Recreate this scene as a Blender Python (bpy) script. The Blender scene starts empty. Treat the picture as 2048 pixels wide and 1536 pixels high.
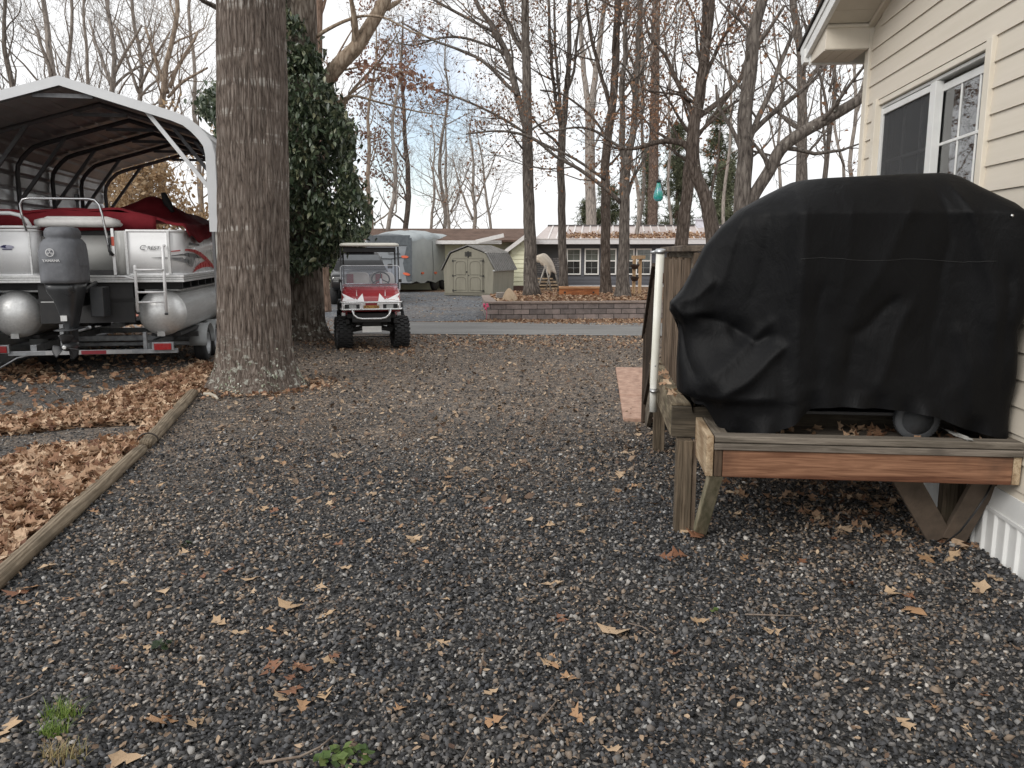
import bpy, math, random
from mathutils import Vector, Matrix, noise
sc = bpy.context.scene
col = sc.collection
R = math.radians
# ---------------------------------------------------------------- camera model
F = 1595.0; PITCH = R(9.36); SP, CP = math.sin(PITCH), math.cos(PITCH); HC = 1.7
def ray(px, py):
    x = (px-1024)/F; y = (py-768)/F
    return Vector((x, CP-y*SP, -SP-y*CP))
def at(px, py, Y):
    r = ray(px, py); t = Y/r.y
    return Vector((r.x*t, Y, HC+r.z*t))
def gnd(px, py, z=0.0):
    r = ray(px, py); t = (z-HC)/r.z
    return Vector((r.x*t, r.y*t, z))
def pxm(Y): return Y/F          # metres per photo pixel at a distance
cam = bpy.data.objects.new('camera', bpy.data.cameras.new('camera'))
col.objects.link(cam); sc.camera = cam
cam.data.sensor_width = 36; cam.data.lens = 36*F/2048
cam.data.clip_start = .05; cam.data.clip_end = 2000
cam.location = (0, 0, HC); cam.rotation_euler = (R(90)-PITCH, 0, 0)
# house frame: u along the near house wall, n away from it, z up
HA = R(6.1); HO = Vector((2.275, 0, 0)); HD = Vector((math.sin(HA), math.cos(HA), 0)); HN = Vector((-math.cos(HA), math.sin(HA), 0))
def hw(u, n, z): return HO+HD*u+HN*n+Vector((0, 0, z))
MH = Matrix(((HD.x, HN.x, 0, HO.x), (HD.y, HN.y, 0, HO.y), (0, 0, 1, 0), (0, 0, 0, 1)))
# ---------------------------------------------------------------- materials
def nodes(name):
    m = bpy.data.materials.new(name); m.use_nodes = True
    nt = m.node_tree; nt.nodes.clear()
    o = nt.nodes.new('ShaderNodeOutputMaterial'); b = nt.nodes.new('ShaderNodeBsdfPrincipled')
    nt.links.new(b.outputs[0], o.inputs[0])
    return m, nt, b, o
def N(nt, kind, **kw):
    n = nt.nodes.new('ShaderNode'+kind)
    for k, v in kw.items():
        if k[0] == 'i' and k[1:].isdigit(): n.inputs[int(k[1:])].default_value = v
        elif k in n.inputs: n.inputs[k].default_value = v
        else: setattr(n, k, v)
    return n
def L(nt, a, b): nt.links.new(a, b)
def ramp(nt, fac, stops, interp='LINEAR'):
    r = nt.nodes.new('ShaderNodeValToRGB'); cr = r.color_ramp; cr.interpolation = interp
    while len(cr.elements) < len(stops): cr.elements.new(.5)
    for e, (p, c) in zip(cr.elements, stops):
        e.position = p; e.color = (*c, 1) if len(c) == 3 else c
    L(nt, fac, r.inputs[0]); return r
def coords(nt, stretch=(1, 1, 1), rot=(0, 0, 0)):
    t = N(nt, 'TexCoord'); m = N(nt, 'Mapping'); m.inputs['Scale'].default_value = stretch; m.inputs['Rotation'].default_value = rot
    L(nt, t.outputs['Object'], m.inputs[0]); return m.outputs[0]
def bump(nt, b, h, strength, dist=.01):
    n = N(nt, 'Bump'); n.inputs['Strength'].default_value = strength; n.inputs['Distance'].default_value = dist
    L(nt, h, n.inputs['Height']); L(nt, n.outputs[0], b.inputs['Normal']); return n
def mixc(nt, f, a, b, mode='MIX'):
    m = N(nt, 'Mix', data_type='RGBA', blend_type=mode)
    for i, s in ((0, f), (6, a), (7, b)):
        if hasattr(s, 'links'): L(nt, s, m.inputs[i])
        else: m.inputs[i].default_value = s if i == 0 else (*s, 1)
    return m.outputs[2]
_pm = {}
def pm(name, c, c2=None, rough=.6, metal=0., scale=8, bmp=0., stretch=(1, 1, 1), detail=6, spec=.5, coat=0., lo=.35, hi=.65, rv=.1, dist=.01):
    """A painted, plastic, metal or cloth surface: two colours broken up by noise, uneven gloss, optional bump."""
    if name in _pm: return _pm[name]
    m, nt, b, o = nodes(name)
    if c2 is None: c2 = tuple(x*.82 for x in c)
    n = N(nt, 'TexNoise', Scale=scale, Detail=detail, Roughness=.62); L(nt, coords(nt, stretch), n.inputs['Vector'])
    r = ramp(nt, n.outputs[0], [(lo, c), (hi, c2)]); L(nt, r.outputs[0], b.inputs['Base Color'])
    mr = N(nt, 'MapRange'); mr.inputs[1].default_value = .3; mr.inputs[2].default_value = .7
    mr.inputs[3].default_value = max(.02, rough-rv); mr.inputs[4].default_value = min(1, rough+rv)
    L(nt, n.outputs[0], mr.inputs[0]); L(nt, mr.outputs[0], b.inputs['Roughness'])
    b.inputs['Metallic'].default_value = metal; b.inputs['Specular IOR Level'].default_value = spec; b.inputs['Coat Weight'].default_value = coat
    if bmp: bump(nt, b, n.outputs[0], bmp, dist)
    _pm[name] = m; return m
def wood(name, c, c2, axis=0, knots=True, rough=.75, s=1., dark=None, bmp=.35, gl=26):
    """Plank wood: grain stretched along one axis, a few darker weathered stains."""
    m, nt, b, o = nodes(name)
    st = [gl*s]*3; st[axis] = 1.4*s
    v = coords(nt, st)
    n = N(nt, 'TexNoise', Scale=2.6, Detail=7, Roughness=.6, Distortion=1.2); L(nt, v, n.inputs['Vector'])
    w = N(nt, 'TexWave', Scale=.62, Distortion=11., Detail=3); w.inputs['Detail Scale'].default_value = .6; L(nt, v, w.inputs['Vector'])
    r = ramp(nt, w.outputs[1], [(.15, c), (.75, c2)])
    r2 = ramp(nt, n.outputs[0], [(.3, tuple(x*.6 for x in c)), (.62, (1, 1, 1))])
    cc = mixc(nt, .7, r.outputs[0], r2.outputs[0], 'MULTIPLY')
    n2 = N(nt, 'TexNoise', Scale=3.2*s, Detail=4); L(nt, coords(nt), n2.inputs['Vector'])
    dk = dark or tuple(x*.3 for x in c)
    f = ramp(nt, n2.outputs[0], [(.56, (0, 0, 0)), (.72, (.85, .85, .85))])
    cc = mixc(nt, f.outputs[0], cc, dk)
    L(nt, cc, b.inputs['Base Color']); b.inputs['Roughness'].default_value = rough; b.inputs['Specular IOR Level'].default_value = .25
    bump(nt, b, w.outputs[1], bmp, .004)
    return m
def bark(name, c, c2, zs=2.2, xs=16., rough=.9, bmp=.9, lichen=0., dist=.02, low=0., bands=False):
    m, nt, b, o = nodes(name)
    v = coords(nt, (xs, xs, zs))
    vo = N(nt, 'TexVoronoi', Scale=1., feature='DISTANCE_TO_EDGE'); 
    n = N(nt, 'TexNoise', Scale=1.3, Detail=6, Roughness=.65); L(nt, v, n.inputs['Vector'])
    vv = N(nt, 'VectorMath', operation='ADD'); L(nt, v, vv.inputs[0]); L(nt, n.outputs['Color'], vv.inputs[1]); L(nt, vv.outputs[0], vo.inputs['Vector'])
    h = N(nt, 'Math', operation='MULTIPLY_ADD'); L(nt, vo.outputs[0], h.inputs[0]); h.inputs[1].default_value = 1.4; L(nt, n.outputs[0], h.inputs[2])
    r = ramp(nt, h.outputs[0], [(.34, tuple(x*.24 for x in c)), (.60, c), (1., c2)])
    cc = r.outputs[0]
    if lichen:
        n2 = N(nt, 'TexNoise', Scale=9., Detail=8, Roughness=.7); L(nt, coords(nt, (1, 1, 1.3)), n2.inputs['Vector'])
        lo = .64 if lichen < 1 else .55
        f = ramp(nt, n2.outputs[0], [(lo, (0, 0, 0)), (lo+.06, (1, 1, 1))])
        if low:
            t = N(nt, 'TexCoord'); sx = N(nt, 'SeparateXYZ'); L(nt, t.outputs['Object'], sx.inputs[0])
            mr = N(nt, 'MapRange'); mr.inputs[1].default_value = low*.35; mr.inputs[2].default_value = low; mr.inputs[3].default_value = 1.; mr.inputs[4].default_value = 0.
            L(nt, sx.outputs[2], mr.inputs[0])
            mm = N(nt, 'Math', operation='MULTIPLY'); L(nt, f.outputs[0], mm.inputs[0]); L(nt, mr.outputs[0], mm.inputs[1]); fo = mm.outputs[0]
        else: fo = f.outputs[0]
        cc = mixc(nt, fo, cc, (.48, .48, .42))
    if bands:   # pale rings and scuffs across the ridges
        n5 = N(nt, 'TexNoise', Scale=1., Detail=4); L(nt, coords(nt, (.9, .9, 8.)), n5.inputs['Vector'])
        f5 = ramp(nt, n5.outputs[0], [(.585, (0, 0, 0)), (.66, (.9, .9, .9))]); h5 = ramp(nt, h.outputs[0], [(.66, (0, 0, 0)), (.9, (1, 1, 1))])
        m5 = mixc(nt, 1., f5.outputs[0], h5.outputs[0], 'MULTIPLY'); cc = mixc(nt, m5, cc, (.46, .43, .39))
    L(nt, cc, b.inputs['Base Color']); b.inputs['Roughness'].default_value = rough; b.inputs['Specular IOR Level'].default_value = .2
    bump(nt, b, h.outputs[0], bmp, dist)
    return m
def islands(name, stops, rough=.7, spec=.3, obj=False, trans=0., bmp=0., patch=False):
    """Every loose piece of the mesh gets its own colour out of a ramp."""
    m, nt, b, o = nodes(name)
    if obj: fac = N(nt, 'ObjectInfo').outputs['Random']
    else: fac = N(nt, 'NewGeometry').outputs['Random Per Island']
    r = ramp(nt, fac, stops); 
    n = N(nt, 'TexNoise', Scale=45., Detail=4); L(nt, coords(nt), n.inputs['Vector'])
    r2 = ramp(nt, n.outputs[0], [(.3, (.62, .6, .58)), (.65, (1, 1, 1))])
    cc = mixc(nt, .8, r.outputs[0], r2.outputs[0], 'MULTIPLY')
    if patch:   # broad damp and dusty areas
        n9 = N(nt, 'TexNoise', Scale=.75, Detail=5, Roughness=.6); L(nt, coords(nt), n9.inputs['Vector']); cc = mixc(nt, 1., cc, ramp(nt, n9.outputs[0], [(.32, (.66, .68, .72)), (.5, (1., .98, .96)), (.66, (1.45, 1.34, 1.22))]).outputs[0], 'MULTIPLY')
    L(nt, cc, b.inputs['Base Color']); b.inputs['Roughness'].default_value = rough; b.inputs['Specular IOR Level'].default_value = spec
    if bmp: bump(nt, b, n.outputs[0], bmp, .004)
    if trans:
        tr = N(nt, 'BsdfTranslucent'); L(nt, cc, tr.inputs[0]); mx = N(nt, 'MixShader'); mx.inputs[0].default_value = trans
        L(nt, b.outputs[0], mx.inputs[1]); L(nt, tr.outputs[0], mx.inputs[2]); L(nt, mx.outputs[0], o.inputs[0])
    return m
def glass(name, tint=(.9, .93, .95), alpha=.25, rough=.02, ior=1.5):
    """Window or windscreen sheet: partly see-through, mirror-like at the surface."""
    m, nt, b, o = nodes(name)
    tr = N(nt, 'BsdfTransparent'); tr.inputs[0].default_value = (*tint, 1)
    gl = N(nt, 'BsdfGlossy'); gl.inputs['Roughness'].default_value = rough
    fr = N(nt, 'Fresnel'); fr.inputs[0].default_value = ior
    ad = N(nt, 'Math', operation='MULTIPLY_ADD'); L(nt, fr.outputs[0], ad.inputs[0]); ad.inputs[1].default_value = 1.6; ad.inputs[2].default_value = alpha; ad.use_clamp = True
    mx = N(nt, 'MixShader'); L(nt, ad.outputs[0], mx.inputs[0]); L(nt, tr.outputs[0], mx.inputs[1]); L(nt, gl.outputs[0], mx.inputs[2])
    L(nt, mx.outputs[0], o.inputs[0]); nt.nodes.remove(b)
    return m
# ---------------------------------------------------------------- mesh building
class MB:
    def __init__(s): s.v = []; s.f = []; s.m = []; s.s = []
    def add(s, vs, fs, m=0, smooth=False, M=None):
        o = len(s.v)
        if M is not None: vs = [M @ Vector(v) for v in vs]
        s.v.extend(tuple(v) for v in vs)
        for f in fs: s.f.append(tuple(i+o for i in f)); s.m.append(m); s.s.append(smooth)
        return s
    def box(s, x0, x1, y0, y1, z0, z1, m=0, M=None):
        v = [(x, y, z) for x in (x0, x1) for y in (y0, y1) for z in (z0, z1)]
        return s.add(v, [(0, 1, 3, 2), (4, 6, 7, 5), (0, 4, 5, 1), (2, 3, 7, 6), (0, 2, 6, 4), (1, 5, 7, 3)], m, False, M)
    def bar(s, p, q, w, h, m=0, up=(0, 0, 1), M=None):
        p, q = Vector(p), Vector(q); d = (q-p).normalized(); x = d.cross(Vector(up))
        if x.length < 1e-4: x = d.cross(Vector((1, 0, 0)))
        x.normalize(); y = x.cross(d)
        v = [c+x*a*w/2+y*b*h/2 for c in (p, q) for a in (-1, 1) for b in (-1, 1)]
        return s.add(v, [(0, 1, 3, 2), (4, 6, 7, 5), (0, 4, 5, 1), (2, 3, 7, 6), (0, 2, 6, 4), (1, 5, 7, 3)], m, False, M)
    def tube(s, pts, r, n=8, m=0, caps=True, smooth=True, M=None, closed=False):
        pts = [Vector(p) for p in pts]; k = len(pts)
        if not hasattr(r, '__len__'): r = [r]*k
        vs = []; fs = []; ref = None
        for i, p in enumerate(pts):
            if closed: d = pts[(i+1) % k]-pts[i-1]
            else: d = pts[min(i+1, k-1)]-pts[max(i-1, 0)]
            if d.length < 1e-9: d = Vector((0, 0, 1))
            d.normalize()
            if ref is None:
                ref = Vector((1, 0, 0)) if abs(d.x) < .8 else Vector((0, 1, 0))
            x = ref-d*ref.dot(d)
            if x.length < 1e-5: x = d.orthogonal()
            x.normalize(); ref = x; y = d.cross(x)
            for j in range(n):
                a = 2*math.pi*j/n
                vs.append(p+(x*math.cos(a)+y*math.sin(a))*r[i])
        for i in range(k if closed else k-1):
            i2 = (i+1) % k
            for j in range(n):
                j2 = (j+1) % n
                fs.append((i*n+j, i*n+j2, i2*n+j2, i2*n+j))
        if caps and not closed:
            fs.append(tuple(range(n))[::-1]); fs.append(tuple((k-1)*n+j for j in range(n)))
        return s.add(vs, fs, m, smooth, M)
    def lathe(s, prof, n=24, m=0, smooth=True, M=None):
        vs = []; fs = []; k = len(prof)
        for (r, z) in prof:
            for j in range(n):
                a = 2*math.pi*j/n; vs.append((r*math.cos(a), r*math.sin(a), z))
        for i in range(k-1):
            for j in range(n):
                j2 = (j+1) % n; fs.append((i*n+j, i*n+j2, (i+1)*n+j2, (i+1)*n+j))
        if prof[0][0] > 1e-6: fs.append(tuple(range(n))[::-1])
        if prof[-1][0] > 1e-6: fs.append(tuple((k-1)*n+j for j in range(n)))
        return s.add(vs, fs, m, smooth, M)
    def prism(s, poly, a, b, m=0, M=None, plane='xz', smooth=False):
        """A polygon in a plane drawn out from a to b along the remaining axis."""
        k = len(poly)
        def P(p, c):
            if plane == 'xz': return (p[0], c, p[1])
            if plane == 'yz': return (c, p[0], p[1])
            return (p[0], p[1], c)
        vs = [P(p, a) for p in poly]+[P(p, b) for p in poly]
        fs = [tuple(range(k)), tuple(range(2*k-1, k-1, -1))]+[(i, k+i, k+(i+1) % k, (i+1) % k) for i in range(k)]
        return s.add(vs, fs, m, smooth, M)
    def loft(s, rings, m=0, smooth=True, caps=True, M=None, closed=True):
        n = len(rings[0]); vs = [p for r in rings for p in r]; fs = []
        for i in range(len(rings)-1):
            for j in range(n if closed else n-1):
                j2 = (j+1) % n; fs.append((i*n+j, i*n+j2, (i+1)*n+j2, (i+1)*n+j))
        if caps and closed: fs.append(tuple(range(n))[::-1]); fs.append(tuple((len(rings)-1)*n+j for j in range(n)))
        return s.add(vs, fs, m, smooth, M)
    def sheet(s, pts, m=0, M=None): return s.add(pts, [tuple(range(len(pts)))], m, False, M)
    def build(s, name, mats, parent=None, bevel=0, solid=0, seg=2, auto=False):
        me = bpy.data.meshes.new(name); me.from_pydata(s.v, [], s.f)
        if not isinstance(mats, (list, tuple)): mats = [mats]
        for m in mats: me.materials.append(m)
        me.polygons.foreach_set('material_index', s.m); me.polygons.foreach_set('use_smooth', s.s); me.update()
        o = bpy.data.objects.new(name, me); col.objects.link(o)
        if parent is not None: o.parent = parent
        if solid:
            md = o.modifiers.new('solid', 'SOLIDIFY'); md.thickness = solid; md.offset = 0
        if bevel:
            md = o.modifiers.new('bevel', 'BEVEL'); md.width = bevel; md.segments = seg; md.limit_method = 'ANGLE'; md.angle_limit = R(35)
        return o
def tag(o, label=None, cat=None, group=None, kind=None):
    if label: o['label'] = label
    if cat: o['category'] = cat
    if group: o['group'] = group
    if kind: o['kind'] = kind
    return o
def thing(name, label, cat, loc=(0, 0, 0), rz=0., group=None):
    o = bpy.data.objects.new(name, None); col.objects.link(o); o.empty_display_size = .1
    o.location = loc; o.rotation_euler = (0, 0, rz)
    return tag(o, label, cat, group)
def copy_tree(o, parent=None):
    c = o.copy(); col.objects.link(c); c.parent = parent
    for ch in list(o.children): copy_tree(ch, c)
    return c
def text(name, s, size, m, parent, M, extrude=.002, sx=1., shear=0., bold=False, align='CENTER'):
    cu = bpy.data.curves.new(name, 'FONT'); cu.body = s; cu.size = size; cu.extrude = extrude; cu.align_x = align; cu.align_y = 'CENTER'; cu.shear = shear
    if bold: cu.offset = size*.018
    t = bpy.data.objects.new(name, cu); col.objects.link(t)
    bpy.context.view_layer.update()
    me = bpy.data.meshes.new_from_object(t.evaluated_get(bpy.context.evaluated_depsgraph_get()))
    bpy.data.objects.remove(t); bpy.data.curves.remove(cu)
    me.transform(M @ Matrix.Diagonal((sx, 1, 1, 1))); me.name = name; me.materials.clear(); me.materials.append(m)
    o = bpy.data.objects.new(name, me); col.objects.link(o); o.parent = parent
    return o
def T(x, y, z, rx=0, ry=0, rz=0): return Matrix.Translation((x, y, z)) @ Matrix.Rotation(rz, 4, 'Z') @ Matrix.Rotation(ry, 4, 'Y') @ Matrix.Rotation(rx, 4, 'X')
def arc(cx, cz, r, a0, a1, n): return [(cx+r*math.cos(R(a0+(a1-a0)*i/n)), cz+r*math.sin(R(a0+(a1-a0)*i/n))) for i in range(n+1)]
def rrect(w, h, r, n=5):
    """rounded rectangle outline, centred"""
    p = []
    for cx, cy, a in ((w/2-r, h/2-r, 0), (-w/2+r, h/2-r, 90), (-w/2+r, -h/2+r, 180), (w/2-r, -h/2+r, 270)):
        p += arc(cx, cy, r, a, a+90, n)
    return p
def crange(a, b, n): return [a+(b-a)*i/(n-1) for i in range(n)]
# ---------------------------------------------------------------- sky, sun, render settings
w = bpy.data.worlds.new('World'); sc.world = w; w.use_nodes = True
nt = w.node_tree; nt.nodes.clear()
SUN_EL, SUN_AZ = R(34), R(222)          # azimuth clockwise from +Y: behind and left of the camera
out = nt.nodes.new('ShaderNodeOutputWorld'); bg = nt.nodes.new('ShaderNodeBackground'); L(nt, bg.outputs[0], out.inputs[0])
sk = N(nt, 'TexSky', sky_type='NISHITA'); sk.sun_disc = False; sk.sun_elevation = SUN_EL; sk.sun_rotation = SUN_AZ; sk.air_density = 1.; sk.dust_density = 1.2; sk.ozone_density = 1.5
tc = N(nt, 'TexCoord'); nz = N(nt, 'TexNoise', Scale=3.1, Detail=7, Roughness=.55); L(nt, tc.outputs['Generated'], nz.inputs['Vector'])
# a gap in the cloud low in the north where the blue shows
dp = N(nt, 'VectorMath', operation='DOT_PRODUCT'); L(nt, tc.outputs['Generated'], dp.inputs[0]); dp.inputs[1].default_value = ray(815, 265).normalized()
gp = N(nt, 'MapRange'); gp.interpolation_type = 'SMOOTHSTEP'; gp.inputs[1].default_value = .988; gp.inputs[2].default_value = 1.; gp.inputs[3].default_value = 0.; gp.inputs[4].default_value = .26
L(nt, dp.outputs['Value'], gp.inputs[0])
dp2 = N(nt, 'VectorMath', operation='DOT_PRODUCT'); L(nt, tc.outputs['Generated'], dp2.inputs[0]); dp2.inputs[1].default_value = ray(1260, 330).normalized()
gp2 = N(nt, 'MapRange'); gp2.interpolation_type = 'SMOOTHSTEP'; gp2.inputs[1].default_value = .99; gp2.inputs[2].default_value = 1.; gp2.inputs[3].default_value = 0.; gp2.inputs[4].default_value = .16
L(nt, dp2.outputs['Value'], gp2.inputs[0])
ad = N(nt, 'Math', operation='SUBTRACT'); L(nt, nz.outputs[0], ad.inputs[0]); L(nt, gp.outputs[0], ad.inputs[1])
ad2 = N(nt, 'Math', operation='SUBTRACT'); L(nt, ad.outputs[0], ad2.inputs[0]); L(nt, gp2.outputs[0], ad2.inputs[1])
cm = ramp(nt, ad2.outputs[0], [(.16, (.3, .3, .3)), (.36, (1, 1, 1))])
mx = N(nt, 'Mix', data_type='RGBA'); L(nt, cm.outputs[0], mx.inputs[0])
skb = N(nt, 'VectorMath', operation='SCALE'); L(nt, sk.outputs[0], skb.inputs[0]); skb.inputs['Scale'].default_value = 1.7
L(nt, skb.outputs[0], mx.inputs[6]); mx.inputs[7].default_value = (11.2, 11.3, 11.4, 1)
L(nt, mx.outputs[2], bg.inputs[0]); bg.inputs[1].default_value = .08
sun = bpy.data.objects.new('sun', bpy.data.lights.new('sun', 'SUN')); col.objects.link(sun)
sun.data.energy = 1.5; sun.data.angle = R(28); sun.data.color = (1, .965, .92)
sd = Vector((math.sin(SUN_AZ)*math.cos(SUN_EL), math.cos(SUN_AZ)*math.cos(SUN_EL), math.sin(SUN_EL)))
sun.rotation_euler = sd.to_track_quat('Z', 'Y').to_euler(); sun.location = sd*60
sc.view_settings.view_transform = 'Standard'; sc.view_settings.look = 'None'; sc.view_settings.exposure = .36; sc.view_settings.gamma = 1; sc.view_settings.use_curve_mapping = False
sc.render.engine = 'CYCLES'; sc.cycles.use_denoising = True; sc.cycles.max_bounces = 6; sc.cycles.transparent_max_bounces = 12
import numpy as np
def proj(p):
    X, Y, Z = p; Z -= HC
    zc = Y*CP-Z*SP; yc = -(Z*CP+Y*SP)
    return (1024+F*X/zc, 768+F*yc/zc, zc)
def inpoly(x, y, poly):
    c = False; j = len(poly)-1
    for i in range(len(poly)):
        xi, yi = poly[i]; xj, yj = poly[j]
        if (yi > y) != (yj > y) and x < (xj-xi)*(y-yi)/(yj-yi)+xi: c = not c
        j = i
    return c
# ---------------------------------------------------------------- ground
def gravel_mat(name, stops, scale, brown, leafy=None, ystart=None, bs=.9):
    m, nt, b, o = nodes(name)
    v = coords(nt)
    n0 = N(nt, 'TexNoise', Scale=60., Detail=3); L(nt, v, n0.inputs['Vector'])
    wv = N(nt, 'VectorMath', operation='MULTIPLY_ADD'); L(nt, n0.outputs['Color'], wv.inputs[0]); wv.inputs[1].default_value = (.012, .012, .012); L(nt, v, wv.inputs[2])
    vo = N(nt, 'TexVoronoi', Scale=scale); L(nt, wv.outputs[0], vo.inputs['Vector'])
    sx = N(nt, 'SeparateXYZ'); L(nt, vo.outputs['Color'], sx.inputs[0])
    c = ramp(nt, sx.outputs[0], stops, 'LINEAR').outputs[0]
    n1 = N(nt, 'TexNoise', Scale=.55, Detail=6, Roughness=.65); L(nt, v, n1.inputs['Vector'])
    c2 = ramp(nt, sx.outputs[1], brown).outputs[0]
    if ystart:
        s2 = N(nt, 'SeparateXYZ'); L(nt, v, s2.inputs[0])
        mr = N(nt, 'MapRange'); mr.inputs[1].default_value = ystart[0]; mr.inputs[2].default_value = ystart[1]; mr.inputs[3].default_value = -.28; mr.inputs[4].default_value = .3
        L(nt, s2.outputs[1], mr.inputs[0]); ad = N(nt, 'Math', operation='ADD'); L(nt, n1.outputs[0], ad.inputs[0]); L(nt, mr.outputs[0], ad.inputs[1])
        f = ramp(nt, ad.outputs[0], [(.42, (0, 0, 0)), (.72, (1, 1, 1))]).outputs[0]
    else: f = ramp(nt, n1.outputs[0], [(.45, (0, 0, 0)), (.7, (.8, .8, .8))]).outputs[0]
    n2 = N(nt, 'TexNoise', Scale=9., Detail=5); L(nt, v, n2.inputs['Vector'])
    f2 = mixc(nt, 1., f, ramp(nt, n2.outputs[0], [(.35, (.25, .25, .25)), (.6, (1, 1, 1))]).outputs[0], 'MULTIPLY')
    c = mixc(nt, f2, c, c2)
    L(nt, c, b.inputs['Base Color']); b.inputs['Roughness'].default_value = .85; b.inputs['Specular IOR Level'].default_value = .25
    bump(nt, b, vo.outputs['Distance'], bs, .02).invert = True
    return m
G_DARK = [(0, (.014, .014, .014)), (.45, (.042, .041, .041)), (.8, (.085, .083, .081)), (.95, (.14, .13, .12)), (1., (.30, .28, .25))]
G_BROWN = [(0, (.050, .041, .035)), (.4, (.16, .13, .107)), (.75, (.28, .228, .185)), (.93, (.38, .295, .22)), (1., (.54, .42, .31))]
M_ground = gravel_mat('gravel_ground', G_DARK, 58, G_BROWN, ystart=(3., 9.5))
M_pad = gravel_mat('pad_gravel', [(0, (.035, .034, .033)), (.6, (.08, .075, .07)), (1., (.16, .145, .13))], 55, G_BROWN, bs=.5)
M_drive = gravel_mat('blue_gravel', [(0, (.05, .054, .062)), (.5, (.10, .107, .118)), (.85, (.16, .168, .18)), (1., (.34, .34, .34))], 22, [(0, (.09, .08, .07)), (1, (.24, .18, .13))])
M_leafground = gravel_mat('leafy_soil', [(0, (.06, .038, .026)), (.5, (.17, .105, .065)), (1, (.34, .21, .125))], 20, [(0, (.06, .045, .033)), (1, (.22, .14, .09))])
def sheet(name, poly, z, m, kind='structure'):
    return tag(MB().sheet([(x, y, z) for x, y in poly]).build(name, m), kind=kind)
def gp(*pts): return [tuple(gnd(x, y).xy) for x, y in pts]
sheet('ground', [(-140, -30), (140, -30), (140, 260), (-140, 260)], 0, M_ground)
pn, pf = gp((830, 669), (1290, 672.5)), gp((880, 643.5), (1290, 650))
def ext(a, b, x):  # straight on to a given x
    t = (x-a[0])/(b[0]-a[0]); return (x, a[1]+(b[1]-a[1])*t)
RN = lambda x: ext(pn[0], pn[1], x)[1]
RF = lambda x: RN(0)+2.98+.8*(RN(x)-RN(0))
sheet('far_yard_ground', [(-70, RF(-70)-.3), (70, RF(70)-.3), (120, 240), (-120, 240)], .004, M_leafground)
M_road = pm('asphalt', (.19, .185, .178), (.145, .14, .135), rough=.85, scale=1.4, detail=9, bmp=.15, spec=.3)
m, nt, b, o = nodes('worn_asphalt'); v = coords(nt)
n1 = N(nt, 'TexNoise', Scale=120., Detail=3); L(nt, v, n1.inputs['Vector']); n2 = N(nt, 'TexNoise', Scale=.9, Detail=7); L(nt, coords(nt, (.5, 2.2, 1)), n2.inputs['Vector'])
c = mixc(nt, 1., ramp(nt, n2.outputs[0], [(.3, (.15, .146, .14)), (.68, (.235, .23, .22))]).outputs[0], ramp(nt, n1.outputs[0], [(.3, (.7, .7, .7)), (.65, (1.1, 1.1, 1.1))]).outputs[0], 'MULTIPLY')
L(nt, c, b.inputs['Base Color']); b.inputs['Roughness'].default_value = .88; bump(nt, b, n1.outputs[0], .4, .004); M_road = m
sheet('road', [(-60, RN(-60)), (60, RN(60)), (60, RF(60)), (-60, RF(-60))], .012, M_road)
sheet('gravel_driveway', gp((560, 646), (968, 642), (985, 606), (1062, 588), (1062, 584), (600, 584)), .008, M_drive)
LOG = [gnd(x, y) for x, y in ((-330, 1470), (0, 1160), (285, 903), (387, 792))]
sheet('boat_pad_gravel', gp((-420, 850), (-200, 690), (150, 682), (436, 705), (428, 742), (300, 800), (0, 845)), .004, M_pad)
M_red = pm('red_clay_paving', (.36, .13, .085), (.28, .10, .07), rough=.85, scale=2.5, bmp=.2)
sheet('red_path', gp((-400, 690), (80, 672), (280, 640), (280, 622), (150, 628), (-400, 655)), .009, M_red)
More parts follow.
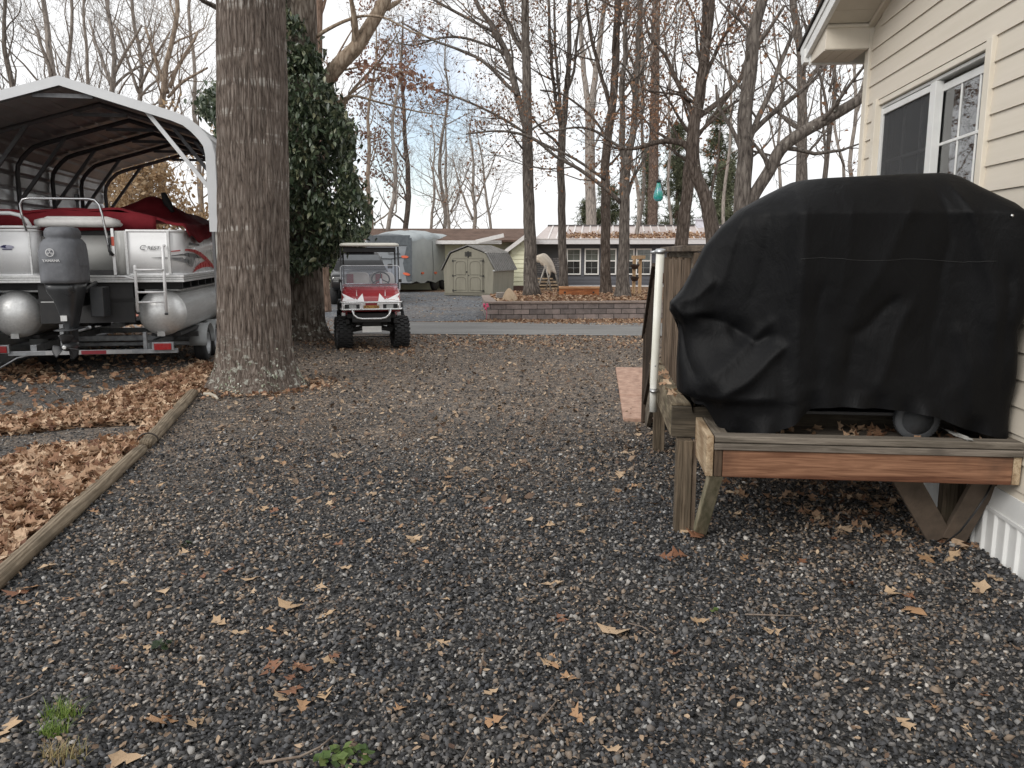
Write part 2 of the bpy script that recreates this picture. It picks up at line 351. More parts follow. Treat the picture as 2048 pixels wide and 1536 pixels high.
# ---------------------------------------------------------------- scattering many small pieces in one mesh
def scatter(name, temps, P, E, S, m, z_sc=None):
    """One mesh out of many small templates. P positions, E euler angles, S sizes."""
    P = np.asarray(P, float); E = np.asarray(E, float); S = np.asarray(S, float); k = len(P)
    which = np.arange(k) % len(temps)
    V = []; loops = []; lt = []; off = 0
    for ti, (tv, tf) in enumerate(temps):
        idx = np.where(which == ti)[0]
        if not len(idx): continue
        tv = np.asarray(tv, float); e = E[idx]
        cx, sx = np.cos(e[:, 0]), np.sin(e[:, 0]); cy, sy = np.cos(e[:, 1]), np.sin(e[:, 1]); cz, sz = np.cos(e[:, 2]), np.sin(e[:, 2])
        Rm = np.empty((len(idx), 3, 3))
        Rm[:, 0, 0] = cz*cy; Rm[:, 0, 1] = cz*sy*sx-sz*cx; Rm[:, 0, 2] = cz*sy*cx+sz*sx
        Rm[:, 1, 0] = sz*cy; Rm[:, 1, 1] = sz*sy*sx+cz*cx; Rm[:, 1, 2] = sz*sy*cx-cz*sx
        Rm[:, 2, 0] = -sy; Rm[:, 2, 1] = cy*sx; Rm[:, 2, 2] = cy*cx
        sv = tv[None]*S[idx][:, None, None] if S.ndim == 1 else tv[None]*S[idx][:, None, :]
        w = np.einsum('kij,kvj->kvi', Rm, sv)+P[idx][:, None, :]
        V.append(w.reshape(-1, 3))
        fl = np.concatenate([np.asarray(f) for f in tf]); ft = np.asarray([len(f) for f in tf])
        base = off+np.arange(len(idx))*len(tv)
        loops.append((fl[None]+base[:, None]).ravel()); lt.append(np.tile(ft, len(idx))); off += len(tv)*len(idx)
    V = np.concatenate(V); loops = np.concatenate(loops).astype(np.int32); lt = np.concatenate(lt).astype(np.int32)
    me = bpy.data.meshes.new(name); me.vertices.add(len(V)); me.vertices.foreach_set('co', V.ravel())
    me.loops.add(len(loops)); me.loops.foreach_set('vertex_index', loops)
    me.polygons.add(len(lt)); ls = np.concatenate([[0], np.cumsum(lt)[:-1]]).astype(np.int32)
    me.polygons.foreach_set('loop_start', ls); me.polygons.foreach_set('loop_total', lt)
    me.update(calc_edges=True); me.validate(); me.materials.append(m)
    o = bpy.data.objects.new(name, me); col.objects.link(o); return o
rs = np.random.RandomState(7)
def chip(seed):
    r = random.Random(seed); n = (4, 5, 3, 4, 5, 4)[seed % 6]; b_, t_ = [], []
    a0 = r.random()*6
    el = r.uniform(.38, .8)
    for j in range(n):
        a = a0+2*math.pi*(j+r.uniform(-.32, .32))/n; q = r.uniform(.75, 1.3)
        b_.append((math.cos(a)*q, math.sin(a)*q*el, -.3)); q2 = q*r.uniform(.6, .95)
        t_.append((math.cos(a)*q2, math.sin(a)*q2*el, r.uniform(.2, .42)))
    return b_+t_, [tuple(range(n, 2*n))]+[(j, (j+1) % n, n+(j+1) % n, n+j) for j in range(n)]
CH = [chip(i) for i in range(14)]
M_stone = islands('stone_chips', [(0, (.020, .021, .023)), (.33, (.060, .062, .067)), (.60, (.12, .123, .13)), (.76, (.185, .18, .174)), (.88, (.23, .175, .128)), (.94, (.26, .26, .258)), (1., (.50, .49, .47))], rough=.8, spec=.3, patch=True)
M_pebble = islands('pale_pebbles', [(0, (.3, .3, .29)), (1., (.62, .61, .58))], rough=.8)
def tri_area(Y0, Y1, dens, xm=.70, extra=None):
    k = int(dens*(Y1-Y0)*(Y0+Y1)*xm); Y = np.sqrt(rs.uniform(Y0**2, Y1**2, k)); X = rs.uniform(-xm, xm, k)*Y
    return np.stack([X, Y], 1)
def left_of_log(X, Y, pad=0.):
    x = np.interp(Y, [p.y for p in LOG], [p.x for p in LOG])
    return (X < x+pad) & (Y < LOG[-1].y+.1)
def stones(Y0, Y1, dens, s0, s1):
    q = tri_area(Y0, Y1, dens); q = q[~left_of_log(q[:, 0], q[:, 1], .05)]
    wallx = 2.275+.107*q[:, 1]; q = q[q[:, 0] < wallx]
    k = len(q); s = rs.uniform(s0, s1, k)*(1+.5*(rs.rand(k) > .93))
    return q, s
Q = []; SZ = []
for a in ((2.2, 3.6, 3600, .006, .0155), (3.6, 5.2, 2100, .007, .0165), (5.2, 7.2, 800, .009, .018), (7.2, 10., 190, .010, .019), (10., 16.2, 40, .012, .022)):
    q, s = stones(*a); Q.append(q); SZ.append(s)
Q = np.concatenate(Q); SZ = np.concatenate(SZ); k = len(Q)
Z = SZ*rs.uniform(.0, .95, k)
gr = scatter('gravel', CH, np.column_stack([Q, Z]), np.column_stack([rs.normal(0, .5, k), rs.normal(0, .5, k), rs.uniform(0, 6.3, k)]), np.column_stack([SZ, SZ, SZ*rs.uniform(.7, 1.25, k)]), M_stone)
tag(gr, kind='stuff')
PADP = [(-200, 700), (436, 705), (428, 742), (300, 800), (270, 850), (100, 930), (-250, 990)]
q = []
while len(q) < 4200:
    X, Y = rs.uniform(-8, -2.6), rs.uniform(5, 12.6); px, py, _ = proj((X, Y, 0))
    if inpoly(px, py, PADP) and px > -60: q.append((X, Y, .006))
q = np.array(q); k = len(q); s = rs.uniform(.009, .02, k)
tag(scatter('pad_stones', CH, q, np.column_stack([rs.normal(0, .4, k), rs.normal(0, .4, k), rs.uniform(0, 6.3, k)]), np.column_stack([s, s, s*.7]), M_stone), kind='stuff')
# pale pebbles: mostly low on the right-hand side of the drive
q = tri_area(2.25, 6., 34); keep = rs.rand(len(q)) < np.clip(.3+.75*(q[:, 0]/q[:, 1]+.1), .10, 1); q = q[keep & ~left_of_log(q[:, 0], q[:, 1], .05) & (q[:, 0] < 2.2+.107*q[:, 1])]
k = len(q); s = rs.uniform(.006, .014, k)
tag(scatter('pebbles', CH, np.column_stack([q, s*.55]), np.column_stack([rs.normal(0, .3, k), rs.normal(0, .3, k), rs.uniform(0, 6, k)]), s, M_pebble), kind='stuff')
# ---------------------------------------------------------------- leaves
def oak_leaf(seed, simple=False):
    """A dry oak leaf one unit long: deep pointed lobes off a midrib, curled and twisted."""
    r = random.Random(seed)
    if simple:
        xs = [0, .3, .62, 1.]; wl = [.03, r.uniform(.2, .32), r.uniform(.16, .3), .02]; fw = [0, .05, .08, 0]
    else:
        xs = [0, .17, .29, .41, .53, .66, .8, 1.]
        wl = [.010, .014, .10, .33, .075, .37, .085, .0]
        fw = [0, 0, 0, .09, 0, .16, .04, 0]
    kf = r.random()
    if not simple: wl = [w_*(1 if kf < .6 else (.62 if kf < .85 else .8))+(0 if kf < .85 or not 0 < i < 7 else .09) for i, w_ in enumerate(wl)]
    cx, cw, tw, sb = r.uniform(-1.1, 1.1), r.uniform(-.2, 1.3), r.uniform(-.5, .5), r.uniform(-.35, .35)
    V = []
    for i, x in enumerate(xs):
        for sgn in (-1, 0, 1):
            w = wl[i]*r.uniform(.55, 1.25)*sgn; xx = x+(fw[i]*r.uniform(.2, 1.7) if sgn else 0)
            y = w+sb*(x-.5)**2; z = cx*(xx-.5)**2*.5+cw*w*w+tw*w*(xx-.5)
            V.append((xx-.5, y, z))
    z0 = min(p[2] for p in V); V = [(a, b_, c_-z0) for a, b_, c_ in V]
    Fc = []
    for i in range(len(xs)-1):
        a = i*3; Fc += [(a, a+1, a+4, a+3), (a+1, a+2, a+5, a+4)]
    return V, Fc
LEAF = [oak_leaf(i) for i in range(24)]; SLEAF = [oak_leaf(50+i, True) for i in range(10)]
LC = [(0, (.16, .075, .045)), (.2, (.27, .145, .085)), (.45, (.40, .245, .15)), (.75, (.52, .355, .235)), (1., (.64, .48, .33))]
M_leaf = islands('dry_oak_leaves', LC, rough=.65, trans=.12)
M_leafdull = islands('dull_leaf_crumbs', [(0, (.09, .055, .04)), (.45, (.21, .145, .10)), (.8, (.36, .26, .175)), (1., (.54, .41, .28))], rough=.75)
def leaves(name, P, s0, s1, simple=True, tilt=.45, m=None, lift=.01):
    P = np.asarray(P, float); k = len(P)
    e = np.column_stack([rs.normal(0, tilt, k), rs.normal(0, tilt, k), rs.uniform(0, 6.3, k)]); P = P.copy(); P[:, 2] += rs.uniform(0, lift, k)
    return tag(scatter(name, SLEAF if simple else LEAF, P, e, rs.uniform(s0, s1, k), m or M_leaf), kind='stuff')
BANK1 = [(436, 722), (392, 792), (288, 900), (160, 1010), (0, 1155), (-120, 1240), (-300, 1150), (-60, 960), (60, 905), (190, 895), (285, 868), (300, 850), (150, 858), (30, 872), (-160, 880), (-60, 850), (120, 830), (250, 785), (330, 755)]
P = []
while len(P) < 6200:
    X = rs.uniform(-6, -1.6); Y = rs.uniform(2.8, 12.)
    px, py, _ = proj((X, Y, 0))
    if inpoly(px, py, BANK1) and px > -220:
        lx = np.interp(Y, [p.y for p in LOG], [p.x for p in LOG])
        if X < lx-.03: P.append((X, Y, .012+.035*rs.rand()))
leaves('leaf_bank', P, .085, .135, simple=False, tilt=.55, lift=.03)
# the leafy soil under the bank
sheet('leaf_bank_soil', gp(*[(x, y) for x, y in BANK1]), .008, M_leafground)
def area(poly, n, z=0.):
    """n random ground points inside a polygon given in photo pixels, even over the ground"""
    w_ = [gnd(x, y, z) for x, y in poly]; x0, x1 = min(p.x for p in w_), max(p.x for p in w_); y0, y1 = min(p.y for p in w_), max(p.y for p in w_)
    pl = [(p.x, p.y) for p in w_]; out_ = []
    while len(out_) < n:
        X, Y = rs.uniform(x0, x1), rs.uniform(y0, y1)
        if inpoly(X, Y, pl): out_.append((X, Y, z))
    return out_
P = area([(0, 850), (300, 800), (428, 742), (436, 690), (-60, 690), (-100, 800)], 700)
P += area([(-150, 690), (290, 690), (290, 640), (-150, 650)], 2600)
P += area([(-100, 760), (120, 770), (100, 715), (-100, 690)], 900)
leaves('leaves_under_boat', P, .08, .13, lift=.03)
P = area([(600, 690), (690, 690), (690, 640), (600, 640)], 350)+area([(870, 645), (1300, 652), (1300, 638), (980, 640)], 1300)+area([(820, 700), (1300, 700), (1300, 673), (820, 669)], 650)+area([(650, 700), (830, 715), (830, 690), (650, 680)], 300)
leaves('roadside_leaves', P, .045, .095, lift=.02)
P = area([(660, 640), (960, 640), (985, 606), (1050, 590), (700, 592)], 420)
leaves('driveway_leaves', P, .05, .11, lift=.01, m=M_leafdull)
q = tri_area(5.2, 16.2, 40); q = q[~left_of_log(q[:, 0], q[:, 1], .1) & (q[:, 0] > -.38*q[:, 1]) & (q[:, 0] < 2.1+.107*q[:, 1])]
leaves('leaf_litter', np.column_stack([q, np.full(len(q), .012)]), .03, .085, m=M_leafdull)
q = tri_area(2.25, 8., 150); q = q[~left_of_log(q[:, 0], q[:, 1], .06) & (q[:, 0] < 2.15+.107*q[:, 1])]
leaves('leaf_crumbs', np.column_stack([q, np.full(len(q), .012)]), .012, .036, m=M_leafdull, tilt=.35)
# crumbled brown leaf bits trodden into the drive, thicker with distance and in drifts
def crumbs(name, Y0, Y1, dens, s0, s1, m, thr):
    q = tri_area(Y0, Y1, dens, .66); q = q[~left_of_log(q[:, 0], q[:, 1], .08) & (q[:, 0] > -.40*q[:, 1]-.6) & (q[:, 0] < 2.15+.107*q[:, 1])]
    kp = np.array([noise.noise((x*.7, y*.7, 3.))+.6*noise.noise((x*2.1, y*2.1, 7.)) > thr+rs.normal(0, .12) for x, y in q]); q = q[kp]
    leaves(name, np.column_stack([q, np.full(len(q), .014)]), s0, s1, m=m, tilt=.4)
M_bits = islands('trodden_leaf_bits', [(0, (.08, .058, .046)), (.45, (.20, .15, .115)), (.8, (.35, .27, .20)), (1., (.54, .43, .32))], rough=.85)
crumbs('leaf_bits_near', 2.3, 4.2, 700, .008, .020, M_bits, .08)
crumbs('leaf_bits_middle', 4.2, 8.5, 640, .010, .028, M_bits, -.14)
crumbs('leaf_bits_far', 8.5, 16.3, 260, .016, .040, M_bits, -.22)
P = area([(1420, 990), (1960, 1030), (1940, 930), (1420, 900)], 260)+area([(1500, 1040), (1960, 1120), (1990, 1060), (1830, 1000), (1600, 990)], 160)
leaves('leaves_under_platform', P, .07, .12, simple=False)
# single leaves on the near gravel, each its own object
leaf_me = []
LCOL = {'tan': [(.50, .345, .205), (.60, .44, .29)], 'rust': [(.22, .105, .062), (.31, .155, .09)], 'amber': [(.40, .235, .13), (.48, .295, .165)]}
LM = {kx: islands('oak_leaf_'+kx, [(0, a), (1, b_)], rough=.6, trans=.12, obj=True) for kx, (a, b_) in LCOL.items()}
LLAB = {'tan': 'pale tan dry oak leaf with pointed lobes lying on the gravel', 'rust': 'rust brown curled oak leaf lying on the gravel', 'amber': 'amber brown dry oak leaf lying on the dark gravel'}
for kx in LCOL:
    for i in range(6):
        me = bpy.data.meshes.new('oak_leaf'); me.from_pydata(*[LEAF[(i+len(leaf_me)) % 24][0], [], LEAF[(i+len(leaf_me)) % 24][1]]); me.materials.append(LM[kx]); leaf_me.append((kx, me))
SPOT = [(1225, 1270, 't', .17), (1100, 1172, 't', .15), (475, 1270, 't', .12), (440, 1250, 't', .13), (575, 1218, 't', .14), (650, 1236, 't', .12), (545, 1338, 'r', .13), (600, 1340, 'r', .13), (590, 1385, 'r', .14), (560, 1400, 't', .11), (604, 1420, 'a', .11), (650, 1398, 't', .09), (322, 1450, 'a', .12), (395, 1452, 't', .11), (345, 1440, 'r', .12),
        (255, 1525, 't', .12), (10, 1470, 't', .13), (1548, 1268, 't', .11), (1122, 1240, 'r', .11), (1140, 1360, 'a', .09), (985, 1390, 't', .10), (990, 1448, 'a', .10), (1155, 1440, 'a', .11), (885, 1290, 't', .09), (740, 1085, 't', .09), (820, 1085, 't', .12), (845, 1055, 't', .09), (690, 1140, 't', .10), (640, 1180, 't', .10), (330, 1190, 't', .11), (100, 1140, 't', .13), (60, 1180, 'a', .13), (40, 1190, 'r', .15),
        (1360, 1115, 'r', .14), (1330, 1118, 'r', .11), (1395, 1075, 'r', .16), (1375, 1068, 't', .10), (1545, 1105, 't', .12), (1600, 1130, 'r', .12), (1610, 1195, 't', .09), (1960, 1185, 't', .14), (1985, 1160, 't', .13), (1900, 1120, 't', .15), (1850, 1125, 'a', .11), (975, 1020, 'r', .10), (1240, 955, 't', .12), (1300, 1010, 'a', .12), (1160, 1015, 't', .10), (1060, 1045, 't', .10), (1120, 1050, 't', .10), (1490, 1120, 'a', .1), (1690, 1170, 'r', .11), (1780, 1190, 't', .1), (1830, 1230, 'a', .11)]
rnd = random.Random(3)
def lone_leaf(p, kind, size):
    ks = [mm for kk, mm in leaf_me if kk[0] == kind]
    me = rnd.choice(ks); o = bpy.data.objects.new('oak_leaf', me); col.objects.link(o)
    o.location = (p[0], p[1], .014); o.rotation_euler = (rnd.gauss(0, .2), rnd.gauss(0, .2), rnd.uniform(0, 6.3)); o.scale = (size,)*3
    kk = {'t': 'tan', 'r': 'rust', 'a': 'amber'}[kind]
    tag(o, LLAB[kk], 'leaf', 'single oak leaves lying on the gravel')
for x, y, kk, s in SPOT: lone_leaf(gnd(x, y), kk, s)
for i in range(140):
    while 1:
        Y = math.sqrt(rnd.uniform(2.4**2, 6.4**2)); X = rnd.uniform(-.68, .62)*Y
        if i % 5 > 2 and i: X, Y = lastp[0]+rnd.gauss(0, .14), lastp[1]+rnd.gauss(0, .14)
        if Y < 2.35: continue
        lx = np.interp(Y, [p.y for p in LOG], [p.x for p in LOG])
        if X > lx+.1 and X < 2.1+.1*Y: break
    if i % 5 <= 2: lastp = (X, Y)
    lone_leaf((X, Y), rnd.choice('tttaaar'), rnd.uniform(.035, .095))
# ---------------------------------------------------------------- edging logs, twigs, weeds
M_log = wood('weathered_log', (.29, .235, .17), (.20, .158, .112), axis=1, rough=.9, s=.8, bmp=.6)
def log(p, q, r, label, seed):
    p, q = Vector(p), Vector(q); d = q-p; ln = d.length
    t = thing('edging_log', label, 'log', (*((p+q)/2).xy, 0), math.atan2(-d.x, d.y), 'edging logs along the drive')
    mb = MB(); rings = []; n = 14; k = 40; rr = random.Random(seed)
    for i in range(k+1):
        y = -ln/2+ln*i/k; ring = []
        f = r*(1+.05*noise.noise((y*2, seed, 0)))*(.86 if i in (0, k) else 1)
        ox = .02*noise.noise((y*.8, seed, 5))
        for j in range(n):
            a = 2*math.pi*j/n; g = f*(1+.10*noise.noise((math.cos(a)*2, y*1.5+seed, math.sin(a)*2)))
            ring.append((ox+math.cos(a)*g*1.1, y, max(-.01, r*.62+math.sin(a)*g*.9)))
        rings.append(ring)
    mb.loft(rings); mb.build('timber', M_log, t)
    return t
log(LOG[0], gnd(283, 905), .052, 'long pale weathered edging log running out of the near corner of the drive', 1)
l2 = log(gnd(291, 898), gnd(387, 791), .060, 'short split edging log ending at the foot of the thick oak', 2)
M_dark = pm('dark_band', (.03, .022, .016))
mb = MB(); dd = (LOG[3]-LOG[2]).length; mb.tube([(.082*math.cos(R(a))*1.05, -dd/2+.15, .045+.07*math.sin(R(a))) for a in range(-20, 201, 20)], .008, 6); mb.build('wire_band', M_dark, l2)
M_twig = pm('dry_twig', (.26, .21, .17), (.16, .12, .09), rough=.85, scale=30)
def twig(pts, r, label):
    w_ = [gnd(x, y) for x, y in pts]; c0 = w_[0]
    t = MB(); t.tube([(p.x-c0.x, p.y-c0.y, r+.012+.006*((i*7) % 3)) for i, p in enumerate(w_)], [r*(1-.5*i/len(w_)) for i in range(len(w_))], 6)
    o = t.build('twig', M_twig); o.location = c0; tag(o, label, 'twig', 'twigs on the gravel')
twig([(1075, 1458), (1095, 1435), (1108, 1422), (1117, 1404)], .004, 'thin dark twig standing out at an angle on the gravel, low in the middle')
twig([(1490, 1235), (1540, 1239), (1600, 1243)], .004, 'long straight pale twig lying on the gravel before the grill platform')
twig([(962, 1345), (965, 1330), (967, 1316)], .004, 'short grey twig between two leaves on the gravel')
twig([(1255, 1252), (1285, 1262), (1310, 1281)], .003, 'bent thin twig beside the largest tan leaf')
twig([(520, 1535), (600, 1526), (640, 1510), (668, 1480)], .005, 'long bent twig beside the green weed at the bottom edge')
twig([(30, 1410), (62, 1402), (90, 1385)], .003, 'fine curved twig above the green grass tuft')
twig([(875, 1230), (880, 1242), (886, 1250)], .004, 'small grey twig with a bent end in mid gravel')
twig([(925, 1530), (935, 1515), (940, 1509)], .003, 'tiny twig at the bottom middle of the gravel')
M_pale = pm('bleached_wood', (.5, .46, .38), (.36, .32, .26), rough=.8)
mb = MB(); w_ = [gnd(x, y) for x, y in ((408, 793), (420, 793), (430, 797), (436, 803))]; mb.tube([(p.x-w_[0].x, p.y-w_[0].y, .03) for p in w_], [.02, .022, .02, .014], 8)
o = mb.build('stick', M_pale); o.location = w_[0]; tag(o, 'short bleached curved stick lying against the foot of the thick oak', 'stick')
M_grass = islands('grass_blades', [(0, (.10, .17, .03)), (.5, (.19, .30, .055)), (1, (.33, .40, .12))], rough=.5, trans=.25)
M_hay = islands('dry_grass_blades', [(0, (.30, .22, .11)), (.6, (.45, .36, .2)), (1, (.25, .27, .1))], rough=.6, trans=.2)
def tuft(px, py, n, h, sp, m, label):
    c0 = gnd(px, py); r = random.Random(px); mb = MB()
    for i in range(n):
        a = r.uniform(0, 6.3); q = r.uniform(0, 1)**.7; bx, by = math.cos(a)*sp*q, math.sin(a)*sp*q*.6
        ln = h*r.uniform(.5, 1.1); dr = r.uniform(0, 6.3); lean = r.uniform(.2, 1.); wd = r.uniform(.0015, .003)
        pts = []
        for k in range(4):
            t = k/3; pts.append((bx+math.cos(dr)*lean*ln*t*t, by+math.sin(dr)*lean*ln*t*t, ln*t*(1-.35*lean*t)))
        pr = (-math.sin(dr), math.cos(dr)); V = []
        for k, p in enumerate(pts):
            ww = wd*(1-k/3.2); V += [(p[0]-pr[0]*ww, p[1]-pr[1]*ww, p[2]), (p[0]+pr[0]*ww, p[1]+pr[1]*ww, p[2])]
        mb.add(V, [(2*k, 2*k+1, 2*k+3, 2*k+2) for k in range(3)])
    o = mb.build('grass_tuft', m); o.location = c0; tag(o, label, 'grass tuft')
tuft(125, 1435, 130, .075, .075, M_grass, 'bright green grass tuft growing through the gravel, upper of the near pair')
tuft(108, 1470, 90, .065, .05, M_grass, 'smaller yellow-green grass tuft just below the bright green one')
tuft(130, 1520, 110, .08, .08, M_hay, 'straw coloured dry grass tuft at the bottom edge of the gravel')
M_weed = islands('weed_leaves', [(0, (.045, .085, .02)), (.6, (.10, .16, .04)), (1, (.19, .24, .08))], rough=.5, trans=.2)
M_weedd = islands('dark_weed_leaves', [(0, (.03, .05, .025)), (1, (.07, .10, .05))], rough=.5, trans=.15)
def weed(px, py, n, s, sp, m, label):
    c0 = gnd(px, py); r = random.Random(px+5); mb = MB()
    for i in range(n):
        a = r.uniform(0, 6.3); q = math.sqrt(r.random()); cx_, cy_, cz_ = math.cos(a)*sp*q, math.sin(a)*sp*q*.55, r.uniform(.01, .045)
        ss = s*r.uniform(.6, 1.2); M = T(cx_, cy_, cz_, r.gauss(0, .4), r.gauss(0, .4), a)
        V = [(0, 0, 0)]+[(ss*math.cos(R(t))*(1 if k % 2 else .72), ss*math.sin(R(t))*(1 if k % 2 else .72), .1*ss) for k, t in enumerate(range(0, 360, 40))]
        mb.add(V, [(0, 1+k, 1+(k+1) % 9) for k in range(9)], M=M)
    o = mb.build('weed', m); o.location = c0; tag(o, label, 'weed')
weed(317, 1302, 16, .018, .05, M_weedd, 'low dark green clover-like weed beside an upright brown leaf')
weed(378, 1098, 9, .02, .05, M_weedd, 'tiny dark weed alone in the middle of the left gravel')
weed(690, 1527, 34, .02, .11, M_weed, 'leafy green weed cut off by the bottom edge of the photo')
weed(1432, 1236, 6, .013, .04, M_weed, 'faint green seedling near the long straight twig')
# ---------------------------------------------------------------- trees
B_oak = bark('oak_bark', (.15, .118, .098), (.25, .21, .18), zs=3.8, xs=27, bmp=1., lichen=1., low=.75, dist=.028, bands=True)
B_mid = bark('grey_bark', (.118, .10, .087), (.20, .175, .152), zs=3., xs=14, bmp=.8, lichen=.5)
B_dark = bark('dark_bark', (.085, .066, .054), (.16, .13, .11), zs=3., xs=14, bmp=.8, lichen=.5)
B_far = bark('glare_lightened_bark', (.25, .22, .195), (.34, .30, .265), zs=2., xs=8, bmp=.5)  # far trees: sky glare is put into the bark colour by lightening it
B_pine = bark('pine_bark', (.12, .085, .068), (.20, .15, .12), zs=4., xs=8, bmp=.8)
B_tan = bark('tan_bark', (.25, .195, .15), (.34, .275, .215), zs=2., xs=8, bmp=.5)
B_limb = bark('smooth_limb_bark', (.24, .18, .13), (.36, .29, .22), zs=3., xs=11, bmp=.5)
def poly_at(pts, s):
    """point, tangent and index position at arc length s"""
    for i in range(len(pts)-1):
        l = (pts[i+1]-pts[i]).length
        if s <= l or i == len(pts)-2: 
            t = min(1, s/max(l, 1e-6)); return pts[i].lerp(pts[i+1], t), (pts[i+1]-pts[i]).normalized(), i+t
        s -= l
def plen(pts): return sum((pts[i+1]-pts[i]).length for i in range(len(pts)-1))
LV = {1: dict(per=1.5, ln=(1.5, 3.6), ang=(30, 62), rr=.42, seg=7, sides=5),
      2: dict(per=1.9, ln=(.7, 1.7), ang=(28, 60), rr=.5, seg=5, sides=4),
      3: dict(per=3.8, ln=(.4, 1.05), ang=(25, 60), rr=.55, seg=4, sides=3),
      4: dict(per=4.4, ln=(.2, .5), ang=(25, 60), rr=.6, seg=2, sides=3)}
def sprout(mb, r, pts, rad, lvl, mx, s0=.15, dens=1., sc_=1., up=.10, rmin=.0035, tips=None, droop=0.):
    c = LV[lvl]; ln = plen(pts); n = max(1, int(round(ln*c['per']*dens/sc_+r.uniform(-.4, .4))))
    for i in range(n):
        s = ln*(s0+(1-s0)*((i+r.random())/n)); p, d, fi = poly_at(pts, s)
        i0 = int(fi); i1 = min(i0+1, len(rad)-1); pr = rad[i0]+(rad[i1]-rad[i0])*(fi-i0)
        ax = d.orthogonal().normalized(); ax.rotate(Matrix.Rotation(r.uniform(0, 6.3), 3, d))
        q = d.copy(); q.rotate(Matrix.Rotation(R(r.uniform(*c['ang'])), 3, ax))
        l = r.uniform(*c['ln'])*sc_*(1.15-.55*s/ln); rr = max(rmin, min(pr*.8, pr*c['rr']*r.uniform(.7, 1.2)))
        if lvl == 1: rr = min(rr, .02*l+.004)
        cp = [p.copy()]; cr = [rr]; k = c['seg']
        for j in range(k):
            q = (q+Vector((r.gauss(0, .17), r.gauss(0, .17), r.gauss(0, .14)+up-droop*j*.03))).normalized()
            cp.append(cp[-1]+q*l/k); cr.append(max(rmin*.8, rr*(1-.8*(j+1)/k)))
        mb.tube(cp, cr, c['sides'], caps=False)
        if tips is not None and lvl >= mx-1: tips += [(cp[-1], rr), (cp[len(cp)//2], rr)]
        if lvl < mx: sprout(mb, r, cp, cr, lvl+1, mx, .2, dens, sc_, up, rmin, tips, droop)
def smooth(pts, rad, k=3):
    """Catmull-Rom through the given points"""
    P = [pts[0]*2-pts[1]]+pts+[pts[-1]*2-pts[-2]]; o = []; ro = []
    for i in range(1, len(P)-2):
        for j in range(k):
            t = j/k; a, b_, c_, d_ = P[i-1], P[i], P[i+1], P[i+2]
            o.append(.5*((2*b_)+(c_-a)*t+(2*a-5*b_+4*c_-d_)*t*t+(3*b_-a-3*c_+d_)*t**3)); ro.append(rad[i-1]+(rad[i]-rad[i-1])*t)
    o.append(pts[-1]); ro.append(rad[-1]); return o, ro
def wiggle(pts, rad, seed, amt, lowf=0.):
    return [p+Vector((noise.noise((p.z*1.3, seed, 0)), noise.noise((p.z*1.3, seed, 9)), 0))*amt+Vector((noise.noise((p.z*.32, seed+.5, 3)), noise.noise((p.z*.32, seed+.5, 13)), 0))*amt*lowf for p in pts], rad
M_cling = islands('clinging_brown_leaves', [(0, (.17, .085, .05)), (.5, (.30, .165, .10)), (1, (.42, .26, .16))], rough=.7, trans=.3)
M_redleaf = islands('clinging_red_leaves', [(0, (.16, .078, .055)), (.5, (.26, .14, .10)), (1, (.37, .225, .16))], rough=.7, trans=.3)
M_tanleaf = islands('clinging_tan_leaves', [(0, (.30, .19, .10)), (.5, (.44, .31, .18)), (1, (.56, .43, .28))], rough=.7, trans=.3)
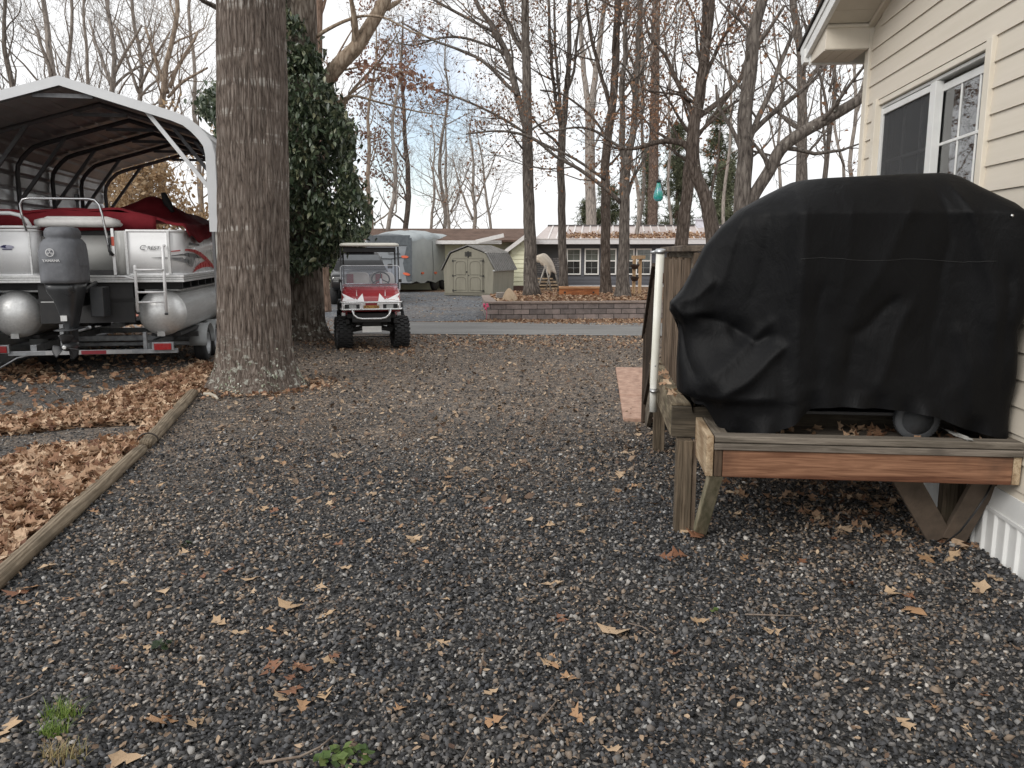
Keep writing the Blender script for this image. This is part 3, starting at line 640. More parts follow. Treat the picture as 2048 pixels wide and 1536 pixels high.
def tree(name, label, Y, trunk, limbs=(), seed=0, m=None, base=None, z0=0., dens=1., mx=4, leaf=0, leafm=None, group=None, flare=1.5, grow=4., sc_=1., limb_m=None, leafsize=(.06, .11), up=.10, tdens=None, s_tr=.3, cat='tree', ivy=None, rmin=.0048, sides=14, lowf=0.):
    r = random.Random(seed); m = m or B_mid
    pts = [at(x, y, Y) for x, y, w_ in trunk]; rad = [w_/2*pxm(Y)*1.0 for x, y, w_ in trunk]
    b0 = pts[0]
    if b0.z > z0+.02:   # on down to the soil
        d = (pts[0]-pts[1]).normalized() if base is None else None
        q = Vector((b0.x+(d.x/-d.z)*(b0.z-z0)*.6 if d else base, Y, z0)); pts = [q]+pts; rad = [rad[0]*1.12]+rad
    root = pts[0].copy(); root.z = z0
    top = pts[-1]; d = (pts[-1]-pts[-2]).normalized()
    if grow: pts.append(top+d*grow*.5+Vector((r.gauss(0, .15), r.gauss(0, .15), 0))); rad.append(rad[-1]*.72); pts.append(pts[-1]+(d+Vector((r.gauss(0, .1), r.gauss(0, .1), .1)))*grow*.5); rad.append(rad[-1]*.4)
    pts, rad = smooth(pts, rad, 4); pts, rad = wiggle(pts, rad, seed, .05, lowf)
    fl = []
    for p, q in zip(pts, rad):
        h = p.z-z0; fl.append(q*(1+(flare-1)*math.exp(-max(0, h)/.28)))
    t = thing(name, label, cat, root, 0, group); off = -root
    lp = [p+off for p in pts]; lp[0].z = -.05
    mb = MB(); n = sides; rings = []
    for i, p in enumerate(lp):
        ring = []
        for j in range(n):
            a = 2*math.pi*j/n; lobe = 1+(.14*math.cos(a*4+seed)*math.exp(-max(0, p.z)/.25))+.05*noise.noise((math.cos(a)*1.5, math.sin(a)*1.5+seed, p.z*1.3))
            ring.append((p.x+math.cos(a)*fl[i]*lobe, p.y+math.sin(a)*fl[i]*lobe, p.z))
        rings.append(ring)
    mb.loft(rings); mb.build('trunk', m, t)
    cb = MB(); tips = []
    sprout(cb, r, lp, fl, 1, mx, s_tr, (tdens if tdens is not None else dens), sc_, up, rmin, tips)
    for k, lb in enumerate(limbs):
        dy = r.uniform(-.8, .8); a = [at(x, y, Y+dy*(i/(len(lb)-1))) + off for i, (x, y, w_) in enumerate(lb)]; ra = [w_/2*pxm(Y) for x, y, w_ in lb]
        a, ra = smooth(a, ra, 4); a, ra = wiggle(a, ra, seed+k+3, .06)
        cb.tube(a, ra, 8)
        sprout(cb, r, a, ra, 2 if ra[0] < .06 else 1, mx, .18, dens, sc_, up*.6, rmin, tips)
        if ra[0] >= .06: sprout(cb, r, a, ra, 2, mx, .2, dens*.5, sc_, up*.6, rmin, tips)
    if cb.v: cb.build('crown', limb_m or m, t)
    if leaf and tips:
        P = []
        for i in range(leaf):
            p, q = r.choice(tips)
            # leaves cling in clumps, not everywhere
            if noise.noise(p*.55+Vector((seed, 0, 0))) < -.02 and r.random() < .8: continue
            P.append(p+Vector((r.gauss(0, .12), r.gauss(0, .12), r.gauss(-.05, .1))))
        o = scatter('dead_leaves', SLEAF, P, np.column_stack([rs.normal(1.2, .6, len(P)), rs.normal(0, .8, len(P)), rs.uniform(0, 6.3, len(P))]), rs.uniform(*leafsize, len(P)), leafm or M_cling); o.parent = t
    return t
# --- the thick oak by the log
def big_oak():
    Y = 10.05; t0 = gnd(517, 780); root = Vector((at(516, 780, Y).x, Y, 0))
    t = thing('oak_tree', 'thick ridged oak trunk with lichen at its foot, beside the boat carport', 'tree', root)
    prof = [(-.08, .66, 0), (.06, .60, 0), (.16, .545, 0), (.32, .495, 0), (.55, .465, 0), (.9, .45, .01), (1.5, .438, .03), (2.3, .428, .06), (3.2, .418, .10), (4.2, .405, .145), (5.5, .39, .19), (7.5, .35, .2), (9.5, .27, .3), (11.5, .16, .35)]
    def at_z(z):
        for (a, ra, xa), (b_, rb, xb) in zip(prof, prof[1:]):
            if z <= b_: f = (z-a)/(b_-a); f2 = f*f*(3-2*f)*.5+f*.5; return ra+(rb-ra)*f2, xa+(xb-xa)*f
        return prof[-1][1:]
    zs = crange(-.08, .5, 14)+crange(.53, 5.2, 110)[0:]+crange(5.4, 11.5, 14); n = 176; rings = []
    for z in zs:
        q, xo = at_z(z); ring = []
        for j in range(n):
            a = 2*math.pi*j/n; c_, s_ = math.cos(a), math.sin(a)
            lob = .055*math.exp(-max(0, z)/.28)*(math.cos(a*5+.7)+.6*math.cos(a*3+2.))
            k = noise.noise((c_*13, s_*13, z*.8)); k2 = noise.noise((c_*21+4, s_*21, z*2.))
            f = -.024*(1-min(1, abs(k)*3.))-.010*(1-min(1, abs(k2)*3.))+.012*noise.noise((c_*1.5, s_*1.5, z*.7))
            rr = q*(1+lob)+f; ring.append((xo+c_*rr, s_*rr, z))
        rings.append(ring)
    MB().loft(rings).build('trunk', B_oak, t)
    cb = MB(); r = random.Random(11)
    for k, (z, a, l) in enumerate(((5.6, 200, 5), (6.3, 20, 6), (7., 120, 5), (7.8, 300, 5), (8.6, 60, 4.5), (9.2, 240, 4), (10.2, 340, 3.5), (11.2, 90, 3))):
        q = Vector((math.cos(R(a)), math.sin(R(a)), .6)).normalized(); p = Vector((at_z(z)[1], 0, z)); pts = [p]; rd = [.12]
        for j in range(7): q = (q+Vector((r.gauss(0, .12), r.gauss(0, .12), .06+r.gauss(0, .1)))).normalized(); pts.append(pts[-1]+q*l/7); rd.append(.12*(1-.8*(j+1)/7))
        cb.tube(pts, rd, 7); sprout(cb, r, pts, rd, 2, 4, .2)
    for i, (x, y) in enumerate(((404, 0), (415, 10))): pass
    pts = [at(438, 18, Y)-root, at(424, 10, Y)-root, at(406, 2, Y-.2)-root, at(370, -30, Y-.3)-root]; cb.tube(pts, [.035, .03, .025, .015], 6)
    cb.build('crown', B_mid, t)
    P = []; E_ = []
    while len(P) < 420:
        a = r.uniform(0, 6.3); z = min(abs(r.gauss(0, .17)), .62)+.02
        if noise.noise((math.cos(a)*2.2, math.sin(a)*2.2, z*3)) < -.02: continue
        q, xo = at_z(z); q *= 1+.055*math.exp(-max(0, z)/.28)*(math.cos(a*5+.7)+.6*math.cos(a*3+2.)); P.append((xo+math.cos(a)*(q-.004), math.sin(a)*(q-.004), z)); E_.append((r.gauss(0, .4), math.pi/2+r.gauss(0, .5), a))
    o = scatter('lichen', [([(x*1., y*1., z*.25) for x, y, z in v_], f_) for v_, f_ in CH[:8]], P, E_, rs.uniform(.008, .024, len(P)), islands('lichen_flakes', [(0, (.20, .22, .15)), (.5, (.42, .44, .35)), (1, (.66, .66, .60))], rough=.9)); o.parent = t
    return t
big_oak()
P = []
while len(P) < 520:
    a = rs.uniform(0, 6.3); d_ = .62+abs(rs.normal(0, .22)); P.append((-3.21+math.cos(a)*d_, 10.05+math.sin(a)*d_*.9, .015))
leaves('leaves_at_oak_foot', P, .03, .10, lift=.03)
# --- the evergreen-clad tree behind it
IVY = [(570, -20), (572, 25), (600, 40), (622, 75), (640, 118), (650, 160), (672, 190), (690, 220), (704, 250), (712, 285), (700, 330), (716, 365), (730, 395), (744, 430), (738, 470), (722, 492), (700, 486), (690, 500), (668, 525), (640, 532), (606, 548), (560, 552), (548, 300), (548, 40)]
def leafmesh(seed):
    r = random.Random(seed); w_ = r.uniform(.17, .25); V = [(0, 0, 0), (.3, 0, .02), (.65, 0, 0), (1, 0, -.12)]
    for x, f in ((.3, .95), (.65, .85)):
        for s in (-1, 1): V.append((x, s*w_*f, .07+.03*r.random()))
    V = [(a-.5, b_, c_) for a, b_, c_ in V]
    return V, [(0, 1, 4), (0, 5, 1), (1, 2, 6, 4), (1, 5, 7, 2), (2, 3, 6), (2, 7, 3)]
GL = [leafmesh(i) for i in range(6)]
M_ever = islands('glossy_evergreen_leaves', [(0, (.022, .035, .02)), (.35, (.055, .082, .044)), (.68, (.10, .13, .074)), (.9, (.165, .19, .115)), (1, (.24, .24, .135))], rough=.36, spec=.6, trans=.08)
def ivy_tree():
    Y = 15.9; root = at(612, 680, Y); root.z = 0
    t = thing('evergreen_clad_tree', 'tree with a dense coat of glossy evergreen leaves and one bare limb reaching right', 'tree', root)
    sp = [(612, 678, 90), (610, 640, 78), (607, 540, 74), (604, 400, 72), (602, 200, 68), (600, 40, 62), (598, -160, 56), (600, -420, 40)]
    pts = [at(x, y, Y)-root for x, y, w_ in sp]; pts[0].z = -.05; rad = [w_/2*pxm(Y) for x, y, w_ in sp]; rad[0] *= 1.25; pts, rad = smooth(pts, rad, 8)
    rings = []
    for i, p in enumerate(pts):
        rings.append([(p.x+math.cos(2*math.pi*j/48)*rad[i]*(1+.05*noise.noise((j*.35, p.z*.8, 3))), p.y+math.sin(2*math.pi*j/48)*rad[i]*(1+.05*noise.noise((j*.35, p.z*.8, 3))), p.z) for j in range(48)])
    MB().loft(rings).build('trunk', bark('ivy_trunk_bark', (.11, .088, .07), (.22, .19, .16), zs=3., xs=13, lichen=1., low=.8), t)
    cb = MB(); r = random.Random(5)
    def limb(px_, rmul=1., dy=0., lvl=2, dn=1.):
        a = [at(x, y, Y+dy*i)-root for i, (x, y, w_) in enumerate(px_)]; ra = [w_/2*pxm(Y) for x, y, w_ in px_]; a, ra = smooth(a, ra, 6); cb.tube(a, ra, 10)
        if lvl: sprout(cb, r, a, ra, lvl, 4, .3, dn)
    limb([(608, 260, 30), (632, 195, 31), (652, 162, 31), (682, 125, 30), (712, 95, 28), (738, 55, 26), (762, 15, 24), (790, -40, 22), (840, -140, 16)], dn=.5)
    limb([(612, 330, 8), (640, 300, 8), (680, 230, 7), (702, 185, 6), (760, 120, 4), (800, 60, 2)], dy=.1)
    limb([(628, 78, 7), (650, 62, 7), (690, 42, 6), (728, 32, 5), (770, 36, 4), (830, 66, 3), (880, 80, 2)], dy=-.1)
    limb([(650, 210, 5), (668, 208, 5), (705, 192, 5), (760, 205, 4), (830, 222, 3), (900, 232, 2)], dy=.05)
    limb([(590, 60, 20), (560, -60, 16), (520, -200, 8)])
    tips = []
    for x, y in ((720, 130), (760, 135), (800, 140), (838, 160), (852, 172), (830, 175), (785, 165), (700, 150), (740, 155), (775, 145), (812, 150)):
        for i in range(20): tips.append(at(x+r.gauss(0, 14), y+r.gauss(0, 9), Y+r.gauss(0, .4))-root)
    limb([(690, 140, 4), (740, 132, 3), (800, 142, 2), (855, 168, 1.5)])
    cb.build('crown', B_limb, t)
    o = scatter('dead_leaves', SLEAF, tips, np.column_stack([rs.normal(1.2, .6, len(tips)), rs.normal(0, .8, len(tips)), rs.uniform(0, 6.3, len(tips))]), rs.uniform(.08, .15, len(tips)), M_redleaf); o.parent = t
    P = []
    side = [(392, 205), (410, 180), (440, 165), (470, 200), (460, 250), (420, 245), (400, 230)]; low = [(428, 262), (470, 250), (470, 300), (436, 300)]
    while len(P) < 15500:
        q = r.random(); pl = IVY if q < .955 else (side if q < .985 else low)
        x0, x1 = min(p[0] for p in pl), max(p[0] for p in pl); y0, y1 = min(p[1] for p in pl), max(p[1] for p in pl)
        x, y = r.uniform(x0, x1), r.uniform(y0, y1)
        if not inpoly(x, y, pl): continue
        if r.random() < .35: x += r.gauss(0, 9); y += r.gauss(0, 9)
        wd = 1.5 if y > 150 else .75
        g = r.uniform(-1, 1); yy = Y+wd*g*(1-.25*abs(g))-.1
        p = at(x, y, yy)-root
        if pl is IVY and noise.noise(p*1.9) < -.12 and r.random() < .9: continue
        P.append(p)
    k = len(P)
    o = scatter('foliage', GL, P, np.column_stack([rs.normal(0, .5, k), rs.normal(.75, .5, k), rs.uniform(0, 6.3, k)]), rs.uniform(.10, .185, k), M_ever); o.parent = t
    sb = MB()
    for i in range(60):
        p = Vector(r.choice(P)); sb.tube([Vector((0, 0, p.z-.5)), p*.5+Vector((0, 0, p.z*.5-.15)), p], [.014, .01, .004], 4, caps=False)
    sb.build('stems', B_dark, t)
    sp2 = [gnd(610+i*9, 690+(i % 3)*6) for i in range(4)]
ivy_tree()
BED = .42
GB = 'oak trees in the raised leaf bed'
GF = 'bare trees beyond the houses'
tree('bare_oak', 'tall oak at the near end of the raised bed, nearest the tan boulder', 23.4, [(1063, 597, 27), (1060, 500, 24), (1057, 380, 22), (1054, 250, 20), (1053, 120, 16), (1050, 0, 14)],
     [[(1052, 255, 13), (1032, 180, 13), (1014, 110, 12), (990, 60, 11), (962, 20, 9), (942, -20, 8)], [(1036, 190, 7), (1010, 165, 7), (965, 122, 6), (920, 100, 5), (860, 78, 4), (800, 44, 3)],
      [(985, 62, 6), (930, 34, 6), (872, 2, 5), (830, -30, 3)], [(1053, 115, 10), (1030, 75, 9), (1008, 25, 8), (995, -20, 7)], [(990, 96, 5), (930, 76, 5), (880, 76, 4), (830, 90, 3), (790, 86, 2)]],
     seed=1, m=B_mid, z0=BED, leaf=2000, group=GB, tdens=.55)
tree('bare_oak', 'slim oak behind the left end of the cedar bench', 25.2, [(1127, 588, 17), (1125, 480, 16), (1122, 360, 15), (1124, 270, 15), (1128, 235, 12), (1138, 120, 9), (1140, 0, 8)],
     [[(1124, 260, 9), (1112, 200, 7), (1100, 100, 6), (1098, 0, 5)], [(1122, 250, 8), (1118, 180, 6), (1110, 80, 5), (1108, -20, 4)], [(1130, 200, 6), (1150, 120, 5), (1160, 20, 4)]], seed=2, m=B_mid, z0=BED, leaf=1600, group=GB, tdens=.6)
tree('bare_oak', 'straight dark oak behind the right end of the cedar bench', 24.8, [(1212, 586, 20), (1211, 480, 19), (1211, 360, 18), (1214, 290, 17), (1226, 200, 15), (1232, 100, 14), (1237, 0, 13)],
     [[(1222, 220, 8), (1200, 140, 7), (1180, 60, 6), (1170, -20, 5)], [(1215, 280, 5), (1180, 230, 5), (1130, 190, 4), (1080, 180, 3)]], seed=3, m=B_dark, z0=BED, leaf=1300, group=GB, tdens=.6)
tree('bare_oak', 'oak with a flared base and low fork beside the pale post frame', 22.9, [(1244, 600, 30), (1246, 560, 24), (1248, 470, 21), (1250, 380, 20), (1250, 315, 21)],
     [[(1250, 330, 14), (1246, 290, 13), (1244, 220, 11), (1247, 130, 9), (1252, 40, 8), (1255, -20, 7)], [(1252, 330, 15), (1266, 270, 13), (1272, 180, 12), (1276, 80, 10), (1285, -20, 9)], [(1242, 405, 9), (1205, 372, 8), (1160, 338, 7), (1110, 312, 6), (1060, 275, 6), (1000, 262, 4), (930, 268, 3)],
      [(1210, 360, 6), (1150, 318, 5), (1080, 284, 5), (1010, 240, 5), (940, 205, 4), (870, 180, 4), (850, 172, 3)], [(1252, 395, 8), (1270, 350, 6), (1292, 310, 5), (1300, 270, 4)], [(1250, 300, 6), (1225, 285, 6), (1190, 262, 5), (1150, 255, 4), (1080, 268, 3)]],
     seed=4, m=B_mid, z0=BED, leaf=3200, group=GB, grow=0, s_tr=.75, tdens=.3)
tree('bare_oak', 'leaning straight oak rising behind the deck railing, left of the crooked one', 24.5, [(1352, 590, 29), (1362, 500, 27), (1372, 400, 23), (1378, 340, 22), (1386, 270, 18), (1400, 160, 15), (1412, 0, 12)], [[(1384, 290, 7), (1420, 240, 6), (1460, 190, 5)]], seed=5, m=B_dark, z0=BED, leaf=500, group=GB, tdens=.5)
tree('crooked_oak', 'crooked dark oak with an arching limb carrying the teal glass lantern', 19.2, [(1432, 640, 32), (1426, 480, 30), (1412, 400, 27), (1392, 340, 26), (1383, 300, 27), (1386, 260, 24), (1398, 200, 21), (1408, 130, 18), (1420, 40, 15), (1428, -20, 13)],
     [[(1384, 310, 14), (1368, 290, 13), (1348, 283, 12), (1322, 283, 10), (1298, 288, 9), (1268, 297, 7), (1230, 296, 5), (1200, 284, 3)], [(1388, 250, 11), (1375, 205, 10), (1352, 160, 9), (1330, 110, 7), (1300, 75, 6), (1285, 20, 4)], [(1400, 232, 12), (1425, 216, 11), (1455, 190, 10), (1478, 160, 9), (1500, 120, 6), (1540, 60, 4)],
      [(1416, 140, 8), (1440, 90, 7), (1470, 40, 6), (1500, -10, 5)], [(1420, 395, 6), (1432, 350, 5), (1438, 300, 4), (1440, 260, 3)], [(1345, 284, 6), (1310, 262, 5), (1290, 240, 4), (1250, 210, 3)], [(1395, 210, 7), (1362, 190, 6), (1330, 186, 4), (1290, 180, 3)]],
     seed=6, m=B_dark, leaf=4200, tdens=.8, sc_=.9)
tree('forked_oak', 'low-forked lichen-grey oak whose limb sweeps right to the near house', 15.5, [(1478, 640, 34), (1484, 420, 33), (1488, 330, 30), (1490, 280, 29), (1495, 180, 27), (1504, 100, 25), (1520, 20, 22), (1530, -40, 18)],
     [[(1490, 425, 24), (1512, 385, 24), (1536, 345, 24), (1560, 300, 24), (1600, 268, 23), (1650, 240, 22), (1700, 212, 20), (1748, 180, 18), (1800, 150, 14)], [(1498, 285, 11), (1520, 225, 11), (1550, 165, 10), (1572, 100, 8), (1590, 50, 6)], [(1500, 270, 10), (1530, 240, 10), (1580, 200, 9), (1620, 165, 7), (1650, 130, 5)], [(1484, 300, 9), (1460, 250, 8), (1440, 215, 7), (1430, 170, 5)], [(1494, 300, 5), (1520, 305, 5), (1550, 312, 4)], [(1512, 90, 8), (1545, 50, 7), (1570, 10, 6)]],
     seed=7, m=B_mid, leaf=650, tdens=.7, sc_=.75)
tree('bare_oak', 'tall straight tree seen between the forked oak and the near house wall', 31., [(1600, 480, 22), (1603, 340, 20), (1604, 200, 18), (1602, 120, 16), (1592, 40, 14), (1580, -30, 12)], [[(1604, 200, 9), (1625, 150, 8), (1660, 110, 6), (1690, 60, 4)], [(1600, 110, 8), (1622, 60, 7), (1640, 0, 6)], [(1605, 260, 6), (1570, 235, 6), (1530, 210, 4)]], seed=8, m=B_mid, leaf=350, group=GF, tdens=.8)
for i, (lab, Y, x, lean, w_) in enumerate((('thin grey tree directly left of the near house corner', 34, 1652, 12, 15), ('slender tree just behind the house corner trim, reddish above', 40, 1705, 18, 12), ('twin thin stem between the forked oak and its sweeping limb', 37, 1560, -10, 9), ('fine stemmed tree low under the sweeping limb', 42, 1640, 26, 8),
        ('slight tree between the crooked oak and the forked oak', 44, 1455, 10, 9), ('thin pale stem behind the teal lantern', 48, 1336, -4, 8), ('tall thin stem between the flared oak and the dark pine', 44, 1284, 8, 10), ('grey stem left of the teal lantern, rising behind the metal roof', 41, 1268, 4, 11), ('thin tree under the upper end of the sweeping limb', 45, 1682, -8, 9), ('twiggy tree between the sweeping limb and the cover top', 35, 1612, -22, 7))):
    rf = random.Random(300+i); w_ *= .78; yf = rf.uniform(150, 330); yg = yf-rf.uniform(50, 120); xf = x+lean*(470-yf)/430
    fk = [[(xf, yf, w_*.62), (xf-s*rf.uniform(8, 16), yf-60, w_*.5), (xf-s*rf.uniform(22, 42), yf-150, w_*.36), (xf-s*rf.uniform(30, 70), yf-260, w_*.2)] for s in (1,)]+[[(xf+lean*.2, yg, w_*.5), (xf+12, yg-50, w_*.4), (xf+rf.uniform(24, 50), yg-130, w_*.25), (xf+rf.uniform(30, 70), yg-220, w_*.15)]]
    if i % 2: fk = [[(2*xf-a, b_, c_) for a, b_, c_ in l_] for l_ in fk]
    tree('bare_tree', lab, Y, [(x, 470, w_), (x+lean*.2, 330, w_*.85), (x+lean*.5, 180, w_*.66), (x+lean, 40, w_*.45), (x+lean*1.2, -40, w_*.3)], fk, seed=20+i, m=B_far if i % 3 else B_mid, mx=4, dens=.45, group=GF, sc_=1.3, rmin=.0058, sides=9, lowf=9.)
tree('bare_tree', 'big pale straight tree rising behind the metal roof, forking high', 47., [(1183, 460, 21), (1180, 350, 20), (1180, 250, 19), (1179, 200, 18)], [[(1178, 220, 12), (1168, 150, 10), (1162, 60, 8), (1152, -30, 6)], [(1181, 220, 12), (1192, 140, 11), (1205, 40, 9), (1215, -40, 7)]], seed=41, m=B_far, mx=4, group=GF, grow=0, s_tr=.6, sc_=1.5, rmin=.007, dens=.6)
tree('pine_trunk', 'dark straight pine rising behind the metal roof, in line with the lantern', 50., [(1305, 455, 20), (1307, 350, 19), (1309, 220, 18), (1311, 100, 16), (1313, -20, 15)], seed=42, m=B_pine, mx=3, group=GF, sc_=1.3, tdens=.5, grow=7, rmin=.006, leaf=1500, leafm=None)
# distant bare trees on the left and in the middle gap
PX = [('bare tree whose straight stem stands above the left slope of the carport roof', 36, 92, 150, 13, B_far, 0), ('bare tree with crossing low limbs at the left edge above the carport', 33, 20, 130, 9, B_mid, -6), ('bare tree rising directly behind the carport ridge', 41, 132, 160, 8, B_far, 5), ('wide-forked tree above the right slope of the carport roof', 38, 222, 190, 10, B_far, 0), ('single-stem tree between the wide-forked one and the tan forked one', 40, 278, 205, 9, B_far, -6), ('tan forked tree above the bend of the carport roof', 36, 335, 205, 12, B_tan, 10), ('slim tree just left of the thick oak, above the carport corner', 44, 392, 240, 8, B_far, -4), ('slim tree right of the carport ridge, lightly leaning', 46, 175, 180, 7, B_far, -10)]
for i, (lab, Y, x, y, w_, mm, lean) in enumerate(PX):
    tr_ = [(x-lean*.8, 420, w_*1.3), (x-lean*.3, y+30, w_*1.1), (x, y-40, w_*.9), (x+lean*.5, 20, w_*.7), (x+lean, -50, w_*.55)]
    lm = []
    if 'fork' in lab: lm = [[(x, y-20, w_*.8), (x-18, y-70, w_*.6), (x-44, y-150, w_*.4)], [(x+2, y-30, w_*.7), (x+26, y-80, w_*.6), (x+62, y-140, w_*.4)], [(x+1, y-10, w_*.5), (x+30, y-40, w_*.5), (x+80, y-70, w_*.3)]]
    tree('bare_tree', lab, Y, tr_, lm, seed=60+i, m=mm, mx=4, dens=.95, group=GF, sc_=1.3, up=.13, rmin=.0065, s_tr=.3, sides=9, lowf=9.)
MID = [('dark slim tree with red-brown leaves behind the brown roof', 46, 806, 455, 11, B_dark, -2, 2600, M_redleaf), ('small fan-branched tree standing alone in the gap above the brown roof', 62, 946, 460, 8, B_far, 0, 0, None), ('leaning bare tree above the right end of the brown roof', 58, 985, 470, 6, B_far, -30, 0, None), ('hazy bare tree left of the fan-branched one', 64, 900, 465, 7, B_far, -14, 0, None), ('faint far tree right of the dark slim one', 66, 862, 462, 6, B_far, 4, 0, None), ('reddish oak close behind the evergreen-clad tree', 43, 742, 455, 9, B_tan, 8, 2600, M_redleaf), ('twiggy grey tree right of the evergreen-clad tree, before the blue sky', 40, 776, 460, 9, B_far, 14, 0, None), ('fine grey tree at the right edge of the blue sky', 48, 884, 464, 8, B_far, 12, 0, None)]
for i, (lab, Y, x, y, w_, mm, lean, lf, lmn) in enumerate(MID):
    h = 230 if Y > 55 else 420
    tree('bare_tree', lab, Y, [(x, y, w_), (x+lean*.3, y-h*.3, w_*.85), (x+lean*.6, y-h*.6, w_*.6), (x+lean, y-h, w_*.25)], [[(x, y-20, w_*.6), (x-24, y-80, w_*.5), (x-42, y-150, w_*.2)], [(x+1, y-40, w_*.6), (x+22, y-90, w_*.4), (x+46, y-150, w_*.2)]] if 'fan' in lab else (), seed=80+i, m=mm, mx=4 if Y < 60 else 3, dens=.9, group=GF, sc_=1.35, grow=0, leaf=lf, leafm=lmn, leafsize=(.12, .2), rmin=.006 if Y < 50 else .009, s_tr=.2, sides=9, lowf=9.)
# tan thicket seen under the carport roof
for i, (lab, Y, x, w_) in enumerate((('tan-leaved beech seen through the carport above the boat cover', 27, 262, 9), ('second tan-leaved beech, right behind the dark bird shape', 29, 330, 8), ('tan-leaved beech nearest the white carport leg', 31, 405, 9), ('tan-leaved beech half hidden by the carport side panels', 30, 205, 8))):
    tree('beech_tree', lab, Y, [(x, 560, w_*1.2), (x+2, 450, w_), (x-2, 380, w_*.7), (x+3, 325, w_*.35)], seed=100+i, m=B_tan, mx=3, dens=1.3, leaf=3800 if i != 2 else 1600, leafm=M_tanleaf, group='tan-leaved beeches behind the carport', grow=0, up=.02, s_tr=.05, leafsize=(.12, .22), sides=8)
tree('bare_tree', 'small-leaved tree with a reddish brown trunk between the evergreen-clad tree and the black truck', 23.2, [(646, 628, 27), (646, 580, 25), (644, 480, 24), (640, 300, 20), (636, 60, 16)], seed=110, m=bark('red_brown_bark', (.20, .135, .10), (.28, .20, .155)), mx=3, tdens=.5, flare=1.3)
# evergreens on the right, beyond the grey house
M_pineleaf = islands('pine_needle_tufts', [(0, (.07, .085, .05)), (.5, (.14, .16, .095)), (1, (.24, .25, .16))], rough=.6, trans=.15)
def needle_tuft(seed):
    r = random.Random(seed); V = []; Fc = []
    for i in range(7):
        a, e = r.uniform(0, 6.3), r.uniform(-.6, 1.2); d = Vector((math.cos(a)*math.cos(e), math.sin(a)*math.cos(e), math.sin(e))); s = d.orthogonal().normalized()*.06; k = len(V)
        V += [tuple(s), tuple(-s), tuple(d)]; Fc.append((k, k+1, k+2))
    return V, Fc
NT = [needle_tuft(i) for i in range(6)]
def evergreen(lab, Y, x, ytop, wpx, n, seed, m=M_pineleaf, low=470, s=(.22, .5)):
    r = random.Random(seed); root = at(x, 500, Y); root.z = 0; h = at(x, ytop, Y).z; wd = wpx/2*pxm(Y)
    t = thing('evergreen_tree', lab, 'tree', root, 0, 'evergreens beyond the grey house')
    tb = MB(); tb.tube([(0, 0, -.05), (.05, 0, h*.5), (0, 0, h*.97)], [.2, .13, .03], 8); P = []
    zl = max(.8, at(x, low, Y).z-1.)
    for i in range(58):
        z = zl+(h-zl)*r.random()**.8; a = r.uniform(0, 6.3); ll = wd*r.uniform(.4, 1.05)*(1.05-.7*((z-zl)/(h-zl))**1.3)
        e = Vector((math.cos(a)*ll, math.sin(a)*ll, z+ll*.12)); p0 = Vector((0, 0, z-.1)); tb.tube([p0, p0.lerp(e, .5)+Vector((0, 0, .08)), e], [.04, .025, .008], 4, caps=False)
        for k in range(n//105):
            f = r.uniform(.3, 1.05); q = p0.lerp(e, f)+Vector((r.gauss(0, .22), r.gauss(0, .22), r.gauss(0, .16))); P.append(q)
    tb.build('trunk', B_pine, t)
    o = scatter('crown', NT, P, np.column_stack([rs.uniform(0, 6.3, len(P)), rs.uniform(0, 6.3, len(P)), rs.uniform(0, 6.3, len(P))]), rs.uniform(*s, len(P)), m); o.parent = t
M_cedar = islands('cedar_tufts', [(0, (.055, .068, .04)), (.5, (.11, .13, .07)), (1, (.19, .20, .12))], rough=.6, trans=.15)
evergreen('olive evergreen just right of the teal lantern', 52, 1350, 255, 95, 3000, 1)
evergreen('taller evergreen behind the crooked oak', 56, 1430, 215, 120, 3400, 2, M_cedar)
evergreen('small pine behind the metal roof near the roof vent', 48, 1445, 330, 80, 1900, 3)
evergreen('low dark pine above the middle of the metal roof', 58, 1215, 375, 90, 1800, 4, M_cedar)
evergreen('pale low pine behind the slim oak', 60, 1170, 405, 50, 900, 5)
evergreen('evergreen just left of the dark straight pine', 60, 1292, 300, 70, 1500, 6)
# green shrub beyond the truck
M_shrub = islands('shrub_leaves', [(0, (.04, .065, .02)), (.6, (.10, .14, .04)), (1, (.22, .27, .07))], rough=.5, trans=.2)
def shrub(lab, px, py, Y, wx, hz, n, m, seed, cat='shrub', z0=0., s=(.06, .13)):
    r = random.Random(seed); root = at(px, py, Y); root.z = z0; t = thing('shrub', lab, cat, root); P = []; sb = MB()
    for i in range(14):
        a = r.uniform(0, 6.3); q = r.uniform(.2, 1); e = Vector((math.cos(a)*wx*q, math.sin(a)*wx*q, hz*r.uniform(.5, 1))); sb.tube([(0, 0, -.02), e*.5+Vector((0, 0, .1)), e], [.02, .014, .005], 4, caps=False)
        for k in range(n//14): P.append(e*r.uniform(.35, 1.1)+Vector((r.gauss(0, .16*wx), r.gauss(0, .16*wx), r.gauss(0, .13*hz))))
    P = [p for p in P if p.z > .03]; sb.build('stems', B_dark, t)
    o = scatter('foliage', GL, P, np.column_stack([rs.normal(0, .7, len(P)), rs.normal(.3, .7, len(P)), rs.uniform(0, 6.3, len(P))]), rs.uniform(*s, len(P)), m); o.parent = t
shrub('bright green bush behind the black truck, under the evergreen leaves', 668, 560, 36, 1.1, 2.1, 1900, M_shrub, 3, s=(.1, .2))
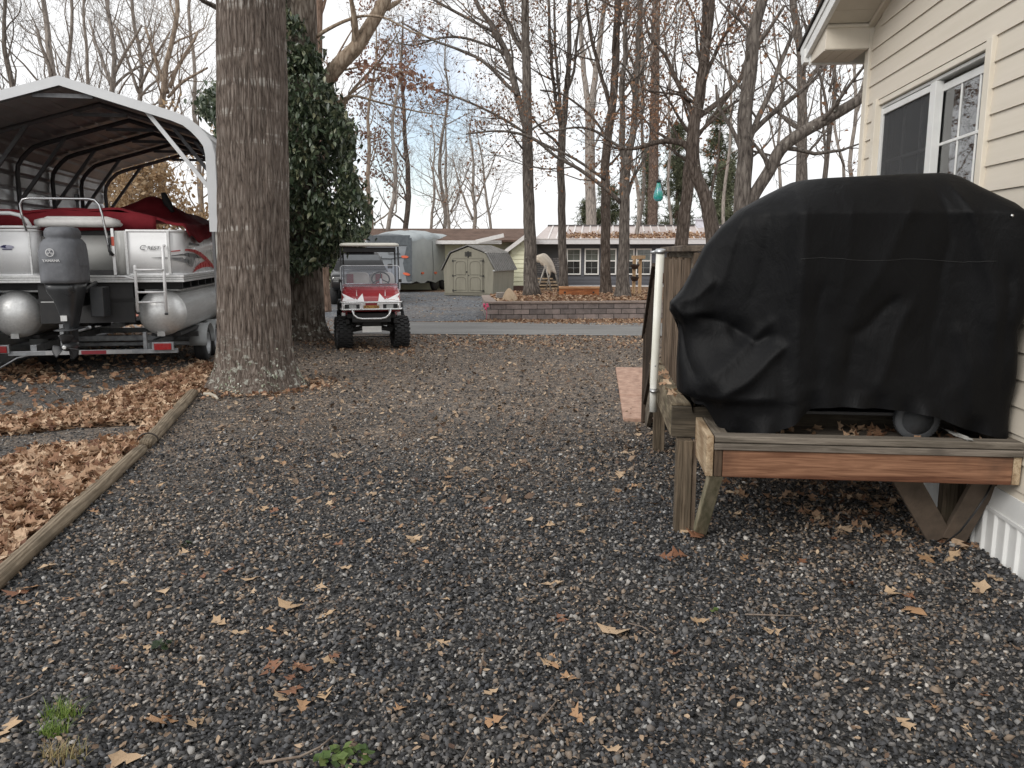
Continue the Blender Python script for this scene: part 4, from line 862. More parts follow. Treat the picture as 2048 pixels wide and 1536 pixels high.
# ---------------------------------------------------------------- the near house on the right
def wallpt(px, py, n):
    r = ray(px, py); t = (n+HO.dot(HN))/r.dot(HN); p = r*t; p.z += HC; q = p-HO
    return Vector((q.dot(HD), n, p.z))
HRZ = R(90)-HA
def hthing(name, label, cat, u, n, group=None): return thing(name, label, cat, hw(u, n, 0), HRZ, group)
M_siding = pm('cream_siding', (.67, .605, .51), (.62, .56, .465), rough=.5, scale=2.2, stretch=(.4, 1, 6), bmp=.04, rv=.08)
M_trim = pm('cream_trim', (.72, .66, .56), (.66, .60, .50), rough=.45, scale=4)
M_white = pm('white_vinyl', (.78, .78, .76), (.70, .70, .68), rough=.4, scale=5)
M_soff = pm('soffit', (.62, .57, .49), (.57, .52, .44), rough=.55, scale=5)
M_black = pm('black_plastic', (.018, .018, .02), (.03, .03, .032), rough=.5, scale=12)
def shingle(name, a, b_, sc_=1.):
    m, nt, b, o = nodes(name); v = coords(nt)
    br = N(nt, 'TexBrick'); br.inputs['Scale'].default_value = 3.2*sc_; br.inputs['Mortar Size'].default_value = .006; br.inputs['Color1'].default_value = (*a, 1); br.inputs['Color2'].default_value = (*b_, 1); br.inputs['Mortar'].default_value = (*[x*.4 for x in a], 1)
    L(nt, v, br.inputs['Vector']); n = N(nt, 'TexNoise', Scale=2., Detail=7); L(nt, v, n.inputs['Vector'])
    L(nt, mixc(nt, .8, br.outputs[0], ramp(nt, n.outputs[0], [(.3, (.55, .55, .55)), (.7, (1.15, 1.15, 1.15))]).outputs[0], 'MULTIPLY'), b.inputs['Base Color']); b.inputs['Roughness'].default_value = .95; b.inputs['Specular IOR Level'].default_value = .15; return m
M_shd = shingle('dark_shingles', (.055, .05, .048), (.085, .078, .07))
hs = hthing('near_house', 'cream lap-sided house with white ribbed skirting and a sliding window, at the right edge', 'house', 0, 0)
UW, ZE, SL, UR = 7.17, 3.586, .27, 1.4
zr = lambda u: ZE+SL*(UW-u) if u > UR else ZE+SL*(UW-UR)-SL*(UR-u)
mb = MB(); LAP = .1462; z = .40
ZL = [.40]+[2.052+LAP*k for k in range(-11, 24)]
W0, W1, WZ0, WZ1 = 4.905, 6.855, 1.99, 2.9292
UL = 2*UR-UW
def strip(u0, u1, z0, z1):
    if u1-u0 < .01: return
    mb.add([(u0, .015, z0), (u1, .015, z0), (u1, .003, z1), (u0, .003, z1), (u0, .0, z0), (u1, .0, z0)], [(1, 0, 3, 2), (0, 1, 5, 4)], 0)
for a, b_ in zip(ZL, ZL[1:]):
    if b_-a < .02: continue
    zm = b_; lim = min(UW, UW-(zm-ZE)/SL) if zm > ZE else UW; lo = 2*UR-lim
    if lim < UR+.1: continue
    segs = [(lo, lim)]
    if b_ > WZ0+.01 and a < WZ1-.01: segs = [(lo, W0), (W1, lim)]
    for s in segs: strip(s[0], s[1], a, b_)
# the house body behind the boards, with an opening for the window
mb.box(UL, W0, -.2, -.001, .3, 3.55); mb.box(W1, UW-.004, -.2, -.001, .3, 3.55); mb.box(W0, W1, -.2, -.001, .3, WZ0); mb.box(W0, W1, -.2, -.001, WZ1, 3.55)
mb.prism([(UL, 3.55), (UW-.01, 3.55), (UR, zr(UR)-.03)], -.15, -.001)
mb.box(UW-.2, UW-.004, -8, -.2, .3, 3.55); mb.box(UL, UW, -8.2, -8, .3, 3.55); mb.box(UL, UL+.2, -8, -.2, .3, 3.55)
mb.build('wall', M_siding, hs)
MB().box(UW-.075, UW+.02, -.01, .034, .38, ZE-.03).box(UW-.004, UW+.03, -.09, .033, .38, ZE-.03).build('corner_trim', M_trim, hs, bevel=.004)
k = MB(); k.bar((UW+.02, .026, ZE-.015), (UR, .026, zr(UR)-.035), .05, .075); k.build('rake_trim', M_trim, hs, bevel=.004)
sk_ = MB(); u = -4.
prof = []
while u < UW:
    for du, n_ in ((0, .012), (.05, .012), (.062, .028), (.078, .028), (.09, .012)): prof.append((u+du, n_))
    u += .125
vs = [(p[0], p[1], zz) for zz in (-.02, .252) for p in prof]; kk = len(prof)
sk_.add(vs, [(i+1, i, kk+i, kk+i+1) for i in range(kk-1)]); sk_.box(UL, UW, -.05, .008, -.02, .3)
sk_.box(-4, UW+.01, .0, .030, .252, .275); sk_.box(-4, UW+.01, -.02, .021, .275, .402)
sk_.build('skirting', M_white, hs, bevel=.002)
# window
wf = MB()
wf.box(W0-.045, W0+.03, -.02, .036, WZ0-.05, WZ1+.0); wf.box(W1-.03, W1+.05, -.02, .034, WZ0-.05, WZ1)
wf.box(W0-.05, W1+.06, -.02, .04, WZ0-.075, WZ0-.0); wf.box(W0+.03, W1-.03, -.07, .01, WZ1-.045, WZ1-.002)
fr = wf.build('window', M_trim, hs, bevel=.004)
M_wf = pm('window_white', (.72, .72, .70), (.64, .64, .62), rough=.35, scale=5)
f2 = MB(); um = 5.72
def rect_frame(mb, u0, u1, z0, z1, n0, n1, t): mb.box(u0, u0+t, n0, n1, z0, z1); mb.box(u1-t, u1, n0, n1, z0, z1); mb.box(u0+t, u1-t, n0+.002, n1-.002, z0, z0+t); mb.box(u0+t, u1-t, n0+.002, n1-.002, z1-t, z1)
rect_frame(f2, W0+.03, W1-.03, WZ0, WZ1-.05, -.085, -.012, .022)
rect_frame(f2, um+.03, W1-.055, WZ0+.02, WZ1-.085, -.035, -.004, .045)
rect_frame(f2, W0+.055, um+.10, WZ0+.02, WZ1-.10, -.082, -.046, .05)
f2.box(um-.02, um+.075, -.05, .004, WZ0+.02, WZ1-.08)
f2.bar((W0+.1, -.055, 2.437), (um+.06, -.055, 2.430), .012, .02); f2.bar((um+.07, -.05, 2.43), (W1-.1, -.05, 2.43), .012, .02)
for uu in (5.17, 5.43, 6.08, 6.42): f2.bar((uu, -.056, WZ0+.06), (uu, -.056, WZ1-.12), .01, .016)
f2.build('sash_frame', M_wf, fr, bevel=.003)
M_pane = glass('window_glass', alpha=.10)
MB().box(W0+.09, um+.06, -.062, -.058, WZ0+.06, WZ1-.14).build('pane', M_pane, fr)
MB().box(um+.07, W1-.09, -.062, -.058, WZ0+.06, WZ1-.12).build('pane', M_pane, fr)
m, nt, b, o = nodes('insect_screen'); tr = N(nt, 'BsdfTransparent'); mx = N(nt, 'MixShader'); mx.inputs[0].default_value = .62; b.inputs['Base Color'].default_value = (.05, .052, .055, 1); b.inputs['Roughness'].default_value = .7
L(nt, tr.outputs[0], mx.inputs[1]); L(nt, b.outputs[0], mx.inputs[2]); L(nt, mx.outputs[0], o.inputs[0])
MB().box(um+.07, W1-.095, -.022, -.020, WZ0+.06, WZ1-.125).build('screen', m, fr)
m, nt, b, o = nodes('lace_curtain'); n = N(nt, 'TexNoise', Scale=70., Detail=4); L(nt, coords(nt), n.inputs['Vector'])
wv = N(nt, 'TexWave', Scale=3.2, Distortion=3., bands_direction='Z'); L(nt, coords(nt), wv.inputs['Vector'])
L(nt, mixc(nt, .5, ramp(nt, n.outputs[0], [(.35, (.62, .63, .62)), (.6, (.92, .92, .90))]).outputs[0], ramp(nt, wv.outputs[1], [(.4, (.62, .64, .62)), (.9, (.95, .95, .93))]).outputs[0]), b.inputs['Base Color']); b.inputs['Roughness'].default_value = .9
tl = N(nt, 'BsdfTranslucent'); tl.inputs[0].default_value = (.7, .7, .7, 1); mx = N(nt, 'MixShader'); mx.inputs[0].default_value = .3; L(nt, b.outputs[0], mx.inputs[1]); L(nt, tl.outputs[0], mx.inputs[2]); L(nt, mx.outputs[0], o.inputs[0]); M_lace = m
cu = MB(); us = crange(W0+.05, W1-.05, 150)
cv = [(u_, -.16+.018*math.sin(u_*46)+.012*math.sin(u_*21+1)+.01*math.sin(zz*9+u_*13), zz) for zz in crange(WZ0, WZ1-.05, 8) for u_ in us]
cu.add(cv, [(r_*150+i, r_*150+i+1, (r_+1)*150+i+1, (r_+1)*150+i) for r_ in range(7) for i in range(149) if not (44 < i < 62)], 0, True)
cu.build('curtain', M_lace, fr)
MB().box(W0-.3, W1+.3, -.9, -.88, WZ0-.3, WZ1+.2).build('room', pm('dim_room', (.05, .048, .045)), fr)
# roof overhang, boxed eave return, soffits, gutter
rf = MB(); ov = .42; ue = 7.80
def slope_box(mb, u0, u1, n0, n1, d0, d1, m=0):
    f = lambda u: 3.555+.262*(7.80-u)
    v = [(u, n, f(u)+d) for u in (u0, u1) for n in (n0, n1) for d in (d0, d1)]
    mb.add(v, [(0, 1, 3, 2), (4, 6, 7, 5), (0, 4, 5, 1), (2, 3, 7, 6), (0, 2, 6, 4), (1, 5, 7, 3)], m)
slope_box(rf, UR, ue+.03, -8.4, ov+.035, .0, .028)
f = lambda u: 3.555+.262*(7.80-u)
rf.add([(UR, ov+.035, f(UR)+.028), (UR, -8.4, f(UR)+.028), (2*UR-ue, -8.4, 3.58), (2*UR-ue, ov+.035, 3.58), (UR, ov+.035, f(UR)), (UR, -8.4, f(UR)), (2*UR-ue, -8.4, 3.55), (2*UR-ue, ov+.035, 3.55)], [(0, 3, 2, 1), (4, 5, 6, 7), (0, 4, 7, 3), (2, 6, 5, 1), (3, 7, 6, 2)])
ro = rf.build('roof', M_shd, hs)
fa = MB(); slope_box(fa, UR, ue-.03, ov-.02, ov+.018, -.065, -.002); slope_box(fa, UR, ue-.06, ov-.03, ov+.008, -.165, -.067); fa.build('rake_fascia', M_white, hs, bevel=.003)
so = MB()
for i in range(24):
    u0 = 7.08-i*.19
    if u0 < UR: break
    slope_box(so, u0-.186, u0, -.005, ov-.03, -.150, -.135)
slope_box(so, UR, 7.085, -.004, ov-.03, -.133, -.12)
so.build('rake_soffit', M_soff, hs)
bx = MB(); bx.prism([(7.10, 3.395), (7.56, 3.395), (7.72, 3.50), (7.72, 3.545), (7.10, 3.625)], .034, ov-.032, plane='xz'); bx.box(7.085, 7.099, .03, ov-.034, 3.56, 3.585)
bx.build('eave_return', M_trim, hs, bevel=.003)
sf = MB()
for i in range(4): sf.box(7.115, 7.55, .045+i*.088, .045+i*.088+.084, 3.384, 3.394)
sf.box(7.1, 7.56, .04, ov-.035, 3.39, 3.3945)
sf.build('eave_soffit', M_soff, hs)
gu = MB(); gu.box(7.56, 7.60, -8.3, ov-.02, 3.37, 3.52); gu.prism([(7.60, 3.40), (7.68, 3.39), (7.72, 3.44), (7.73, 3.52), (7.60, 3.52)], -8.35, ov+.02, plane='xz'); gu.build('gutter', M_white, hs, bevel=.004)
# ---------------------------------------------------------------- timber
WGREY = wood('grey_deck_wood', (.22, .19, .15), (.15, .125, .098), axis=0, rough=.85)
WGREYZ = wood('brown_rail_wood', (.22, .165, .12), (.13, .096, .07), axis=2, rough=.85)
WGREYY = wood('weathered_cap_wood', (.21, .18, .15), (.14, .12, .098), axis=1, rough=.85, bmp=.25)
WORN = wood('orange_stained_beam', (.29, .15, .088), (.14, .06, .033), axis=1, rough=.65, s=.75, dark=(.05, .032, .024), bmp=.3)
WMOSS = wood('mossy_post_wood', (.175, .135, .095), (.105, .082, .057), axis=2, rough=.9, dark=(.06, .062, .035))
WMOSSX = wood('mossy_rim_wood', (.25, .205, .14), (.16, .128, .088), axis=0, rough=.9, dark=(.085, .088, .045))
WPALE = wood('pale_board_wood', (.50, .39, .265), (.36, .26, .165), axis=0, rough=.75, bmp=.25)
# wooden deck along the house
dk = hthing('wooden_deck', 'brown wooden deck with a balustrade and stair beside the cream house', 'deck', 5.6, 1.0)
def dl(u, n, z): return (u-5.6, n-1.0, z)
def dbox(mb, u0, u1, n0, n1, z0, z1, m=0): return mb.box(u0-5.6, u1-5.6, n0-1, n1-1, z0, z1, m)
k = MB()
for i in range(12): dbox(k, 4.66, 6.66, .06+i*.142, .06+i*.142+.136, .735, .773)
k.build('floor_boards', WGREY, dk, bevel=.003)
dbox(MB(), 4.64, 6.68, 1.765, 1.803, .582, .772).build('rim_board', WMOSSX, dk, bevel=.004)
k = MB(); dbox(k, 4.60, 4.638, .04, 1.80, .585, .774); k.build('end_board', wood('dark_end_wood', (.11, .09, .065), (.07, .058, .042), axis=1), dk, bevel=.004)
k = MB(); dbox(k, 4.64, 6.68, 1.655, 1.802, .774, .790); k.build('ledge_board', WMOSSX, dk, bevel=.003)
for (u_, n_) in ((4.58, 1.722), (6.62, 1.715), (4.62, .12), (6.62, .12)):
    zt = .58
    k = MB(); dbox(k, u_-.046, u_+.046, n_-.048, n_+.048, -.05, zt); k.build('post', WMOSS, dk, bevel=.006)
dbox(MB(), 4.548, 4.585, 1.645, 1.672, -.03, .58).build('post_packer', WGREYZ, dk, bevel=.004)
k = MB(); dbox(k, 4.86, 6.68, 1.60, 1.745, 1.706, 1.744); k.build('top_rail', wood('rail_cap_wood', (.19, .15, .115), (.12, .095, .075), axis=0), dk, bevel=.005)
k = MB(); dbox(k, 4.86, 4.99, .03, 1.598, 1.704, 1.742); k.build('top_rail', wood('rail_cap_cross_wood', (.20, .16, .125), (.13, .10, .08), axis=1), dk, bevel=.005)
k = MB(); dbox(k, 4.92, 6.66, 1.64, 1.678, 1.60, 1.704); k.build('rail_board', WGREY, dk, bevel=.004)
u_ = 4.95
while u_ < 6.64:
    k = MB(); dbox(k, u_-.019, u_+.019, 1.680, 1.718, .792, 1.66+.01*math.sin(u_*37)); k.build('baluster', WGREYZ, dk, bevel=.003); u_ += .122
n_ = 1.54
while n_ > .1:
    k = MB(); dbox(k, 4.88, 4.918, n_-.019, n_+.019, .774, 1.66); k.build('baluster', WGREYZ, dk, bevel=.003); n_ -= .122
k = MB(); dbox(k, 4.86, 4.95, 1.58, 1.67, .58, 1.70); k.build('railing_post', WGREYZ, dk, bevel=.005)
k = MB(); dbox(k, 6.59, 6.68, 1.60, 1.69, .774, 1.70); k.build('railing_post', WGREYZ, dk, bevel=.005)
# stair at the far end
WDARK = wood('dark_stair_wood', (.085, .062, .046), (.05, .037, .028), axis=2, rough=.85)
k = MB()
for i in range(4): dbox(k, 6.70+i*.27, 6.98+i*.27, .85, 1.72, .60-i*.165, .64-i*.165)
k.build('stair_treads', WGREY, dk, bevel=.004)
for n_ in (1.745, .83): k = MB(); k.bar(dl(6.68, n_, .62), dl(7.80, n_, -.02), .038, .24); k.build('stringer', WGREY, dk)
k = MB(); k.bar(dl(6.62, 1.77, 1.60), dl(7.86, 1.77, .86), .09, .04); k.bar(dl(6.62, 1.77, .86), dl(7.82, 1.77, .20), .038, .09); k.build('stair_handrail', WDARK, dk, bevel=.004)
k = MB(); dbox(k, 7.74, 7.83, 1.71, 1.80, -.04, .92); k.build('newel_post', WDARK, dk, bevel=.005)
for i in range(8):
    uu = 6.8+i*.12; k = MB(); dbox(k, uu-.018, uu+.018, 1.755, 1.79, .80-.55*(uu-6.7), 1.54-.6*(uu-6.7)); k.build('baluster', WDARK, dk)
# leaves lying on the ledge
P = [tuple(hw(rnd.uniform(4.7, 6.4), rnd.uniform(1.735, 1.80), .795)) for i in range(16)]
tag(scatter('ledge_leaves', LEAF, P, np.column_stack([rs.normal(0, .4, 16), rs.normal(0, .4, 16), rs.uniform(0, 6, 16)]), rs.uniform(.06, .10, 16), M_leaf), kind='stuff')
# white plastic pipe clamped to the balustrade
a, b_ = wallpt(1321, 497, 1.842), wallpt(1306, 823, 1.842)
pv = hthing('plastic_pipe', 'upright white plastic pipe clamped outside the deck balustrade', 'pipe', a.x, 1.842)
M_pvc = pm('stained_pvc', (.80, .79, .74), (.66, .65, .56), rough=.35, scale=6, stretch=(1, 1, .4))
jx = (a.x+b_.x)/2-a.x
MB().tube([(b_.x-a.x, 0, b_.z), (b_.x-a.x, 0, b_.z+.2), (0, 0, a.z-.012)], [.0275, .028, .0285], 20).build('tube', M_pvc, pv)
c_ = Vector((b_.x-a.x, 0, b_.z)); d_ = (Vector((0, 0, a.z))-c_)
MB().tube([c_+d_*.13, c_+d_*.145], .0315, 20).build('clamp_band', pm('steel_band', (.5, .5, .5), metal=.9, rough=.35), pv)
MB().tube([c_+d_*.975, c_+d_*.995], .033, 20).tube([c_+d_*.985+Vector((0, .02, 0)), c_+d_*.985+Vector((0, .065, -.01))], .010, 10).build('clamp_band', pm('galvanised', (.55, .56, .57), (.45, .46, .47), metal=.8, rough=.4, scale=20), pv)
MB().tube([c_+d_*.86+Vector((-.004, -.024, 0)), c_+d_*.80+Vector((-.004, -.026, 0))], .006, 6).build('rust_drip', pm('rust', (.16, .07, .04)), pv)
MB().tube([c_+d_*.30+Vector((-.02, -.0, 0)), c_+d_*.30+Vector((-.036, .0, 0))], .006, 8).build('screw', pm('steel_band', (.5, .5, .5)), pv)
# ---------------------------------------------------------------- grill platform
gp_ = hthing('grill_platform', 'low weathered timber platform with an orange-stained front beam, carrying the covered grill', 'platform', 4.1, .85)
def pbox(u0, u1, n0, n1, z0, z1, name, m, bev=.005): return MB().box(u0-4.1, u1-4.1, n0-.85, n1-.85, z0, z1).build(name, m, gp_, bevel=bev)
pbox(4.10, 4.140, .065, 1.565, .482, .634, 'front_beam', WORN)
pbox(4.102, 4.142, .022, .063, .482, .634, 'beam_end', WPALE); pbox(4.098, 4.142, 1.567, 1.612, .484, .634, 'beam_end', wood('dark_block', (.17, .115, .08), (.11, .075, .05), axis=2))
pbox(4.085, 4.165, -.0+.024, 1.615, .637, .673, 'cap_board', WGREYY); pbox(4.095, 4.185, .024, 1.612, .677, .715, 'cap_board', wood('cap_wood_upper', (.24, .208, .172), (.16, .138, .112), axis=1, dark=(.09, .08, .065)))
pbox(4.09, 4.60, 1.617, 1.656, .486, .714, 'side_board', WPALE); pbox(4.19, 4.60, 1.53, 1.612, .678, .714, 'side_cap', WGREY)
pbox(4.145, 4.60, .024, .06, .486, .714, 'side_board', WGREY)
k = MB()
for i in range(3): k.box(4.19+i*.14-4.1, 4.19+i*.14+.136-4.1, .062-.85, 1.525-.85, .636, .672)
k.build('floor_boards', WGREYY, gp_)
k = MB(); k.bar((4.14-4.1, 1.592-.85, .50), (4.55-4.1, 1.615-.85, .0), .07, .075, up=(0, 1, 0)); k.build('brace', pm('mossy_brace', (.27, .23, .155), (.12, .11, .065), rough=.9, scale=5, bmp=.2, stretch=(2.5, 6, 1.2)), gp_, bevel=.006)
pbox(4.545, 4.62, .13, .21, -.05, .60, 'post', WMOSS)
for n0 in (.62, .04):
    k = MB(); k.bar((4.30-4.1, n0-.85, .60), (4.53-4.1, .18-.85+(.04 if n0 > .3 else -.04), .03), .14, .038, up=(1, 0, 0)); k.build('brace', pm('old_brace', (.15, .11, .08), (.085, .065, .048), rough=.9, scale=7, bmp=.2), gp_, bevel=.004)
k = MB(); 
for n0 in (.45, .85, 1.25): k.box(4.145-4.1, 4.60-4.1, n0-.85-.019, n0-.85+.019, .49, .634)
k.build('joists', WGREY, gp_)
# black cable hanging by the skirting
M_cable = pm('black_cable', (.02, .02, .02), rough=.4)
cp = [wallpt(x, y, .05) for x, y in ((1985, 965), (1990, 990), (1989, 1010), (1980, 1028), (1962, 1034), (1938, 1045), (1915, 1056), (1885, 1060))]
o = MB().tube([hw(p.x, .05+.05*i, max(.02, p.z-.06*i*i*.2)) for i, p in enumerate(cp)], .006, 6).build('cable', M_cable); tag(o, 'black cable looping down beside the white skirting under the platform', 'cable')
# ---------------------------------------------------------------- the covered grill
def interp(tab, x):
    if x <= tab[0][0]: return tab[0][1]
    for (a, b_), (c_, d_) in zip(tab, tab[1:]):
        if x <= c_: return b_+(d_-b_)*(x-a)/(c_-a)
    return tab[-1][1]
NL = sorted([(2.128, .46), (2.115, .80), (2.100, 1.12), (2.085, 1.19), (2.034, 1.292), (1.938, 1.466), (1.841, 1.574), (1.743, 1.654), (1.60, 1.719), (1.485, 1.772), (1.412, 1.827), (1.369, 1.845), (1.30, 1.81), (1.193, 1.80), (.895, 1.785), (.867, 1.68), (.70, 1.66)])
NR = sorted([(2.128, .40), (2.115, .36), (2.10, .33), (2.05, .27), (1.95, .13), (1.87, .075), (1.77, .032), (1.60, .03), (1.40, .045), (1.30, .075), (1.18, .06), (1.0, .03), (.66, .03)])
HEM = [(.0, .70), (.06, .705), (.30, .755), (.42, .80), (.51, .835), (.74, .862), (.95, .874), (1.12, .866), (1.20, .85), (1.30, .77), (1.42, .715), (1.55, .692), (1.66, .69), (1.74, .72), (1.80, .84)]
gl = hthing('covered_grill', 'barbecue grill draped in a black fabric cover on the timber platform', 'grill', 4.47, .9)
NT_, NS = 260, 104; fs = []; UC = 4.50
zl_, nl_ = np.array([p[0] for p in NL]), np.array([p[1] for p in NL]); zr_, nr_ = np.array([p[0] for p in NR]), np.array([p[1] for p in NR])
def sstep(x): x = np.clip(x, 0, 1); return x*x*(3-2*x)
def depth_front(n, z):
    """how far the things under the cover reach towards the camera"""
    d = np.where(z > 1.9, .05+.30*np.clip((2.128-z)/.22, 0, 1)**.55, .35-.03*np.sin((1.9-z)*2.2))
    d = d-(.045*sstep((n-1.175)/.07)+.14*sstep((n-1.2)/.42))*np.clip((2.13-z)/.18, 0, 1)*(.35+.65*sstep((z-.95)/.3))+.12*sstep((.42-n)/.40)*sstep((z-.85)/.35)*np.clip((2.1-z)/.2, 0, 1)
    return np.maximum(d, .04)
th = 2*np.pi*np.arange(40001)/40000; c_, s_ = np.cos(th), np.sin(th)
ex = np.where(c_ > 0, 2/3.4, 2/9.); CXA = np.sign(c_)*np.abs(c_)**ex; SXA = np.sign(s_)*np.abs(s_)**ex
sl_ = np.concatenate([[0], np.cumsum(np.hypot(np.diff(CXA)*.9, np.diff(SXA)*.36))]); q_ = sl_[-1]*np.arange(NT_)/NT_   # evenly spaced round the outline
CXA, SXA = np.interp(q_, sl_, CXA), np.interp(q_, sl_, SXA)
hem = np.where(SXA > -.2, np.interp(.94+.90*CXA, [p[0] for p in HEM], [p[1] for p in HEM]), .74)
fj = (np.arange(NS+1)/NS)**1.12; Zg = 2.128-(2.128-hem[None, :])*fj[:, None]
AL, BR = np.interp(Zg, zl_, nl_), np.interp(Zg, zr_, nr_); Ng = (AL+BR)/2+(AL-BR)/2*CXA[None, :]
Dg = np.where(SXA[None, :] > 0, depth_front(Ng, Zg), .33*np.clip(.2+(2.128-Zg)/.22, 0, 1)); Ug = UC-Dg*SXA[None, :]
X = np.stack([Ug, Ng, Zg], -1)
# the drape: creases run from the hood's corners and gather low on the left (px lines on the plane of the cover's front)
def cpt(px, py):
    r = ray(px, py); t = (4.24+HO.dot(HD))/r.dot(HD); p = r*t; p.z += HC; q = p-HO
    return (q.dot(HN), p.z)
CREASE = [  # (photo line, height, width on either side)
    ([(1588, 362), (1586, 470), (1580, 590), (1578, 735)], .036, .030, .060), ([(1578, 690), (1500, 752), (1415, 812)], .050, .10, .035), ([(1560, 640), (1470, 720), (1395, 775)], .030, .05, .045),
    ([(1470, 655), (1520, 690), (1560, 672)], -.040, .03, .06), ([(1400, 640), (1465, 655), (1500, 700)], -.030, .035, .05), ([(1348, 604), (1375, 640), (1440, 628)], .030, .03, .06), ([(1360, 640), (1378, 720), (1400, 778)], -.035, .03, .05), ([(1440, 560), (1400, 600), (1356, 612)], .022, .05, .03),
    ([(1500, 410), (1470, 520), (1440, 600)], .018, .05, .03), ([(1545, 395), (1535, 520), (1500, 640)], -.016, .03, .06),
    ([(1905, 360), (1930, 450), (1955, 580), (1960, 700)], .026, .035, .09), ([(1880, 365), (1890, 480), (1870, 600), (1850, 760)], -.018, .07, .03),
    ([(1830, 380), (1775, 500), (1715, 610), (1690, 700)], .018, .09, .05), ([(1790, 590), (1740, 650), (1700, 672), (1680, 780)], -.030, .035, .07), ([(1820, 600), (1775, 700), (1740, 800)], .022, .06, .04),
    ([(1640, 560), (1630, 680), (1625, 790)], -.016, .05, .04), ([(1990, 520), (1980, 640), (1995, 800)], -.022, .05, .04), ([(1900, 640), (1925, 740), (1930, 840)], .020, .05, .05), ([(1430, 815), (1470, 800), (1560, 790)], .026, .03, .05), ([(1700, 400), (1690, 520), (1660, 640)], .010, .06, .05)]
D_ = np.zeros_like(Ng)
wob = np.array([[noise.noise((float(Ng[j, i])*2.6, float(Zg[j, i])*2.6, 4.)) for i in range(NT_)] for j in range(NS+1)]); wob2 = np.array([[noise.noise((float(Ng[j, i])*7., float(Zg[j, i])*4., 8.)) for i in range(NT_)] for j in range(NS+1)])
nw, zw = Ng+.030*wob+.010*wob2, Zg+.030*np.roll(wob, 9, 1)
for pts, hgt, w0_, w1_ in CREASE:
    q = [cpt(*p) for p in pts]; best = np.full(Ng.shape, 9.); sd_ = np.zeros(Ng.shape); tt = np.zeros(Ng.shape); m_ = len(q)-1
    for i in range(m_):
        (a0, b0), (a1, b1) = q[i], q[i+1]; dx, dz = a1-a0, b1-b0; l2 = dx*dx+dz*dz; t_ = np.clip(((nw-a0)*dx+(zw-b0)*dz)/l2, 0, 1); ex_, ez_ = nw-a0-t_*dx, zw-b0-t_*dz; d_ = np.hypot(ex_, ez_); k_ = d_ < best
        best = np.where(k_, d_, best); sd_ = np.where(k_, np.sign(dx*ez_-dz*ex_), sd_); tt = np.where(k_, (i+t_)/m_, tt)
    w2_ = np.where(sd_ > 0, w0_, w1_)*(.55+.75*tt); D_ += hgt*np.exp(-np.sqrt((best/w2_)**2+.006))*np.minimum(1, np.minimum(tt*7+.15, (1-tt)*5+.12))
D_ += .018*wob*np.clip((1.95-Zg)/.6, 0, 1)+.010*np.abs(wob2)*np.clip((1.7-Zg)/.7, 0, 1)
hemd = np.clip(1-(Zg-hem[None, :])/.10, 0, 1); D_ += hemd*(.028*np.sin(Ng*15+1.)+.02*np.sin(Ng*37+2))*.7
front_ = np.clip(SXA*4, 0, 1)[None, :]
X[..., 0] -= D_*front_; X[..., 1] += (.6*D_+.02*wob)*(np.clip((np.abs(CXA)-.9)*12, 0, 1)*(CXA > 0))[None, :]; X[..., 0] += .02*wob*(1-front_)
X[..., 1] = np.maximum(X[..., 1], .026)
verts = [(float(p[0])-4.47, float(p[1])-.9, float(p[2])) for p in X.reshape(-1, 3)]
for j in range(NS):
    for i in range(NT_):
        i2 = (i+1) % NT_; fs.append((j*NT_+i, j*NT_+i2, (j+1)*NT_+i2, (j+1)*NT_+i))
fs.append(tuple(range(NT_))[::-1])
m, nt, b, o = nodes('black_cover_cloth'); v = coords(nt)
n = N(nt, 'TexNoise', Scale=3.5, Detail=8, Roughness=.6); L(nt, v, n.inputs['Vector'])
L(nt, ramp(nt, n.outputs[0], [(.3, (.0030, .0031, .0036)), (.7, (.0054, .0055, .0062))]).outputs[0], b.inputs['Base Color']); b.inputs['Roughness'].default_value = .52; b.inputs['Specular IOR Level'].default_value = .13
n2 = N(nt, 'TexNoise', Scale=9., Detail=7, Roughness=.65, Distortion=.6); L(nt, coords(nt, (1, 1, .5)), n2.inputs['Vector']); n3 = N(nt, 'TexNoise', Scale=420., Detail=2); L(nt, v, n3.inputs['Vector'])
ad = N(nt, 'Math', operation='MULTIPLY_ADD'); L(nt, n3.outputs[0], ad.inputs[0]); ad.inputs[1].default_value = .05; L(nt, n2.outputs[0], ad.inputs[2])
bump(nt, b, ad.outputs[0], .3, .03); M_cover = m
k = MB(); k.add(verts, fs, 0, True); cv = k.build('cover', M_cover, gl)
M_thread = pm('dark_thread', (.035, .035, .035), rough=.7)
def on_cover(n_, z, off=.004):
    """nearest front vertex of the cover"""
    best = min((v_ for v_ in verts if v_[0] < .0), key=lambda v_: (v_[1]+.9-n_)**2+(v_[2]-z)**2); return Vector(best)+Vector((-off, 0, 0))
fv = [v_ for v_ in verts if v_[0] < .05]
k = MB(); pts = []
for i in range(44):
    n_ = 1.20-.95*i/43; z = 1.668+.006*math.sin(i*.3)-.012*i/43
    q = min(fv, key=lambda v_: (v_[1]+.9-n_)**2+(v_[2]-z)**2); pts.append(Vector((q[0]-.004, n_-.9, q[2]*.3+z*.7)))
k.tube(pts, .0011, 4); k.build('seam', M_thread, cv)
k = MB(); q = on_cover(.20, 1.88); k.lathe([(.0, .006), (.006, .004), (.009, 0), (.004, -.002)], 10, M=T(*q, 0, R(-90), 0)); k.build('eyelet', pm('bright_eyelet', (.7, .7, .7), metal=1., rough=.3), cv)
